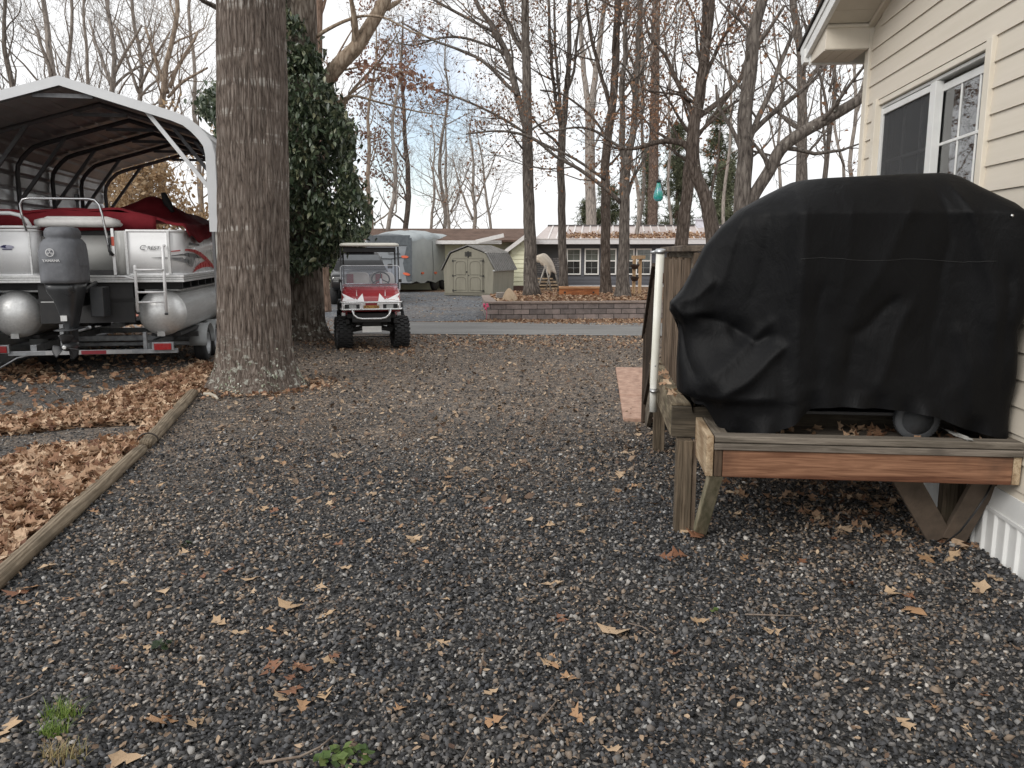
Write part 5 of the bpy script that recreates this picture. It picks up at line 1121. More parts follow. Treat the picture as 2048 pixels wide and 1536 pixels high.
# wheels, leg and base shelf showing under the hem
M_gw = pm('grey_wheel_plastic', (.075, .08, .086), (.055, .058, .062), rough=.55, scale=20)
for uu in (4.31, 4.72):
    w_ = MB(); Mw = T(uu-4.47, .49-.9, .672+.118, 0, 0, 0) @ Matrix.Rotation(R(90), 4, 'Y')
    w_.lathe([(.085, -.024), (.112, -.024), (.118, -.018), (.118, .018), (.112, .024), (.085, .024), (.085, -.024)], 40, M=Mw)
    for i in range(44): a = 2*math.pi*i/44; w_.box(.114, .1205, -.004, .004, -.02, .02, M=Mw @ Matrix.Rotation(a, 4, 'Z'))
    wo = w_.build('wheel', M_gw, gl)
    h_ = MB(); h_.lathe([(.0, -.018), (.024, -.018), (.026, 0), (.026, .018), (0, .018)], 20, M=Mw)
    for i in range(5): h_.box(.02, .088, -.016, .016, -.012, .012, M=Mw @ Matrix.Rotation(2*math.pi*i/5, 4, 'Z'))
    h_.build('hub', pm('pale_hub_plastic', (.13, .135, .14), rough=.5), wo)
for (uu, nn) in ((4.33, 1.24), (4.70, 1.24), (4.70, .49)):
    MB().box(uu-.02-4.47, uu+.02-4.47, nn-.025-.9, nn+.025-.9, .674, 1.0).build('leg', M_black, gl, bevel=.004)
MB().box(4.32-4.47, 4.70-4.47, .5-.9, 1.22-.9, .80, .82).build('bottom_shelf', M_black, gl, bevel=.004)
P = [tuple(hw(rnd.uniform(4.22, 4.55), rnd.uniform(.15, 1.5), .682)) for i in range(46)]
tag(scatter('platform_leaves', LEAF, P, np.column_stack([rs.normal(0, .5, 46), rs.normal(0, .5, 46), rs.uniform(0, 6, 46)]), rs.uniform(.06, .11, 46), M_leaf), kind='stuff')
k = MB(); r_ = random.Random(4)
for i in range(12): k.add(*[[tuple(Vector(v_)*.012*r_.uniform(.5, 1.4)+Vector((r_.gauss(0, .012), r_.gauss(0, .06), .006))) for v_ in CH[i][0]], CH[i][1]])
o = k.build('ash_crumbs', M_pebble); o.location = hw(4.20, .30, .715); tag(o, 'small heap of white crumbs lying on the edge of the platform under the cover', 'crumbs')
# pink paving slabs at the foot of the stair
m, nt, b, o = nodes('pink_slab'); v = coords(nt); n = N(nt, 'TexNoise', Scale=5., Detail=8, Roughness=.7); L(nt, coords(nt, (1, 3, 1)), n.inputs['Vector'])
n2 = N(nt, 'TexNoise', Scale=28., Detail=6); L(nt, coords(nt, (1, .35, 1)), n2.inputs['Vector'])
L(nt, mixc(nt, .6, ramp(nt, n.outputs[0], [(.3, (.31, .18, .13)), (.7, (.50, .335, .25))]).outputs[0], ramp(nt, n2.outputs[0], [(.35, (.45, .42, .4)), (.6, (1.1, 1.1, 1.1))]).outputs[0], 'MULTIPLY'), b.inputs['Base Color']); b.inputs['Roughness'].default_value = .85; bump(nt, b, n2.outputs[0], .5, .01)
for (u0, u1, lab) in ((7.80, 9.14, 'pink stone-pressed paving slab nearer the deck stair'), (9.18, 11.5, 'pink stone-pressed paving slab farther along, towards the road')):
    o = MB().box(-.55, .5, 0, 1, -.01, .035).build('paving_slab', m, bevel=.008)
    for v_ in o.data.vertices: v_.co.x, v_.co.y = v_.co.y*(u1-u0), v_.co.x
    o.data.flip_normals(); o.location = hw(u0, 1.48, 0); o.rotation_euler = (0, 0, HRZ); tag(o, lab, 'paving slab', 'paving slabs by the deck stair')
# teal glass lantern hanging from the arching limb
lp = at(1317, 380, 19.2); s = pxm(19.2)
ln = thing('glass_lantern', 'teal pear-shaped glass lantern hanging from the arching oak limb', 'lantern', lp)
m, nt, b, o = nodes('teal_glass'); n = N(nt, 'TexNoise', Scale=7., Detail=3); L(nt, coords(nt), n.inputs['Vector'])
sx = N(nt, 'SeparateXYZ'); L(nt, coords(nt), sx.inputs[0]); 
c1 = ramp(nt, n.outputs[0], [(.36, (.02, .36, .26)), (.52, (.05, .45, .42)), (.62, (.24, .50, .62)), (.72, (.45, .22, .50))]).outputs[0]
L(nt, c1, b.inputs['Base Color']); b.inputs['Roughness'].default_value = .06; b.inputs['Coat Weight'].default_value = .6; b.inputs['Transmission Weight'].default_value = .25
MB().lathe([(.0, -22*s), (5*s, -21.5*s), (8.5*s, -18*s), (9.8*s, -13*s), (9.3*s, -8*s), (7.4*s, -2*s), (5.4*s, 4*s), (4.2*s, 10*s), (4., 0.)][:-1]+[(3.6*s, 14*s)], 28).build('globe', m, ln)
MB().lathe([(0, 14*s), (4.6*s, 14*s), (4.8*s, 18*s), (3.2*s, 20*s), (0, 20.5*s)], 18).build('cap', M_black, ln)
MB().tube([(0, 0, 20*s), (0, 0, 60*s), (.02, 0, 96*s)], .004, 5).build('hanging_wire', M_black, ln)
MB().tube([(4*s, -3*s, 14*s), (7*s, -6*s, 2*s), (8*s, -7*s, -8*s), (5*s, -5*s, -19*s)], .006, 5).build('wire_wrap', M_black, ln)
# ---------------------------------------------------------------- pontoon boat, its trailer and the carport
BA = R(9.8); BO = Vector((-5.776, 10.84, 0)); BX = Vector((math.cos(BA), math.sin(BA), 0)); BY = Vector((-math.sin(BA), math.cos(BA), 0))
def bplane(px, py, ly=None, lx=None):
    r = ray(px, py); nrm = BY if ly is not None else BX; dd = ly if ly is not None else lx
    t = (dd+BO.dot(nrm))/r.dot(nrm); p = r*t; p.z += HC; q = p-BO
    return (q.dot(BX), q.dot(BY), p.z)
M_alu = pm('brushed_aluminium', (.74, .74, .73), (.62, .62, .61), metal=.6, rough=.44, scale=5, stretch=(6, .6, 6), rv=.12)
M_alud = pm('dull_aluminium', (.50, .50, .49), (.34, .34, .33), metal=.7, rough=.5, scale=9)
M_panel = pm('boat_panel_white', (.88, .88, .88), (.84, .84, .84), rough=.3, scale=2, coat=.2)
M_panelg = pm('boat_panel_grey', (.62, .62, .60), (.56, .56, .54), rough=.35, scale=2)
M_chrome = pm('rail_steel', (.68, .68, .69), (.55, .55, .56), metal=.95, rough=.2, scale=20)
M_vinylw = pm('white_upholstery', (.72, .70, .68), (.64, .62, .60), rough=.5, scale=9, bmp=.05)
M_redc = pm('red_boat_cloth', (.235, .020, .028), (.155, .014, .020), rough=.8, scale=2.4, bmp=.25, dist=.05, spec=.2)
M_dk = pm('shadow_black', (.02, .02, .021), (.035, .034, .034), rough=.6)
bt = thing('pontoon_boat', 'white pontoon boat with red cover and grey-hooded outboard motor, under the carport', 'boat', BO, BA)
for sx_ in (-1, 1):
    k = MB(); prof = []
    for i in range(11): a = math.pi/2*i/10; prof.append((.315*math.sin(a), .24-.24*math.cos(a)))
    prof += [(.319, .245), (.319, .262), (.315, .268), (.315, 2.4), (.318, 2.41), (.318, 2.425), (.315, 2.43), (.315, 5.5), (.27, 5.95), (.16, 6.3), (.04, 6.5), (0, 6.52)]
    M_ = T(.93*sx_, -.06, .872) @ Matrix.Rotation(R(-90), 4, 'X')
    k.lathe(prof, 48, M=M_); o = k.build('pontoon', M_alu, bt)
    k = MB(); k.box(.93*sx_-.05, .93*sx_+.05, .02, .05, .555, .62); k.box(.93*sx_-.24, .93*sx_+.24, .28, 5.6, 1.165, 1.19); k.bar((.93*sx_+.20, .3, 1.10), (.93*sx_+.20, 5.6, 1.10), .02, .02); k.build('keel_bracket', M_alud, o)
dk_ = MB()
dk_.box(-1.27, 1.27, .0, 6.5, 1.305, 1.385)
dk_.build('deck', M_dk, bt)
rr = MB(); 
for z0, z1, d_ in ((1.300, 1.332, .016), (1.336, 1.362, .010), (1.366, 1.396, .018)):
    rr.box(-1.27-d_, 1.27+d_, -d_, -.001, z0, z1); rr.box(1.271, 1.27+d_, .0, 6.5, z0, z1); rr.box(-1.27-d_, -1.271, 0, 6.5, z0, z1)
rr.build('rub_rail', M_alu, bt, bevel=.003)
cc = MB()
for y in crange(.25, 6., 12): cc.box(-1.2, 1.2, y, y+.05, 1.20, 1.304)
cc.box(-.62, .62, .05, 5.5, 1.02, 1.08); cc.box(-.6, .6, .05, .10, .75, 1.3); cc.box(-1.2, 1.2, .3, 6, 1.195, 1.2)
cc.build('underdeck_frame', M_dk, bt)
# fence panels, with the rounded stern corners
def panel(name, path, z0, z1, m, thick=.02):
    k = MB(); n_ = len(path); vs = [(x, y, z) for z in (z0, z1) for x, y in path]
    k.add(vs, [(i, i+1, n_+i+1, n_+i) for i in range(n_-1)], 0, True); return k.build(name, m, bt, solid=thick)
def sweep(pts, y0=.06): return pts
right = [(.56, .06), (.60, .06), (1.0, .06), (1.05, .06)]+[(1.06+.19*math.sin(R(a)), .25-.19*math.cos(R(a))) for a in range(0, 91, 10)]+[(1.25, .27), (1.25, .4), (1.25, 6.2)]
panel('fence_panel', right, 1.40, 1.985, M_panel)
left = [(-.60, .36), (-.60, .25)]+[(-.72+.13*math.cos(R(a)), .18-.12*math.sin(R(a))) for a in range(10, 91, 10)]+[(-.74, .06), (-.80, .06), (-1.0, .06), (-1.05, .06)]+[(-1.06-.19*math.sin(R(a)), .25-.19*math.cos(R(a))) for a in range(0, 91, 10)]+[(-1.25, .27), (-1.25, .4), (-1.25, 6.2)]
panel('fence_panel', left[::-1], 1.40, 1.985, M_panel)
panel('corner_panel', [(.40, .40), (.40, .25)]+[(.50-.10*math.cos(R(a)), .17-.10*math.sin(R(a))) for a in range(0, 91, 15)]+[(.545, .07)], 1.40, 1.99, M_panelg)
panel('stern_panel', [(-.60, .40), (.40, .40)], 1.46, 1.94, M_panelg)
MB().box(-.6, .4, .385, .41, 1.36, 1.46).box(-.6, .4, .38, .41, 1.935, 2.0).build('panel_edge', M_dk, bt)
for path, z in ((right, 1.40), (right, 1.99), (left, 1.40), (left, 1.99), (left, 2.035)):
    MB().tube([(x, y-.004, z) for x, y in path], .019, 8).build('fence_rail', M_panel, bt)
for x, y in ((.56, .055), (1.10, .062), (-.66, .09), (-1.10, .065)): MB().box(x-.018, x+.018, y-.03, y-.002, 1.40, 1.99).build('fence_post', M_alu, bt, bevel=.003)
MB().box(.546, .556, .045, .09, 1.40, 1.98).build('panel_gap', M_dk, bt)
# grab loop on the left panel, stern cushion, chrome arch, gate post
MB().tube([(-1.5+.25, .1, 2.05), (-1.25, .1, 2.17), (-1.20, .09, 2.215), (-.86, .08, 2.215), (-.75, .08, 2.19), (-.67, .09, 2.12), (-.63, .1, 2.03)], .027, 10).build('grab_rail', M_panel, bt)
MB().tube([(-.60, .20, 2.09), (-.50, .18, 2.10), (.36, .18, 2.10), (.46, .20, 2.09)], [.05, .062, .062, .045], 14).tube([(-.56, .2, 2.10), (-.44, .18, 2.155), (.30, .18, 2.155), (.42, .2, 2.12), (.47, .22, 2.06)], .03, 10).build('stern_cushion', M_vinylw, bt)
arch = [(-.66, .02, 1.98), (-.69, .0, 2.20), (-.70, .0, 2.33), (-.66, .0, 2.39), (-.58, .0, 2.405), (.14, .0, 2.405), (.22, .0, 2.39), (.27, .0, 2.33), (.30, .0, 2.20), (.34, .02, 1.80), (.36, .02, 1.66)]
MB().tube(arch, .016, 10).build('ski_tow_arch', M_chrome, bt)
g0 = bplane(239, 455, ly=-.02); 
MB().box(.395, .430, -.03, .0, 1.40, 2.02).build('gate_post', M_panel, bt, bevel=.004)
MB().box(.36, .395, -.045, -.01, 1.80, 1.90).build('latch', M_black, bt, bevel=.006)
MB().box(.395, .432, -.034, -.029, 1.79, 1.91).build('reflector', pm('red_reflector', (.55, .10, .06), rough=.3), bt)
MB().tube([(.36, -.03, 1.8), (.37, -.05, 1.72), (.41, -.04, 1.66)], .02, 6).build('strap', M_black, bt)
MB().tube([(-.16, .5, 2.1), (-.16, .5, 2.42)], .018, 8).lathe([(.03, 0), (.034, .02), (.034, .09), (0, .10)], 14, M=T(-.16, .5, 2.40)).build('light_pole', M_black, bt)
# the red cover: one draped sheet with a raised hump and a sagging starboard edge
nx, ny = 70, 90; vs = []
def cover_z(x, y):
    z = 2.08+.22*max(0, 1-abs(x/1.2)**3)*(.25+.75*max(0, min(1, (1.32-x)/.9)))
    hump = .27*math.exp(-((x-.50)/.48)**2-((y-2.1)/.55)**2)+.16*math.exp(-((x-.85)/.36)**2-((y-3.3)/.8)**2)+.10*math.exp(-((x+.2)/.7)**2-((y-4.6)/.9)**2)
    z += hump+.03*noise.noise((x*2.2, y*1.3, 2))+.018*noise.noise((x*6, y*3, 5))
    return z
for j in range(ny):
    y = .30+(6.3-.30)*(j/(ny-1))**1.25
    for i in range(nx):
        t = -1+2*i/(nx-1); x = t*1.36; e = max(0, (abs(t)-.93)/.07)
        z = cover_z(min(max(x, -1.15), 1.15), y)
        drop = .10+(.10*math.exp(-((y-1.0)/.5)**2) if t > 0 else .03)+.015*math.sin(y*9)
        z = z*(1-e)+(2.05-drop)*e if e > 0 else z
        yy = y
        if j == 0: z -= .03
        vs.append((x*(1-.02*e), yy, z+.004))
fs = [(j*nx+i, j*nx+i+1, (j+1)*nx+i+1, (j+1)*nx+i) for j in range(ny-1) for i in range(nx-1)]
k = MB(); k.add(vs, fs, 0, True)
k.build('boat_cover', M_redc, bt, solid=.008)
# port side / stern edge of the cover seen over the cushion
k = MB(); k.loft([[(x, .30+.02*math.sin(x*7), 2.0+.27*a*(1-.35*max(0, x)**2)+.006*math.sin(x*11)) for x in crange(-1.25, .9, 40)] for a in (0, .5, 1)], closed=False, caps=False); k.build('boat_cover_skirt', M_redc, bt, solid=.006)
# decals traced round the starboard corner
def wrap(px, py):
    lo, hi = 0., 6.
    def pos(s):
        if s < .50: return (.56+s, .06-.024)
        s -= .5; al = .19*math.pi/2
        if s < al: a = s/.19; return (1.06+.218*math.sin(a), .25-.218*math.cos(a))
        return (1.278, .25+s-al)
    def pxs(s): x, y = pos(s); q = BO+BX*x+BY*y; return proj((q.x, q.y, 1.7))[0]
    for _ in range(40):
        mid = (lo+hi)/2
        if pxs(mid) < px: lo = mid
        else: hi = mid
    x, y = pos(lo); q = BO+BX*x+BY*y; r = ray(px, py); t = q.y/r.y
    return (x, y, HC+r.z*t)
def decal(name, poly, m, sub=5):
    a = []
    for (x0, y0), (x1, y1) in zip(poly, poly[1:]+poly[:1]):
        for q in range(sub): a.append((x0+(x1-x0)*q/sub, y0+(y1-y0)*q/sub))
    k = MB(); k.sheet([wrap(*p) for p in a]); return k.build(name, m, bt, solid=.003)
def band(name, top, bot, m):
    k = MB(); n_ = len(top); k.add([wrap(*p) for p in top]+[wrap(*p) for p in bot], [(i, i+1, n_+i+1, n_+i) for i in range(n_-1)]); return k.build(name, m, bt, solid=.003)
M_dred = pm('decal_red', (.55, .07, .07), rough=.3); M_dgrey = pm('decal_charcoal', (.09, .095, .10), (.22, .22, .22), rough=.3, scale=9); M_dg2 = pm('decal_silver', (.34, .34, .34), rough=.3)
band('stripe_decal', [(342, 502), (358, 500), (376, 497.5), (390, 499), (402, 505), (414, 516), (424, 529), (426, 535)], [(342, 503.5), (358, 502.5), (376, 501.5), (388, 504.5), (399, 511.5), (408, 519.5), (413, 524), (424, 536)], M_dred)
band('swoosh_decal', [(384, 545), (390, 534), (400, 526), (412, 520.5), (420, 529), (426, 536)], [(384, 545.5), (393, 539), (403, 535), (413, 533.5), (420, 533.5), (426, 537)], M_dred)
band('swoosh_decal', [(342, 511), (362, 508), (376, 505.5), (390, 508), (402, 515.5)], [(342, 512.5), (362, 511), (374, 512), (388, 515), (401, 517)], M_dgrey)
band('swoosh_decal', [(302, 515), (324, 513.5), (344, 515), (362, 515), (380, 514), (391, 512.5), (386, 527)], [(302, 515.5), (324, 516.5), (344, 520), (362, 524), (374, 528), (381, 533), (384, 533.5)], M_dg2)
band('swoosh_decal', [(344, 515), (362, 515), (376, 519), (384, 526)], [(344, 518), (362, 522), (374, 527), (383, 531)], M_dgrey)
decal('number_plate', [(377, 491), (389, 491), (389, 495), (377, 495)], pm('decal_white', (.7, .7, .66)), 2); decal('number_mark', [(381, 484.5), (388, 487), (399, 488), (399, 492), (388, 490), (381, 490)], M_dgrey, 2)
decal('port_mark', [(426, 519), (431, 519), (431, 527), (426, 527)], M_dred, 2)
xs = wrap(301, 496); MT = T(xs[0], xs[1]-.006, xs[2], R(90), 0, 0)
text('lettering', 'REST', .068, M_dgrey, bt, MT @ T(.040, 0, 0), .003, 1.1, .25); text('lettering', 'C', .092, M_dgrey, bt, MT @ T(-.105, .004, 0), .003, 1.2, .25)
# oval sticker on the left stern panel
s0 = bplane(14, 494, ly=.046); k = MB(); Ms = T(s0[0], .043, s0[2])
k.prism([(.085*math.cos(R(a)), .026*math.sin(R(a))) for a in range(0, 360, 20)], -.001, .003, M=Ms); st = k.build('sticker', pm('sticker_pale_blue', (.50, .50, .62)), bt)
k = MB(); k.prism([(-.08, .0), (-.04, .026), (.0, .026), (-.02, .0), (.0, -.018), (-.03, -.012)], -.002, .002, M=Ms); k.box(-.06, .06, -.002, .002, -.036, -.026, M=Ms); k.build('sticker_mark', pm('sticker_navy', (.02, .02, .10)), st)
# swim ladder off the right of the stern
k = MB()
k.tube([(.69, -.13, .90), (.69, -.11, 1.50), (.685, -.10, 1.53)], .021, 10); k.tube([(1.055, -.13, .885), (1.055, -.10, 1.50), (1.05, -.06, 1.78), (1.05, .02, 1.79)], .021, 10)
for z in (1.035, 1.17, 1.47): k.tube([(.69, -.125, z), (1.055, -.125, z)], .014, 8)
k.tube([(.69, -.10, 1.34), (.55, -.08, 1.38), (.42, -.05, 1.375)], .014, 8)
ld = k.build('ladder', pm('ladder_white', (.82, .82, .82), (.74, .74, .74), rough=.3), bt)
for x, z in ((.69, .875), (1.055, .86)): MB().tube([(x, -.131, z), (x, -.13, z+.03)], .024, 10).build('rubber_foot', M_black, ld)
# outboard motor
mt_ = MB(); MXo, MYo = -.03, -.55
def ring(z, w_, d_, r_, ox=0, oy=0, n_=5, wob=0):
    return [(MXo+ox+x*(1+wob*noise.noise((x*9, y*9, z*7))), MYo+oy+y*(1+wob*noise.noise((x*9+5, y*9, z*7))), z+wob*.15*noise.noise((x*7, y*7, z))) for x, y in rrect(w_, d_, r_, n_)]
k = MB(); k.loft([ring(1.318, .40, .58, .10), ring(1.325, .435, .64, .12), ring(1.37, .445, .66, .14), ring(1.55, .45, .68, .15, 0, 0, 5, .03), ring(1.72, .445, .67, .16, 0, 0, 5, .05), ring(1.81, .42, .63, .17, 0, .01, 5, .06), ring(1.865, .355, .55, .15, 0, .03, 5, .05), ring(1.875, .31, .48, .13, 0, .04, 5, .05), ring(1.90, .34, .50, .14, 0, .03, 5, .08), ring(1.96, .345, .50, .15, 0, .03, 5, .08), ring(2.005, .31, .44, .14, 0, .03, 5, .08), ring(2.02, .22, .3, .1, 0, .03)])
M_hood = pm('grey_hood_cloth', (.155, .16, .175), (.115, .12, .13), rough=.75, scale=6, bmp=.35, dist=.03)
mo = k.build('outboard_motor', M_hood, bt)
M_motor = pm('motor_charcoal', (.03, .032, .035), (.045, .047, .05), rough=.35, scale=6, coat=.2)
k = MB(); k.loft([ring(1.325, .38, .55, .10), ring(1.22, .36, .52, .10), ring(1.10, .27, .44, .08, .01, .02), ring(.96, .20, .36, .06, .01, .02), ring(.84, .15, .32, .05, .01, .02), ring(.74, .10, .30, .045, .01, .02), ring(.715, .08, .30, .04, .01, .02), ring(.60, .07, .28, .034, .01, .02), ring(.54, .07, .26, .03, .01, .02)])
k.loft([ring(.735, .24, .58, .10, .01, -.04), ring(.722, .24, .58, .10, .01, -.04)])
k.prism([(-.20, .50), (.1, .50), (.05, .40), (-.06, .33), (-.15, .345)], MXo+.003, MXo+.017, M=T(0, MYo+.06, 0), plane='yz')
k.build('leg_housing', M_motor, mo)
k = MB(); Mp = T(MXo+.01, MYo-.12, .515) @ Matrix.Rotation(R(-90), 4, 'X'); k.lathe([(0, -.16), (.03, -.15), (.058, -.08), (.06, .05), (.05, .2), (.02, .3), (0, .31)], 20, M=Mp); k.build('gear_case', M_motor, mo)
k = MB()
for i in range(3):
    Mb = T(MXo+.01, MYo-.24, .515) @ Matrix.Rotation(R(120*i+8), 4, 'Y'); V = []
    for a in range(0, 9):
        t = a/8; ang = R(-55+110*t)*.55
        for rr_ in (.045, .10, .15, .175-.02*abs(t-.5)): V.append((rr_*math.sin(ang*1.0), (t-.5)*.09, rr_*math.cos(ang)))
    k.add(V, [(a*4+b_, a*4+b_+1, (a+1)*4+b_+1, (a+1)*4+b_) for a in range(8) for b_ in range(3)], 0, True, Mb)
pr_ = k.build('propeller', M_black, mo, solid=.006)
MB().lathe([(0, -.05), (.02, -.05), (.03, -.035), (.045, -.03), (.052, .03), (.05, .08)], 20, M=T(MXo+.01, MYo-.24, .515) @ Matrix.Rotation(R(-90), 4, 'X')).build('hub', M_motor, pr_)
MB().lathe([(.013, -.052), (.024, -.054), (.024, -.045), (.013, -.045)], 18, M=T(MXo+.01, MYo-.24, .515) @ Matrix.Rotation(R(-90), 4, 'X')).build('prop_nut', M_alu, pr_)
k = MB(); k.box(MXo-.10, MXo+.10, MYo+.26, -.03, 1.0, 1.34); k.box(MXo+.20, MXo+.36, MYo+.20, -.05, .86, 1.25); k.bar((MXo+.16, MYo+.2, 1.2), (MXo+.2, -.05, 1.3), .05, .05); k.build('mount_bracket', M_motor, mo, bevel=.01)
MB().box(MXo-.045, MXo+.03, MYo-.172, MYo-.16, .84, .91).build('anode', M_alu, mo)
MB().box(MXo-.36, MXo-.13, MYo+.1, MYo+.14, 1.06, 1.075).build('trim_tab', M_alud, mo)
M_logo = pm('embroidery_white', (.62, .62, .62), rough=.6)
ML = T(MXo-.035, MYo-.353, 1.70, R(90), 0, 0)
k = MB()
for i in range(32):
    a, b_ = R(i*11.25), R((i+1)*11.25); k.add([(.050*math.cos(a), .050*math.sin(a), 0), (.050*math.cos(b_), .050*math.sin(b_), 0), (.041*math.cos(b_), .041*math.sin(b_), 0), (.041*math.cos(a), .041*math.sin(a), 0)], [(0, 1, 2, 3)], 0, False, ML)
for a in (90, 210, 330):
    Mk = ML @ Matrix.Rotation(R(a), 4, 'Z'); k.box(.0, .038, -.003, .003, -.001, .002, M=Mk); k.box(.018, .038, -.012, -.008, -.001, .002, M=Mk); k.box(.018, .038, .008, .012, -.001, .002, M=Mk)
k.build('logo', M_logo, mo)
text('lettering', 'YAMAHA', .044, M_logo, mo, T(MXo-.03, MYo-.350, 1.60, R(90), 0, 0), .002, 1.1, 0, True)
MB().box(MXo+.222, MXo+.235, MYo-.16, MYo+.12, 1.535, 1.625).build('hood_pocket', M_hood, mo)
# trailer
tl_ = thing('boat_trailer', 'galvanised tandem-axle boat trailer with red tail lights, under the pontoon boat', 'trailer', BO, BA)
M_galv = pm('galvanised_steel', (.34, .35, .36), (.24, .25, .26), metal=.55, rough=.5, scale=14)
k = MB(); k.box(-1.02, 1.14, -.03, .04, .325, .385)
for x in (-.72, .72): k.box(x-.04, x+.04, .04, 6.2, .36, .46)
for y in (1.3, 2.6, 4.2, 5.6): k.box(-.72, .72, y, y+.07, .37, .45)
k.bar((-.72, 6.2, .41), (0, 7.6, .41), .08, .09); k.bar((.72, 6.2, .41), (0, 7.6, .41), .08, .09); k.bar((0, 7.5, .41), (0, 8.3, .41), .09, .09)
k.box(-1.0, 1.0, 1.6, 1.66, .26, .32); k.box(-1.0, 1.0, 2.28, 2.34, .26, .32); k.build('frame', M_galv, tl_, bevel=.004)
for x in (-.93, .93):
    k = MB()
    for dx in (-.16, .16): k.box(x+dx-.04, x+dx+.04, .3, 5.4, .535, .575)
    k.box(x-.3, x+.3, .9, .96, .46, .535); k.box(x-.3, x+.3, 3., 3.06, .46, .535); k.build('bunk', M_dk, tl_)
MB().box(.70, .745, -.02, .04, .386, .62).build('guide_post', M_galv, tl_, bevel=.003)
MB().box(-.36, -.31, .0, .04, .386, .74).build('guide_post', M_galv, tl_, bevel=.003)
MB().box(-.10, .22, -.034, -.031, .33, .38).build('reflective_tape', pm('tape_red', (.22, .02, .03), rough=.4), tl_)
MB().box(.22, .55, -.034, -.031, .33, .38).box(-.55, -.10, -.034, -.031, .33, .38).build('reflective_tape', pm('tape_silver', (.38, .38, .38), rough=.4), tl_)
M_tail = pm('tail_light_red', (.35, .012, .015), (.26, .01, .012), rough=.25, coat=.5)
for x, z in ((.96, .42), (-1.12, .42)):
    lb = MB().box(x-.14, x+.14, -.07, -.02, z-.055, z+.06).build('light_housing', M_galv, tl_, bevel=.004); MB().box(x-.11, x+.115, -.085, -.071, z-.045, z+.045).build('tail_light', M_tail, lb, bevel=.006)
MB().tube([(-1.3, -.2, .05), (-.9, -.05, .30), (-.75, .0, .33)], .012, 6).build('strap_bar', M_galv, tl_)
M_tyre = pm('tyre_rubber', (.016, .016, .017), (.028, .028, .028), rough=.8, scale=30, bmp=.1)
M_rim = pm('grey_rim', (.40, .41, .42), (.30, .31, .32), metal=.4, rough=.45, scale=12)
for x in (-1.14, 1.14):
    s_ = 1 if x > 0 else -1
    for y in (1.64, 2.31):
        Mw = T(x, y, .28) @ Matrix.Rotation(R(90)*s_, 4, 'Y')
        k = MB(); k.lathe([(.17, -.085), (.24, -.09), (.275, -.07), (.28, -.03), (.28, .03), (.275, .07), (.24, .09), (.17, .085), (.17, -.085)], 36, M=Mw); wo = k.build('wheel', M_tyre, tl_)
        k = MB(); k.lathe([(0, .03), (.04, .05), (.06, .03), (.10, .02), (.14, .045), (.17, .085), (.175, .09), (.17, .05), (.17, -.06), (0, -.06)], 28, M=Mw); k.build('rim', M_rim, wo)
        k = MB(); n_ = 14; V = []
        for xx in (x-.13, x+.13):
            for i in range(n_+1): a = R(-5+190*i/n_); V.append((xx, y-math.cos(a)*.325, .30+math.sin(a)*.30))
        k.add(V, [(i, i+1, n_+2+i, n_+1+i) for i in range(n_)], 0, True); k.build('fender', pm('fender_grey', (.36, .37, .37), (.29, .30, .30), rough=.4), tl_, solid=.006)
# carport
M_cpw = pm('carport_white', (.66, .67, .68), (.60, .61, .62), rough=.4, scale=3)
M_cpr = pm('carport_sheet', (.42, .415, .41), (.32, .315, .31), rough=.4, metal=.25, scale=1.3, detail=9)
M_cps = pm('carport_side_sheet', (.80, .82, .83), (.62, .64, .66), rough=.35, metal=.3, scale=2.)
M_cpf = pm('carport_tube', (.16, .16, .165), (.12, .12, .125), metal=.4, rough=.5, scale=10)  # galvanised tube coloured dark grey, with the shade under the roof put in
cp_ = thing('carport', 'steel carport with white edge trim and a ribbed metal roof sheltering the pontoon boat', 'carport', BO, BA)
CX, CW, CE, CPK = .13, 1.74, 3.03, 3.80; Y0c, Y1c = -.62, 6.5
def archp(off=0., n=6):
    h = CW+off
    return [(h, 0), (h, 2.93+off*.3), (1.715+off*.95, 3.06+off*.5), (1.65+off*.85, 3.165+off*.65), (1.56+off*.7, 3.265+off*.8), (1.45+off*.5, 3.355+off*.9), (1.30+off*.35, 3.415+off), (0, CPK+off*1.05)]
AR = archp()
def full(p): return [(CX+x, z) for x, z in p]+[(CX-x, z) for x, z in p[-2::-1]]
for i in range(6):
    y = Y0c+.05+(Y1c-Y0c-.1)*i/5
    k = MB(); k.tube([(x, y, z) for x, z in full(archp(-.045))], .036, 4, smooth=False); fr_ = k.build('frame_arch', M_cpf, cp_)
    for s in (1, -1):
        k = MB(); k.bar((CX+s*(CW-.06), y, 2.50), (CX+s*(CW-.78), y, 3.46), .05, .05); k.build('knee_brace', M_cpw if i == 0 else M_cpf, fr_)
    k = MB(); k.bar((CX-.35, y, CPK-.19), (CX+.35, y, CPK-.19), .04, .05); k.build('peak_brace', M_cpf, fr_)
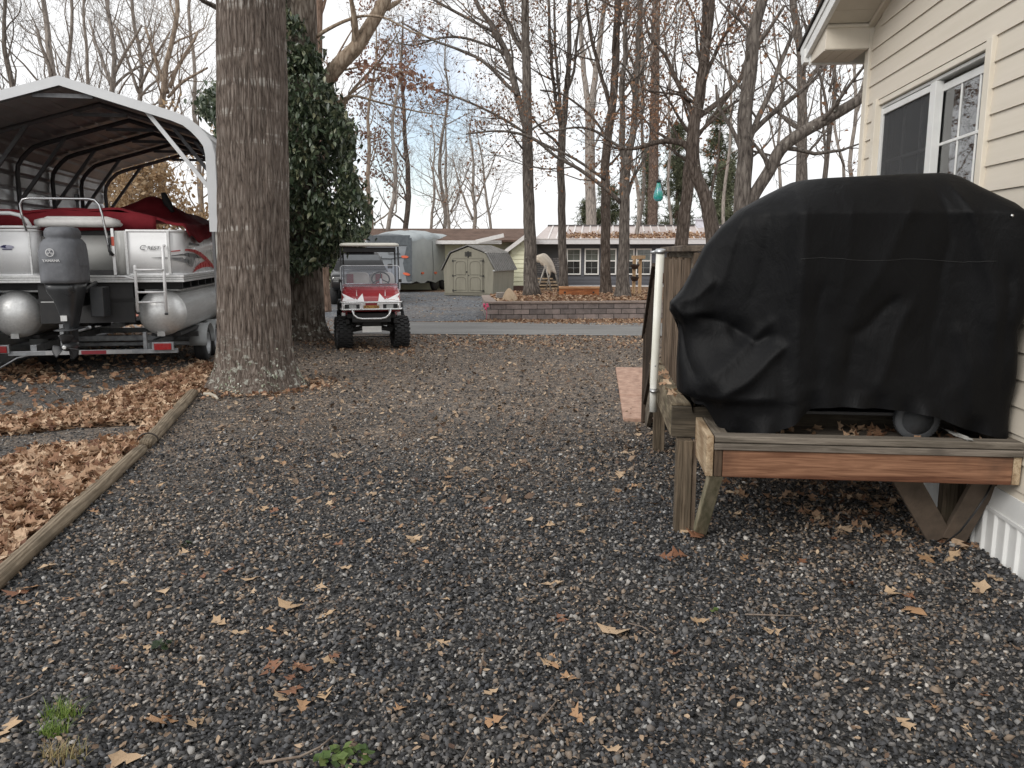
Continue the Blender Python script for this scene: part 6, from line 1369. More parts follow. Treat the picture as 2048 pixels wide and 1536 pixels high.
# roof skin: corrugated along its length
def densify(p, step=.036):
    o = []
    for (x0, z0), (x1, z1) in zip(p, p[1:]):
        l = math.hypot(x1-x0, z1-z0); n_ = max(1, int(l/step))
        for q in range(n_): o.append((x0+(x1-x0)*q/n_, z0+(z1-z0)*q/n_))
    o.append(p[-1]); return o
def corr(path, per=.23, h=.02):
    o = []; s = 0
    for i, (x, z) in enumerate(path):
        if i: s += math.hypot(x-path[i-1][0], z-path[i-1][1])
        x0, z0 = path[max(i-1, 0)]; x1, z1 = path[min(i+1, len(path)-1)]; l = math.hypot(x1-x0, z1-z0) or 1
        f = h if (s % per) < per*.17 else 0; o.append((x-(z1-z0)/l*-f, z+(x1-x0)/l*-f))
    return o
skin = [p for p in full(archp(.01))]
skin_r = [p for p in skin if p[1] > .1]; skin_r = [(skin_r[0][0], 1.99)]+skin_r[:-1]+[(skin_r[-1][0], 2.72)]
def skinmesh(name, path, m, y0, y1):
    k = MB(); n_ = len(path); ys = (y0, y1)
    k.add([(x, y, z) for y in ys for x, z in path], [(i, i+1, n_+i+1, n_+i) for i in range(n_-1)]); return k.build(name, m, cp_, solid=.002)
skinmesh('roof_sheet', corr(densify(skin_r)), M_cpr, Y0c-.02, Y1c+.02)
xl = CX-CW-.012
skinmesh('side_sheet', [(xl-(.018 if (i % 6) in (0,) else 0), .05+i*.04) for i in range(68)], M_cps, Y0c, Y1c)
# white trim round the open end
tp = [(x, z) for x, z in full(archp(.03))]
tp = [(tp[0][0], 1.965)]+tp[1:-1]+[(tp[-1][0], 1.965)]
def trim_band(path, wd):
    k = MB(); n_ = len(path); inn = []
    for i, (x, z) in enumerate(path):
        x0, z0 = path[max(i-1, 0)]; x1, z1 = path[min(i+1, n_-1)]; l = math.hypot(x1-x0, z1-z0); inn.append((x-(z1-z0)/l*wd, z+(x1-x0)/l*wd))
    V = [(x, Y0c-.05, z) for x, z in path]+[(x, Y0c-.05, z) for x, z in inn]+[(x, Y0c+.05, z) for x, z in path]
    k.add(V, [(i, n_+i, n_+i+1, i+1) for i in range(n_-1)]+[(i, i+1, 2*n_+i+1, 2*n_+i) for i in range(n_-1)]); return k.build('edge_trim', M_cpw, cp_, solid=.004)
trim_band(tp, .115)
for x in (CX+CW, CX-CW): MB().box(x-.03, x+.027, Y0c, Y0c+.06, 0, 2.0).build('front_leg', pm('leg_cream', (.55, .54, .50), (.46, .45, .42), rough=.5), cp_)
MB().box(CX-CW-.03, CX-CW+.03, Y0c, Y1c, 0, .05).box(CX+CW-.03, CX+CW+.03, Y0c, Y1c, 0, .05).build('base_rail', M_cpf, cp_)
# the dark bird shape on the cover
bp = bplane(336, 455, lx=.55); q = BO+BX*.62+BY*1.7
bb = at(337, 400, q.y); s = pxm(q.y)
bd = thing('bird', 'black bird-like figure perched on the hump of the red boat cover', 'bird', bb)
k = MB(); ax = [(-9, 14, 3.2), (-8, 10, 4.3), (-6.5, 5, 4.6), (-4.5, 0, 5.6), (-2.5, -5, 6.3), (-.5, -10, 5.8), (2, -14, 4.2), (4, -18, 3.4), (6.5, -23, 3.2)]
rings = []
for x, z, w_ in ax: w_ *= 1.3; rings.append([((x+w_*math.cos(2*math.pi*j/16)*.95)*s, w_*s*math.sin(2*math.pi*j/16)*.9, (z+w_*.15*math.cos(2*math.pi*j/16))*s) for j in range(16)])
k.loft(rings); k.prism([(-12, 12.5), (-16, 11.2), (-12, 10.4)], -.8, .8, M=Matrix.Scale(s, 4)); k.build('body', pm('black_feathers', (.012, .011, .012), (.022, .02, .02), rough=.8, scale=20), bd)
# ---------------------------------------------------------------- lifted golf cart
CR = R(10.5); cg = gnd(750, 697)
ct = thing('golf_cart', 'lifted red golf cart with white flame stripes, knobby tyres and cream roof', 'golf cart', (cg.x-.07, cg.y+.12, 0), CR)
# local frame: x to the right in the photo, y away from the camera, z up; y=0 at the front axle
M_cred = pm('cart_red', (.33, .035, .042), (.27, .026, .034), rough=.22, scale=2, coat=.6)
M_cwht = pm('cart_white', (.80, .78, .78), (.73, .71, .71), rough=.3, scale=3, coat=.3)
M_seat = pm('cream_seat', (.68, .64, .58), (.60, .56, .50), rough=.5, scale=9)
M_cbar = pm('bumper_bar', (.74, .74, .74), (.62, .62, .62), metal=.6, rough=.25, scale=14)
M_roofc = pm('cart_roof_cream', (.62, .60, .53), (.54, .52, .46), rough=.45, scale=3)
M_blk = pm('cart_black', (.014, .014, .015), (.024, .024, .025), rough=.55, scale=14)
k = MB()
def hood_ring(y, w_, z0, z1, r_): return [(x, y, (z0+z1)/2+z) for x, z in rrect(w_, z1-z0, r_, 5)]
k.loft([hood_ring(-.50, .86, .74, .86, .05), hood_ring(-.50, .94, .72, .89, .06), hood_ring(-.42, 1.00, .68, .95, .08), hood_ring(-.25, 1.02, .66, 1.04, .10), hood_ring(-.02, 1.02, .64, 1.10, .09), hood_ring(.10, 1.00, .62, 1.12, .07)])
k.loft([hood_ring(.10, .98, .52, .60, .03), hood_ring(.55, .98, .52, .60, .03)])
k.loft([hood_ring(.55, 1.06, .50, .86, .06), hood_ring(1.25, 1.10, .52, .88, .08), hood_ring(1.75, 1.06, .56, .86, .1)])
k.build('body', M_cred, ct)
# white flame points laid on the nose (flat graphics, traced on the hood front)
def nose(x, t):   # t 0 bottom .. 1 top of the sloping hood front
    y = interp([(0, -.512), (.2, -.508), (.5, -.428), (.8, -.258), (1, -.16)], t); z = interp([(0, .855), (.2, .893), (.5, .957), (.8, 1.047), (1, 1.075)], t); return (x, y-.010, z+.010)
for s in (-1, 1):
    k = MB()
    for tri in ([(.42, 0), (.20, 0), (.50, .62)], [(.26, 0), (.12, 0), (.145, .60)], [(.49, .05), (.38, 0), (.47, .34)], [(.30, .0), (.20, 0), (.27, .28)]):
        k.sheet([nose(a*s, b_) for a, b_ in tri])
    k.sheet([nose(.235*s, .45), nose(.25*s, .45), nose(.25*s, .85)]); k.sheet([nose(.50*s, .62), nose(.44*s, .5), nose(.46*s, .42)])
    k.build('flame_graphic', M_cwht, ct, solid=.006)
k = MB(); 
for s in (-1, 1): k.box(s*.30-.20, s*.30+.20, -.55, -.50, .715, .845)
k.build('headlight_panel', M_cwht, ct, bevel=.02)
for s in (-1, 1):
    hl = MB().box(s*.325-.125, s*.325+.125, -.565, -.551, .735, .82).build('headlight', M_blk, ct, bevel=.008)
    MB().box(s*.315-.06, s*.315+.06, -.572, -.566, .745, .812).build('lens', pm('lens_clear', (.62, .63, .62), (.35, .36, .36), rough=.15, metal=.3, scale=30), hl, bevel=.006)
np_ = MB().box(-.135, .135, -.575, -.56, .735, .80).build('name_plate', pm('plate_brown', (.16, .07, .025)), ct, bevel=.004)
M_gold = pm('plate_gold', (.62, .36, .10), rough=.4)
text('lettering', 'AZERO', .055, M_gold, np_, T(0, -.578, .768, R(90), 0, 0), .002, 1.15, 0, True)
k = MB()
for z0, z1 in ((.735, .741), (.794, .80)): k.box(-.125, .125, -.579, -.5755, z0, z1)
k.box(-.125, -.119, -.579, -.5755, .741, .794); k.box(.119, .125, -.579, -.5755, .741, .794); k.build('plate_border', M_gold, np_)
k = MB()
for z in (.855, .735): k.tube([(-.52, -.56, z+.01), (-.50, -.60, z), (.50, -.60, z), (.52, -.56, z+.01)], .015, 10)
k.tube([(-.33, -.60, .735), (-.30, -.605, .64), (-.24, -.61, .59), (-.16, -.61, .575), (.16, -.61, .575), (.24, -.61, .59), (.30, -.605, .64), (.33, -.60, .735)], .016, 10)
for s in (-1, 1): k.tube([(s*.46, -.60, .855), (s*.46, -.60, .735)], .012, 8); k.tube([(s*.30, -.59, .735), (s*.30, -.45, .60)], .014, 8)
k.build('brush_guard', M_cbar, ct)
k = MB(); k.box(-.33, .33, -.47, .2, .50, .66); k.box(-.16, .16, -.40, 1.9, .44, .52); k.box(-.42, .42, -.3, .55, .56, .64); k.box(-.45, -.38, -.28, 2., .46, .54); k.box(.38, .45, -.28, 2., .46, .54); k.build('chassis', M_blk, ct, bevel=.01)
k = MB()
for s in (-1, 1):
    k.bar((s*.10, .02, .40), (s*.50, .02, .30), .05, .05); k.bar((s*.12, -.06, .50), (s*.46, -.02, .34), .04, .04); k.tube([(s*.30, -.02, .38), (s*.36, .02, .68)], .03, 8)
    k.bar((s*.12, .05, .34), (s*.52, .05, .27), .05, .03)
k.bar((-.14, -.02, .42), (.14, -.02, .42), .16, .12); k.build('suspension', M_blk, ct); MB().bar((-.5, 1.72, .29), (.5, 1.72, .29), .07, .07).build('rear_axle', M_blk, ct); MB().tube([(-.36, -.12, .215), (.36, -.12, .215)], .011, 6).build('tie_rod', M_blk, ct)
MB().box(-.165, .165, -.46, -.445, .325, .43).build('licence_plate', pm('plate_white', (.80, .79, .77)), ct, bevel=.004)
M_steel = pm('cart_rim_steel', (.55, .55, .56), (.35, .35, .36), metal=.8, rough=.3, scale=8)
for (x, y, st) in ((-.50, .0, R(9)), (.50, .0, R(9)), (-.52, 1.72, 0), (.52, 1.72, 0)):
    s = 1 if x > 0 else -1
    Mw = T(x, y, .285, 0, 0, st) @ Matrix.Rotation(R(90)*s, 4, 'Y')
    k = MB(); k.lathe([(.15, -.12), (.215, -.135), (.262, -.115), (.275, -.07), (.278, 0), (.275, .07), (.262, .115), (.215, .135), (.15, .12), (.15, -.12)], 44, M=Mw)
    for i in range(22):
        for q, (a0, z0, z1) in enumerate(((0, -.10, -.035), (.5, -.03, .03), (0, .035, .10))):
            k.box(.268, .298, -.022, .022, z0, z1, M=Mw @ Matrix.Rotation(2*math.pi*(i+a0)/22, 4, 'Z'))
        for z0, z1 in ((-.138, -.105), (.105, .138)): k.box(.235, .285, -.018, .018, z0, z1, M=Mw @ Matrix.Rotation(2*math.pi*(i+.5)/22, 4, 'Z'))
    wo = k.build('wheel', M_tyre, ct)
    k = MB(); k.lathe([(0, .05), (.035, .06), (.04, .03), (.10, .02), (.135, .085), (.152, .115), (.156, .11), (.15, .02), (.15, -.1), (0, -.1)], 28, M=Mw); k.build('rim', M_steel, wo)
k = MB()
for s in (-1, 1): k.tube([(s*.60, 1.60, .60), (s*.585, 1.4, .74), (s*.57, 1.2, .60)], .05, 8); 
k.build('mud_flap', M_blk, ct)
for s in (-1, 1):
    MB().box(s*.49-.035, s*.49+.035, .0, .05, .40, .64).build('step_bracket', M_cbar, ct, bevel=.006)
# cabin
k = MB(); k.loft([[(x, y0+.0, z) for x, z in [(p[0]*1.0, 1.15+p[1]) for p in rrect(.44, .32, .09, 5)]] for y0 in (.98, 1.10)], caps=True)
sb_ = []
for s, cx_ in ((-1, -.235), (1, .235)):
    b0 = MB(); b0.loft([[(cx_+x*.96, .97, 1.14+z*.95) for x, z in rrect(.46, .36, .10, 6)], [(cx_+x, .985, 1.14+z) for x, z in rrect(.46, .36, .10, 6)], [(cx_+x, 1.08, 1.15+z) for x, z in rrect(.46, .36, .10, 6)], [(cx_+x*.95, 1.10, 1.15+z*.95) for x, z in rrect(.46, .36, .10, 6)]])
    so_ = b0.build('seat_back', M_seat, ct)
    c0 = MB(); c0.box(cx_-.20 if s < 0 else cx_-.13, cx_-.07 if s < 0 else cx_+.0, .955, .975, .98, 1.30); c0.build('red_stripe', pm('seat_red', (.30, .02, .04), (.20, .015, .03), rough=.5), so_, bevel=.01)
k = MB(); k.loft([[(x, y, z) for x, y in [(p[0], .78+p[1]) for p in rrect(.96, .50, .08, 5)]] for z in (.88, .93, .97)]); k.build('seat_base', M_seat, ct)
k = MB(); ds = [(x, .16, 1.08+z) for x, z in rrect(.98, .10, .03, 4)]; k.loft([ds, [(x, .24, z+.02) for x, y, z in ds]]); k.build('dashboard', M_cred, ct)
sw_ = MB(); cw = Vector((.19, .36, 1.22)); ring_ = [(cw.x+.16*math.cos(a), cw.y+.10*math.sin(a), cw.z+.125*math.sin(a)) for a in [2*math.pi*i/28 for i in range(28)]]
sw_.tube(ring_, .014, 8, closed=True); 
for a in (90, 210, 330): sw_.tube([cw, (cw.x+.155*math.cos(R(a)), cw.y+.095*math.sin(R(a)), cw.z+.12*math.sin(R(a)))], .012, 6)
so_ = sw_.build('steering_wheel', M_blk, ct)
MB().tube([(cw.x, cw.y, cw.z), (cw.x-.005, .20, 1.04)], .024, 10).build('steering_column', M_cwht, ct)
M_ws = glass('cart_screen', tint=(.86, .87, .91), alpha=.02, rough=.05, ior=1.3)
k = MB(); pf_ = [(x, .02+.04*((z-1.28)/.3), z) for x, z in [(p[0], 1.24+p[1]) for p in rrect(1.04, .46, .05, 4)]]; k.sheet(pf_); k.build('windscreen', M_ws, ct, solid=.006)
k = MB(); k.tube(pf_, .007, 6, closed=True); k.tube([(-.52, .02, 1.045), (.52, .02, 1.045)], .008, 6); k.build('screen_edge', pm('clear_edge', (.62, .64, .66), rough=.2), ct)
for s in (-1, 1): MB().box(s*.525-.03, s*.525+.03, .0, .05, 1.17, 1.23).build('screen_clip', M_blk, ct, bevel=.006)
k = MB()
for s in (-1, 1):
    MB().tube([(s*.50, .12, .80), (s*.51, .06, 1.2), (s*.505, .10, 1.80)], .015, 8).build('roof_strut', M_blk, ct); MB().tube([(s*.49, 1.25, .85), (s*.49, 1.18, 1.80)], .015, 8).build('roof_strut', M_blk, ct)
k = MB(); k.loft([[(x, .62+y, z) for x, y in rrect(1.04*f, 1.36*f, .12, 6)] for z, f in ((1.81, .97), (1.815, 1.), (1.84, 1.), (1.858, .97), (1.87, .88))]); k.build('roof', M_roofc, ct)
MB().box(-.46, .46, .02, .10, 1.705, 1.79).build('overhead_rack', M_blk, ct, bevel=.01)
# ---------------------------------------------------------------- black pick-up behind the cart
tg = gnd(672, 608)
tk = thing('pickup_truck', 'black pickup truck parked on the far gravel, mostly hidden behind the golf cart', 'truck', (tg.x+.55, tg.y+1.6, 0), R(-80))
M_tblk = pm('truck_black', (.008, .008, .009), (.013, .013, .014), rough=.32, scale=3, coat=.15, spec=.3)
# local: x forward, y left
k = MB()
def vring(x, w_, z0, z1, r_, tw=None): return [(x, y*(1 if z < 0 or not tw else tw), (z0+z1)/2+z) for y, z in rrect(w_, z1-z0, r_, 4)]
k.loft([vring(-2.6, 1.78, .55, 1.12, .06), vring(-2.5, 1.86, .48, 1.16, .07), vring(-1., 1.9, .45, 1.18, .08), vring(1.3, 1.9, .45, 1.12, .10), vring(2.3, 1.84, .50, 1.02, .14), vring(2.5, 1.7, .55, .95, .12)])
k.loft([vring(-1.0, 1.72, 1.12, 1.2, .03), vring(-.85, 1.66, 1.12, 1.66, .12, .86), vring(.35, 1.66, 1.12, 1.70, .14, .84), vring(1.25, 1.74, 1.08, 1.16, .03)])
k.build('body', M_tblk, tk)
M_tgl = pm('dark_car_glass', (.03, .035, .04), (.05, .055, .06), rough=.05, spec=.8, scale=2)
for s in (-1, 1):
    k = MB(); k.sheet([(-.72, s*.80, 1.22), (.05, s*.80, 1.22), (.05, s*.735, 1.56), (-.66, s*.74, 1.55)]); k.sheet([(.12, s*.80, 1.22), (.98, s*.81, 1.2), (.42, s*.735, 1.58), (.12, s*.735, 1.57)]); k.build('side_window', M_tgl, tk, solid=.012)
    MB().box(.80, .95, s*.93, s*1.10, 1.16, 1.32).build('wing_mirror', M_tblk, tk, bevel=.03)
    MB().box(-.6, .9, s*.945, s*.955, .80, .83).build('side_moulding', pm('chrome_trim', (.6, .6, .6), metal=.9, rough=.25), tk)
    for x in (-.10, .80): MB().box(x-.2, x-.05, s*.935, s*.965, 1.02, 1.055).build('door_handle', pm('chrome_trim', (.6, .6, .6)), tk, bevel=.008)
    for x in (-1.55, 1.62):
        Mw = T(x, s*.86, .37) @ Matrix.Rotation(R(-90)*s, 4, 'X'); k = MB(); k.lathe([(.22, -.11), (.33, -.12), (.365, -.09), (.37, 0), (.365, .09), (.33, .12), (.22, .11), (.22, -.11)], 30, M=Mw); wo = k.build('wheel', M_tyre, tk); MB().lathe([(0, .06), (.06, .07), (.18, .05), (.225, .11), (.23, .0), (0, -.05)], 20, M=Mw).build('rim', M_rim, wo)
MB().sheet([(.50, .64, 1.62), (1.18, .76, 1.17), (1.18, -.76, 1.17), (.50, -.64, 1.62)]).build('windscreen', M_tgl, tk, solid=.012)
MB().box(2.44, 2.53, -.6, .6, .66, .90).build('grille', pm('chrome_trim', (.6, .6, .6)), tk, bevel=.02)
for s in (-1, 1): MB().box(2.36, 2.50, s*.72-.14, s*.72+.14, .74, .92).build('headlight', pm('lens_clear', (.62, .63, .62)), tk, bevel=.03)
MB().box(-2.55, -1.05, -.86, .86, 1.17, 1.24).build('bed_cover', M_blk, tk, bevel=.02)
MB().box(-.5, .4, -.5, .5, 1.70, 1.78).build('roof_box', M_blk, tk, bevel=.03)
# ---------------------------------------------------------------- covered travel trailer
rg = gnd(786, 588); RA = R(-20)
rv = thing('covered_caravan', 'travel trailer under a fitted grey cloth cover with orange strap tabs', 'caravan', (at(786, 588, 34.5).x-.15, 34.5, 0), RA)
M_rvf = pm('caravan_cover_blue_grey', (.27, .29, .31), (.22, .24, .26), rough=.75, scale=1.6, bmp=.25, dist=.08)
M_rvs = pm('caravan_cover_side', (.33, .345, .335), (.27, .285, .28), rough=.75, scale=1.2, bmp=.25, dist=.08)
M_rvt = pm('caravan_cover_top', (.36, .39, .40), (.30, .33, .34), rough=.7, scale=1.5, bmp=.15, dist=.05)
# local: x right, y away. front face towards the camera-left
Wr, Lr, Hr = 2.25, 5.2, 2.42
k = MB(); n_ = 14
def rvring(y, sc_=1., zt=Hr, zb=.42, seed=0):
    o = []
    hw_ = Wr/2*sc_
    prof = [(-hw_, zb), (-hw_*1.01, .9), (-hw_*1.015, 1.5), (-hw_, zt-.25), (-hw_*.93, zt-.08), (-hw_*.6, zt+.03), (0, zt+.09), (hw_*.6, zt+.03), (hw_*.93, zt-.08), (hw_, zt-.25), (hw_*1.015, 1.5), (hw_*1.01, .9), (hw_, zb)]
    for i, (x, z) in enumerate(prof): o.append((x+.03*noise.noise((x, y*1.4, z*2)), y+.03*noise.noise((x*2, z*2, y)), z+.02*noise.noise((x*2, y*1.5, 3)) + (.06*math.sin(y*5) if i in (0, 12) else 0)))
    return o
ys = [0, .04]+crange(.35, Lr, 14)
tops = lambda y: Hr+(.16*math.exp(-((y-1.0)/.35)**2)+.20*math.exp(-((y-2.3)/.6)**2)+.10*math.exp(-((y-4.)/.5)**2))
rings = [rvring(y, .94 if y == 0 else 1., tops(y)) for y in ys]
nr = len(rings[0]); V = [p for r_ in rings for p in r_]
for i in range(len(rings)-1):
    for j in range(nr-1):
        pass
fs_s = [(i*nr+j, i*nr+j+1, (i+1)*nr+j+1, (i+1)*nr+j) for i in range(len(rings)-1) for j in range(nr-1)]
mi = [1 if 3 <= j <= 8 else 0 for i in range(len(rings)-1) for j in range(nr-1)]
k = MB(); o0 = 0; k.add(V, []); 
for f_, m_ in zip(fs_s, mi): k.f.append(f_); k.m.append(m_); k.s.append(True)
cvr = k.build('cover', [M_rvs, M_rvt], rv)
k = MB(); fr_ = rings[0]; cy_ = .0
k.sheet(fr_); k.sheet([(x, Lr, z) for x, y, z in rings[-1]][::-1]); k.build('front_panel', M_rvf, rv)
k = MB(); k.sheet([(-1.06, -.02, 2.42), (1.06, -.02, 2.42), (.92, -.035, 2.0), (-.92, -.035, 2.0)]); k.sheet([(.98, -.03, 2.3), (1.12, -.012, 2.3), (1.1, -.012, .5), (.86, -.035, .5), (.70, -.035, 1.25)]); k.build('corner_fold', pm('caravan_cover_dark', (.10, .115, .125), (.075, .085, .095), rough=.75, bmp=.2), rv, solid=.01)
M_org = pm('orange_tab', (.70, .14, .06), (.62, .11, .05), rough=.5)
for x, z, r_ in ((-.72, 1.46, 0), (.80, 1.52, .05), (.86, .80, .2)):
    k = MB(); k.prism([(.17*math.cos(R(a)), .055*math.sin(R(a))) for a in range(0, 360, 20)], -.06, -.03, M=T(x, 0, z, 0, r_, 0)); k.build('strap_tab', M_org, rv)
for y, z in ((.9, .82), (2.2, .80)): k = MB(); k.prism([(.13*math.cos(R(a)), .05*math.sin(R(a))) for a in range(0, 360, 24)], Wr/2+.02, Wr/2+.05, plane='yz', M=T(0, y, z)); k.build('strap_tab', M_org, rv)
k = MB(); k.tube([(-.60, -.05, 1.46), (.1, -.05, 1.44), (.66, -.05, 1.51)], .014, 6); k.tube([(-.46, -.05, 1.45), (-.46, -.05, .5)], .014, 6); k.tube([(.15, -.04, 1.45), (.15, -.04, .55)], .006, 6)
k.tube([(Wr/2+.035, 1.9, 2.2), (Wr/2+.05, 1.95, 1.2), (Wr/2+.04, 1.9, .5)], .008, 5); k.build('strap', M_blk, rv)
text('lettering', 'Goodlodge', .13, M_blk, rv, T(.28, -.045, 1.66, R(90), 0, 0), .003, 1., .15); 
MB().prism([(-.05, 0), (0, .06), (.05, 0), (.02, -.04), (-.02, -.04)], -.045, -.035, M=T(.28, 0, 1.83)).build('emblem', M_blk, rv)
k = MB()
for y in (2.4, 3.3):
    for s in (-1, 1): k.lathe([(0, -.09), (.30, -.09), (.33, -.05), (.33, .05), (.30, .09), (0, .09)], 24, M=T(s*1.0, y, .33) @ Matrix.Rotation(R(90), 4, 'Y'))
k.build('wheel', M_tyre, rv); MB().box(-.9, .9, .1, Lr-.1, .36, .46).box(-.05, .05, -1.2, .1, .40, .47).build('chassis', M_blk, rv)
# ---------------------------------------------------------------- barn-roofed shed
SA = R(-20); s0 = at(937, 592, 31.6)
sh = thing('garden_shed', 'grey-green barn-roofed wooden shed with double doors and a ribbed metal roof', 'shed', (s0.x, 31.6, 0), SA)
M_shw = pm('shed_olive', (.25, .235, .185), (.215, .202, .158), rough=.75, scale=2.5, stretch=(3, 3, .5), bmp=.05)
M_sht = pm('shed_trim', (.175, .163, .125), (.15, .14, .11), rough=.7, scale=4)
m, nt, b, o = nodes('ribbed_roof_metal'); b.inputs['Base Color'].default_value = (.17, .165, .155, 1); b.inputs['Metallic'].default_value = .6; b.inputs['Roughness'].default_value = .38
n = N(nt, 'TexNoise', Scale=6.); L(nt, coords(nt), n.inputs['Vector']); L(nt, ramp(nt, n.outputs[0], [(.3, (.15, .145, .135)), (.7, (.23, .22, .21))]).outputs[0], b.inputs['Base Color']); M_shr = m
w2, ln_ = 1.02, 2.35
gam = [(-w2, .08), (w2, .08), (w2+.05, 1.06), (w2*.72, 1.66), (0, 1.92), (-w2*.72, 1.66), (-w2-.05, 1.06)]
MB().prism(gam, 0, ln_).build('wall', M_shw, sh)
k = MB()
for pts in (((w2+.13, 1.0), (w2*.74, 1.70)), ((w2*.76, 1.69), (0, 1.965)), ((-w2-.13, 1.0), (-w2*.74, 1.70)), ((-w2*.76, 1.69), (0, 1.965))):
    (x0, z0), (x1, z1) = pts; l = math.hypot(x1-x0, z1-z0); nx_, nz_ = -(z1-z0)/l, (x1-x0)/l
    if nz_ < 0: nx_, nz_ = -nx_, -nz_
    k.add([(x0, -.06, z0), (x1, -.06, z1), (x1, ln_+.06, z1), (x0, ln_+.06, z0), (x0+nx_*.025, -.06, z0+nz_*.025), (x1+nx_*.025, -.06, z1+nz_*.025), (x1+nx_*.025, ln_+.06, z1+nz_*.025), (x0+nx_*.025, ln_+.06, z0+nz_*.025)], [(0, 1, 2, 3), (7, 6, 5, 4), (0, 4, 5, 1), (2, 6, 7, 3), (1, 5, 6, 2), (0, 3, 7, 4)])
    for i in range(13):
        y = -.04+i*(ln_+.08)/12; c0, c1 = Vector((x0+nx_*.03, y, z0+nz_*.03)), Vector((x1+nx_*.03, y, z1+nz_*.03)); k.bar(c0, c1, .03, .022, up=(nx_, 0, nz_))
k.build('roof', M_shr, sh)
k = MB(); k.box(w2+.03, w2+.13, -.05, ln_+.05, .985, 1.035); k.box(w2*.70, w2*.78, -.07, ln_+.07, 1.69, 1.715); k.build('roof_flashing', pm('bright_flashing', (.62, .62, .6), metal=.5, rough=.35), sh)
M_hinge = pm('black_iron', (.02, .02, .02))
k = MB(); k.box(-.66, .66, -.022, -.001, .12, 1.49); k.build('door_frame', M_sht, sh)
for s in (-1, 1):
    d_ = MB().box(min(s*.012, s*.60), max(s*.012, s*.60), -.04, -.023, .16, 1.44).build('door', M_shw, sh, bevel=.004)
    for z0, z1 in ((.24, .74), (.84, 1.36)):
        x0, x1 = sorted((s*.09, s*.52)); r_ = .13
        ol = [(x0, z0), (x1, z0), (x1, z1-r_)]+[(x1-r_+r_*math.cos(R(a)), z1-r_+r_*math.sin(R(a))) for a in (30, 60, 90)]+[(x0+r_-r_*math.cos(R(a)), z1-r_+r_*math.sin(R(a))) for a in (90, 60, 30)]+[(x0, z1-r_)]
        MB().tube([(x, -.044, z) for x, z in ol], .011, 5, closed=True).build('panel_moulding', M_sht, d_)
    for z in (.22, .80, 1.38): MB().box(min(s*.50, s*.66), max(s*.50, s*.66), -.05, -.041, z-.012, z+.012).box(s*.65-.02, s*.65+.02, -.05, -.041, z-.04, z+.04).build('hinge', M_hinge, d_)
MB().box(-.07, -.035, -.06, -.04, .92, .98).box(.02, .05, -.06, -.04, .80, .84).build('door_latch', M_hinge, sh)
k = MB()
for i in range(5): k.box(-.14, .14, -.02, -.004, 1.56+i*.036, 1.58+i*.036)
k.box(-.018, .018, -.03, -.005, 1.50, 1.76); k.build('gable_vent', M_hinge, sh)
MB().box(-w2-.02, w2+.02, -.03, -.001, .03, .12).box(w2+.001, w2+.03, -.02, ln_, .03, .12).build('base_trim', M_sht, sh)
for x in (-.9, -.3, .3, .9): MB().box(x-.1, x+.1, .02, .3, -.02, .04).build('skid_block', M_galv, sh)
# ---------------------------------------------------------------- yellow house and grey house across the road
M_brn = shingle('brown_shingles', (.135, .088, .068), (.17, .115, .09), 1.2)
def lapmat(name, a, b_, per, depth=.25):
    m, nt, b, o = nodes(name); sx = N(nt, 'SeparateXYZ'); t = N(nt, 'TexCoord'); L(nt, t.outputs['Object'], sx.inputs[0])
    n = N(nt, 'TexNoise', Scale=1.5, Detail=5); L(nt, t.outputs['Object'], n.inputs['Vector']); L(nt, ramp(nt, n.outputs[0], [(.3, a), (.7, b_)]).outputs[0], b.inputs['Base Color']); b.inputs['Roughness'].default_value = .55; return m
M_yel = lapmat('pale_yellow_siding', (.78, .77, .56), (.72, .71, .51), .2)
M_slate = lapmat('slate_grey_siding', (.095, .097, .112), (.082, .084, .096), .18)
def lapped(mb, x0, x1, z0, z1, y, per=.17, m=0, xf=None):
    z = z0
    while z < z1-.01:
        a, b_ = z, min(z+per, z1); xa0, xa1 = (x0, x1) if xf is None else xf(b_)
        if xa1-xa0 > .05: mb.add([(xa0, y-.035, a), (xa1, y-.035, a), (xa1, y-.006, b_), (xa0, y-.006, b_), (xa0, y, a), (xa1, y, a)], [(0, 1, 2, 3), (1, 0, 4, 5)], m)
        z += per
yh = thing('yellow_house', 'low pale yellow house with a long brown shingle roof and a front gable wing', 'house', at(1020, 580, 36.), 0); yh.location.z = 0
Xo = yh.location.x
def X_(px, Y): return at(px, 505, Y).x-Xo
def Z_(py, Y): return at(1024, py, Y).z
Yw = 37.2-36.; ey, ry = 36.6, 41.; ze, zrg = Z_(481, ey), Z_(457, ry)
k = MB(); k.box(X_(560, 37.2), X_(1040, 37.2), Yw, 8.6, 0, ze); 
lapped(k, X_(560, 37.2), X_(1040, 37.2), .3, ze-.03, Yw)
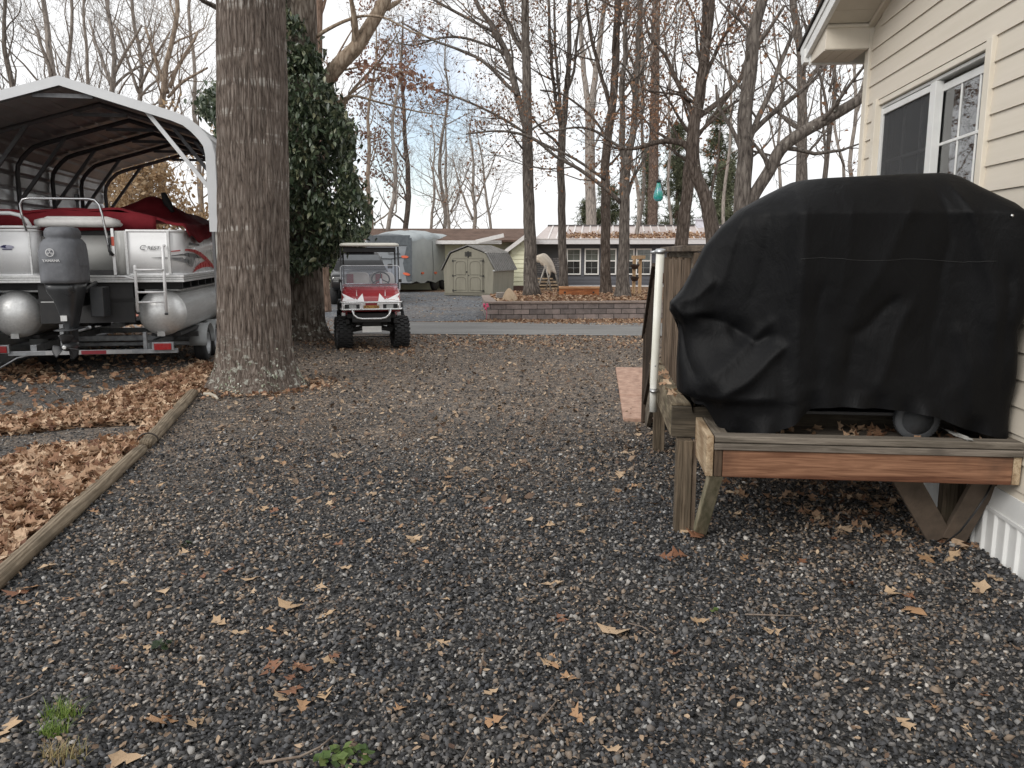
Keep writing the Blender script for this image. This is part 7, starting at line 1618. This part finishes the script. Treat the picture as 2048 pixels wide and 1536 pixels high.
# gable wing towards the camera
gx0, gx1, gy = X_(1021, 35.), X_(1071, 35.), -1.; gm = X_(1060, 35.); gz0 = Z_(502, 35.); gz1 = Z_(466, 35.)
k.prism([(gx0, 0), (gx1, 0), (gx1, gz0), (gm, gz1-.05), (gx0, gz0)], gy, Yw+2)
lapped(k, gx0, gx1, .28, gz1-.08, gy, .19, xf=lambda z: (gx0, gx1) if z < gz0 else (gx0+(gm-gx0)*(z-gz0)/(gz1-gz0), gx1-(gx1-gm)*(z-gz0)/(gz1-gz0)))
k.build('wall', M_yel, yh)
MB().box(gx0-.01, gx1, gy-.03, gy-.004, -.02, .28).build('brick_base', pm('dark_brick', (.12, .06, .045), (.08, .045, .035), scale=20), yh)
k = MB()
def slab(mb, a, b_, c_, d_, th=.09):
    mb.add([a, b_, c_, d_]+[(p[0], p[1], p[2]-th) for p in (a, b_, c_, d_)], [(0, 1, 2, 3), (7, 6, 5, 4), (0, 4, 5, 1), (1, 5, 6, 2), (2, 6, 7, 3), (3, 7, 4, 0)])
xa, xb = X_(560, ry)-1.5, X_(1062, ry)
slab(k, (xa, ey-36.-.25, ze+.02), (xb, ey-36.-.25, ze+.02), (xb, ry-36., zrg), (xa, ry-36., zrg)); slab(k, (xa, ry-36, zrg), (xb, ry-36, zrg), (xb, 9.2, ze), (xa, 9.2, ze))
slab(k, (gx0-.38, gy-.3, gz0-.10), (gm, gy-.3, gz1+.06), (gm, 4., gz1+.06), (gx0-.38, 3., gz0-.10)); slab(k, (gm, gy-.3, gz1+.06), (gx1+.04, gy-.3, gz0-.10), (gx1+.04, 3., gz0-.10), (gm, 4., gz1+.06))
k.build('roof', M_brn, yh)
k = MB(); k.box(xa, gx0-.4, ey-36.-.29, ey-36.-.25, ze-.16, ze+.0); k.bar((gx0-.40, gy-.32, gz0-.16), (gm, gy-.32, gz1), .03, .16, up=(0, 0, 1)); k.box(gx0-.42, gx0-.39, gy-.3, 2.5, gz0-.24, gz0-.08)
k.bar((gx0-1.55, ey-36.-.45, ze-.06), (gx0-.30, ey-36.-.55, ze+.22), .05, .17); k.build('fascia', pm('house_white', (.70, .68, .66), (.62, .60, .58)), yh)
MB().box(gx0-.36, gx0+.0, gy-.1, gy+1.5, gz0-.2, gz0-.17).build('soffit', M_soff, yh)
px0 = X_(722, 37.1)
pc = MB(); pc.box(px0-.12, px0+.12, Yw-.25, Yw-.02, 0, ze-.16); pc.build('porch_post', pm('house_white', (.7, .68, .66)), yh)
MB().box(px0-1.2, px0-.2, Yw-.05, Yw-.035, .2, 2.).build('door', pm('house_door_red', (.20, .07, .05)), yh)
# grey house
Yg = 40.5; g0 = at(1074, 575, Yg); gh = thing('grey_house', 'slate grey lap-sided house with white-framed windows and a leaf-strewn metal roof', 'house', (g0.x, Yg, 0), 0); Xo = g0.x
gxr = X_(1640, Yg); zb0, zb1, zt_ = Z_(583, Yg), Z_(572, Yg), Z_(487, Yg)
WX = [(1133, 1162), (1169, 1198), (1204, 1233), (1240, 1269), (1272, 1303)]; wz0, wz1 = Z_(549.5, Yg), Z_(497, Yg)
k = MB(); k.box(0, gxr, .01, 7.4, 0, zt_); 
cut = [(X_(a, Yg), X_(b_, Yg)) for a, b_ in WX]
def lap_cut(x0, x1):
    z = zb1
    while z < zt_-.02:
        a, b_ = z, min(z+.155, zt_)
        segs = [(x0, x1)]
        if b_ > wz0 and a < wz1:
            segs = []; x = x0
            for c0, c1 in cut: segs.append((x, c0)); x = c1
            segs.append((x, x1))
        for s0_, s1_ in segs: k.add([(s0_, -.03, a), (s1_, -.03, a), (s1_, -.004, b_), (s0_, -.004, b_), (s0_, .009, a), (s1_, .009, a)], [(0, 1, 2, 3), (1, 0, 4, 5)])
        z += .155
lap_cut(X_(1128, Yg), gxr)
k.build('wall', M_slate, gh)
# recessed porch wall of stone veneer at the left end
m, nt, b, o = nodes('stone_veneer'); br = N(nt, 'TexBrick'); br.inputs['Scale'].default_value = 2.6; br.inputs['Color1'].default_value = (.15, .145, .15, 1); br.inputs['Color2'].default_value = (.25, .235, .235, 1); br.inputs['Mortar'].default_value = (.06, .058, .06, 1); br.inputs['Mortar Size'].default_value = .03
t = N(nt, 'TexCoord'); mp = N(nt, 'Mapping'); mp.inputs['Rotation'].default_value = (R(90), 0, 0); L(nt, t.outputs['Object'], mp.inputs[0]); L(nt, mp.outputs[0], br.inputs['Vector']); L(nt, br.outputs[0], b.inputs['Base Color']); b.inputs['Roughness'].default_value = .9
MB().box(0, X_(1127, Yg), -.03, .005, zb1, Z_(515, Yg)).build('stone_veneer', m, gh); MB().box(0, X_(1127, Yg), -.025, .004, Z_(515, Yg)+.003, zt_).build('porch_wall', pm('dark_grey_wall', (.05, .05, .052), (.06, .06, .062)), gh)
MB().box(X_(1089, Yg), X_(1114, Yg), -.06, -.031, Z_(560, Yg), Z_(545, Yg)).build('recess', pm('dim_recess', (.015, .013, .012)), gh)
MB().box(X_(1128, Yg), gxr, -.05, -.0, zb0, zb1-.0).build('skirting_band', pm('house_cream_band', (.62, .58, .52), (.55, .51, .46)), gh); MB().box(X_(1128, Yg), gxr, -.06, -.051, zb1-.06, zb1+.03).build('skirting_trim', pm('house_white', (.7, .68, .66)), gh)
M_hw = pm('window_frame_white', (.80, .79, .76), (.74, .73, .70), rough=.4); M_hg = pm('house_glass_dark', (.018, .02, .021), (.03, .032, .033), rough=.05, spec=.9, scale=1.2); M_hg2 = pm('house_glass_pale', (.16, .17, .155), (.085, .095, .08), rough=.06, spec=.9, scale=2.2)
for i, (c0, c1) in enumerate(cut):
    zm = (wz0+wz1)/2+.04; t_ = .065; k = MB(); rect_frame(k, c0, c1, wz0, wz1, -.07, -.0, t_); k.box(c0+t_, c1-t_, -.065, -.01, zm-.03, zm+.03); wo = k.build('window', M_hw, gh, bevel=.004)
    MB().box(c0+t_, c1-t_, -.025, -.018, wz0+t_, zm-.03).build('pane', M_hg, wo); MB().box(c0+t_, c1-t_, -.028, -.021, zm+.03, wz1-t_).build('pane', M_hg2, wo)
    k = MB(); cx_ = (c0+c1)/2; k.box(cx_-.008, cx_+.008, -.034, -.029, wz0+t_, wz1-t_)
    for zz in ((wz0+zm)/2, (wz1+zm)/2): k.box(c0+t_, c1-t_, -.036, -.0291, zz-.008, zz+.008)
    k.build('glazing_bars', pm('thin_bars', (.33, .34, .33)), wo)
zr0, zr1, Yr = Z_(479, 39.8), Z_(452.5, 43.6), 43.6
xl0, xl1 = X_(1070, 39.8), X_(1095, Yr)
m, nt, b, o = nodes('mauve_roof_metal'); n = N(nt, 'TexNoise', Scale=1.1, Detail=7); L(nt, coords(nt), n.inputs['Vector']); L(nt, ramp(nt, n.outputs[0], [(.3, (.44, .37, .345)), (.7, (.54, .47, .44))]).outputs[0], b.inputs['Base Color']); b.inputs['Roughness'].default_value = .45; b.inputs['Metallic'].default_value = .15; M_grf = m
k = MB(); slab(k, (xl0, 39.8-Yg, zr0), (gxr, 39.8-Yg, zr0), (gxr, Yr-Yg, zr1), (xl1, Yr-Yg, zr1), .05); slab(k, (xl1, Yr-Yg, zr1), (gxr, Yr-Yg, zr1), (gxr, 7.9, zr0), (xl0, 7.9, zr0), .05); k.sheet([(xl0, 39.8-Yg, zr0-.01), (xl1, Yr-Yg, zr1-.01), (xl0, 7.9, zr0-.01)])
x = xl1+.3
while x < gxr: x += .40
gr_ = k.build('roof', M_grf, gh)
k = MB(); x = xl1+.3
while x < gxr: k.bar((x-.45, 39.8-Yg, zr0+.02), (x, Yr-Yg, zr1+.02), .07, .05); x += .40
k.box(xl0, gxr, 39.76-Yg, 39.9-Yg, zr0+.0, zr0+.05); k.build('roof_seams', pm('pale_seam', (.74, .70, .67), (.66, .62, .60), rough=.4, metal=.2), gr_)
MB().tube([(xl1, Yr-Yg, zr1+.03), (gxr, Yr-Yg, zr1+.03)], .06, 6).build('ridge_cap', pm('dark_ridge', (.08, .07, .068)), gr_)
vx = X_(1403, 43.2); MB().box(vx-.30, vx+.30, 2.6, 3.1, zr1-.2, zr1+.32).box(vx-.36, vx+.36, 2.5, 3.15, zr1+.321, zr1+.38).build('roof_vent', pm('vent_white', (.66, .66, .72)), gr_)
k = MB(); k.box(xl0, gxr, 39.8-Yg-.03, 39.8-Yg, zr0-.22, zr0-.02); k.box(xl0, gxr, 39.8-Yg, -.0, zr0-.22, zr0-.20); k.build('fascia', pm('house_white_fascia', (.66, .64, .64), (.60, .58, .58)), gh)
MB().tube([(X_(1131, Yg), -.09, zb1+1.0), (X_(1131, Yg), -.09, .25), (X_(1133, Yg), -.16, .12)], .06, 8).build('downspout', pm('downspout_grey', (.30, .30, .31)), gh)
P = []
for i in range(1500):
    x = rs.uniform(X_(1130, 41), X_(1420, 41)); y = abs(rs.normal(0, .33)); d_ = .5+.5*noise.noise((x*.5, 0, 2)); 
    y = .35+rs.normal(0, .5)*(.4+d_)+1.05*d_
    y = min(max(y, .1), 2.6)
    P.append((Xo+x, 39.8+y, zr0+(zr1-zr0)*y/3.8+.05))
tag(scatter('roof_leaves', SLEAF, P, np.column_stack([rs.normal(0, .5, 1500), rs.normal(0, .5, 1500), rs.uniform(0, 6, 1500)]), rs.uniform(.12, .20, 1500), M_leaf), kind='stuff')
# ---------------------------------------------------------------- raised bed
m, nt, b, o = nodes('block_wall'); br = N(nt, 'TexBrick'); br.inputs['Scale'].default_value = 1.; br.inputs['Brick Width'].default_value = .40; br.inputs['Row Height'].default_value = .135; br.inputs['Mortar Size'].default_value = .008; br.inputs['Color1'].default_value = (.19, .165, .155, 1); br.inputs['Color2'].default_value = (.34, .285, .26, 1); br.inputs['Mortar'].default_value = (.05, .044, .04, 1); br.inputs['Bias'].default_value = -.1
t = N(nt, 'TexCoord'); mp = N(nt, 'Mapping'); mp.inputs['Rotation'].default_value = (R(90), 0, 0); L(nt, t.outputs['Object'], mp.inputs[0]); L(nt, mp.outputs[0], br.inputs['Vector'])
n = N(nt, 'TexNoise', Scale=5., Detail=8, Roughness=.7); L(nt, t.outputs['Object'], n.inputs['Vector']); L(nt, mixc(nt, .8, br.outputs[0], ramp(nt, n.outputs[0], [(.3, (.5, .5, .5)), (.7, (1.35, 1.3, 1.3))]).outputs[0], 'MULTIPLY'), b.inputs['Base Color']); b.inputs['Roughness'].default_value = .92
ad = N(nt, 'Math', operation='MULTIPLY_ADD'); L(nt, br.outputs['Fac'], ad.inputs[0]); ad.inputs[1].default_value = -1.; L(nt, n.outputs[0], ad.inputs[2]); bump(nt, b, ad.outputs[0], .9, .03)
wa, wb = gnd(981, 640), gnd(1292, 637.5); dv = (wb-wa); ang = math.atan2(dv.y, dv.x); LW = dv.length+1.6; HWL = .405
rw = thing('retaining_wall', 'low three-course concrete block retaining wall holding the leaf-filled bed', 'wall', wa, ang)
k = MB(); c_ = .28
k.box(c_, LW, 0, .26, 0, HWL); k.prism([(c_, 0), (c_, .26), (.16, .42), (-.10, .32), (-.06, .16), (.06, .04)], 0, HWL, plane='xy'); k.prism([(-.10, .32), (.16, .42), (.26, 3.4), (0, 3.4)], 0, HWL, plane='xy'); k.build('block_courses', m, rw, bevel=.012)
M_cap = pm('cap_stone', (.30, .235, .20), (.22, .175, .15), rough=.9, scale=6, bmp=.3)
k = MB(); x = .2
while x < LW: k.box(x, min(x+.395, LW), -.03, .29, HWL+.002, HWL+.055); x += .40
k.prism([(.2, -.03), (.2, .29), (.17, .40), (-.13, .34), (-.09, .13), (.04, .0)], HWL+.002, HWL+.055, plane='xy'); k.prism([(-.13, .345), (.18, .405), (.29, 3.4), (-.03, 3.4)], HWL+.002, HWL+.053, plane='xy'); k.build('cap', M_cap, rw, bevel=.008)
e1 = wa+Vector((math.cos(ang), math.sin(ang), 0))*LW; nv = Vector((-math.sin(ang), math.cos(ang), 0)); c0 = wa+Vector((math.cos(ang), math.sin(ang), 0))*.2
bedp = [c0+nv*.15, e1+nv*.15, Vector((e1.x+1.0, 26.6, 0)), Vector((1.9, 26.6, 0)), Vector((.1, 25.8, 0)), c0+nv*3.4]
k = MB(); kx = len(bedp); k.add([(p.x, p.y, HWL+.02) for p in bedp]+[(p.x, p.y, -.05) for p in bedp], [tuple(range(kx))]+[(i, kx+i, kx+(i+1) % kx, (i+1) % kx) for i in range(kx)]); tag(k.build('leaf_bed_ground', M_leafground), kind='structure')
P = []; pl = [(p.x, p.y) for p in bedp]
while len(P) < 5200:
    X = rs.uniform(-1, 8); Y = rs.uniform(20, 30)
    if inpoly(X, Y, pl) and (Y < 26.5 or rs.rand() < .5): P.append((X, Y, HWL+.03))
leaves('bed_leaves', P, .08, .13, lift=.05)
# boulder and stacked stones
p0 = at(1019, 606, 20.9); p0.z = HWL+.05
k = MB(); rings = []
for i in range(15):
    t = i/14; z = -.03+.36*t; sc0 = (1-t**2.2)**.5*.5+.5*(1-t) if t < 1 else .02; rings.append([(.02+(.225*math.cos(a)+.02*noise.noise((math.cos(a)*2, math.sin(a)*2, z*6)))*max(.05, sc0)-.03*t, (.17*math.sin(a)+.02*noise.noise((math.cos(a)*2, math.sin(a)*2, z*6+9)))*max(.05, sc0), z+.02*noise.noise((math.cos(a), math.sin(a), 3))) for a in [2*math.pi*j/26 for j in range(26)]])
k.loft(rings); o = k.build('boulder', pm('tan_boulder', (.50, .38, .26), (.40, .30, .20), rough=.85, scale=7, bmp=.4, dist=.02)); o.location = p0; tag(o, 'smooth tan pointed boulder standing on the wall cap', 'boulder')
p0 = at(1002, 597, 21.9); p0.z = HWL+.07
sp_ = thing('stone_stack', 'small stack of flat grey stones behind the tan boulder', 'stones', p0)
for i in range(3): MB().loft([[(x*(1+.1*i), y, z+.055*i) for x, y in rrect(.30-.04*i, .2, .06, 4)] for z in (0, .02, .045)]).build('flat_stone', pm('grey_stone', (.33, .30, .27), (.22, .2, .18), rough=.9), sp_)
# cedar bench seen from behind
p0 = at(1158, 595, 23.6); p0.z = HWL+.02; s = pxm(23.6)
bn = thing('cedar_bench', 'low orange cedar bench back with routed lettering, standing in the leaves', 'bench', p0, R(-1.5))
WCED = wood('cedar_wood', (.46, .185, .075), (.34, .125, .048), axis=0, rough=.6, s=.7, bmp=.1, dark=(.26, .10, .042)); 
MB().box(-.59, .59, -.02, .02, .04, .225).build('back_board', WCED, bn, bevel=.006); MB().box(-.60, .60, -.04, .05, .227, .295).build('top_rail', wood('cedar_top', (.60, .36, .20), (.5, .27, .14), axis=0, rough=.6, s=.7, bmp=.1), bn, bevel=.008)
MB().box(-.59, .59, .03, .42, .05, .085).build('seat', WCED, bn, bevel=.006)
for x in (-.42, .42):
    MB().box(x-.025, x+.025, -.035, -.021, .095, .145).build('bolt_plate', M_blk, bn); MB().box(x-.03, x+.03, -.01, .40, -.03, .045).build('leg', M_blk, bn)
M_rout = pm('routed_letters', (.15, .055, .025))
text('lettering', 'WELCOME TO OUR GARDEN', .062, M_rout, bn, T(-.02, -.0215, .175, R(90), 0, 0), .001, 1.0); text('lettering', 'SIT AND REST', .062, M_rout, bn, T(-.02, -.0215, .095, R(90), 0, 0), .001, 1.0)
# canopy swing
p0 = at(1096, 592, 25.6); p0.z = HWL+.02
sw_ = thing('canopy_swing', 'garden swing with a faded cream canopy, partly behind the nearest bed oak', 'swing', p0, R(8))
M_can = pm('faded_canopy', (.58, .50, .40), (.48, .41, .33), rough=.8, scale=4, bmp=.1); M_swf = pm('swing_frame', (.38, .35, .31), (.28, .26, .23), metal=.3, rough=.5)
na = 10; A_ = [at(x, y, 25.1)-p0 for x, y in ((1064, 517), (1075, 514), (1085, 520), (1094, 529), (1102, 543))]; B_ = [at(x, y, 26.3)-p0 for x, y in ((1076, 510), (1089, 507), (1099, 515), (1107, 528), (1113, 548))]
Ri = Matrix.Rotation(-R(8), 3, 'Z'); A_, _q = smooth([Ri @ p for p in A_], [0]*5, 4); B_, _q = smooth([Ri @ p for p in B_], [0]*5, 4); n_ = len(A_)
k = MB(); k.add(A_+B_, [(i, i+1, n_+i+1, n_+i) for i in range(n_-1)], 0, True)
k.add(A_+[p+Vector((-.02, -.01, -.13-.02*(i % 3))) for i, p in enumerate(A_)], [(i, i+1, n_+i+1, n_+i) for i in range(n_-1)], 0, True); k.build('canopy', M_can, sw_, solid=.012)
k = MB()
for yy, top, foot, foot2 in ((25.1, (1091, 530), (1104, 595), (1072, 595)), (26.3, (1106, 528), (1120, 589), (1090, 589))):
    t_ = Ri @ (at(*top, yy)-p0); f1, f2 = Ri @ (at(*foot, yy)-p0), Ri @ (at(*foot2, yy)-p0); f1.z = f2.z = -.02
    k.tube([f1, t_], .024, 8); k.tube([f2, t_], .024, 8)
k.tube([Ri @ (at(1091, 530, 25.1)-p0), Ri @ (at(1106, 528, 26.3)-p0)], .022, 8); k.build('frame', M_swf, sw_)
k = MB()
for i in range(5): k.box(-.55+i*.09, -.47+i*.09, -.22, .56, .40, .42)
for i in range(4): k.box(-.60, -.58, -.22, .56, .45+i*.09, .52+i*.09)
k.build('seat', WGREY, sw_)
p0 = at(1094, 585, 28.); p0.z = HWL
pl_ = thing('timber_pile', 'low pile of weathered boards behind the canopy swing', 'timber pile', p0)
for i in range(7): k = MB(); k.bar((-.7+.05*(i % 3), .1*(i % 2), .05+.06*i), (.55-.06*i, .25+.1*(i % 2), .06+.055*i), .16, .04); k.build('board', WGREYY if i % 2 else WPALE, pl_)
# unfinished post frame with two hanging pots
p0 = at(1279, 588, 24.2); p0.z = HWL+.01; s = pxm(24.2)
pf_ = thing('post_frame', 'unfinished frame of pale new timber posts beside the flared oak', 'frame', p0)
WNEW = wood('new_pine', (.62, .44, .27), (.50, .335, .19), axis=2, rough=.7, s=.7, bmp=.1, dark=(.40, .27, .16))
MB().box(-.045, .045, -.045, .045, -.02, 72*s).build('post', WNEW, pf_, bevel=.004); MB().box(-17*s-.045, -17*s+.045, -.56, -.47, -.05, 72*s).build('post', WNEW, pf_, bevel=.004); k = MB(); k.bar((-.28, -.50, 72*s+.055), (.09, .04, 72*s+.055), .14, .1); k.build('top_beam', WNEW, pf_, bevel=.004)
for z, lab in ((60, 'upper brown planter basket fixed to the pale timber post'), (37, 'lower brown planter basket fixed to the pale timber post')):
    pp = p0+Vector((-17*s, -.66, z*s)); t = thing('planter_basket', lab, 'planter', pp, 0, 'planter baskets on the post frame'); MB().lathe([(0, -.10), (.08, -.10), (.13, 0), (.14, .02), (.12, .015), (.08, -.05), (0, -.05)], 18).build('bowl', pm('coir_brown', (.085, .05, .035), (.05, .03, .022), rough=.95, scale=30, bmp=.4), t); k = MB()
    r_ = random.Random(z)
    for i in range(14): a = r_.uniform(0, 6.3); k.tube([(0, 0, 0), (.08*math.cos(a), .08*math.sin(a), .04), (.15*math.cos(a), .15*math.sin(a), r_.uniform(-.04, .06))], .005, 4)
    k.build('dried_stems', M_blk, t)
p0 = at(972, 613, 20.2); k = MB()
for i in range(7): a = i*.9; k.lathe([(0, -.03), (.03, -.01), (.032, .012), (0, .03)], 8, M=T(.05*math.cos(a), .03*math.sin(a), .06*math.sin(i*2.1), .5*i, .3*i, 0))
k.tube([(0, 0, 0), (.02, .02, -.15), (0, .03, -p0.z)], .006, 5); o = k.build('flower', pm('bright_pink', (.75, .10, .22))); o.location = p0; tag(o, 'bright pink flower ornament at the left end of the block wall', 'ornament')
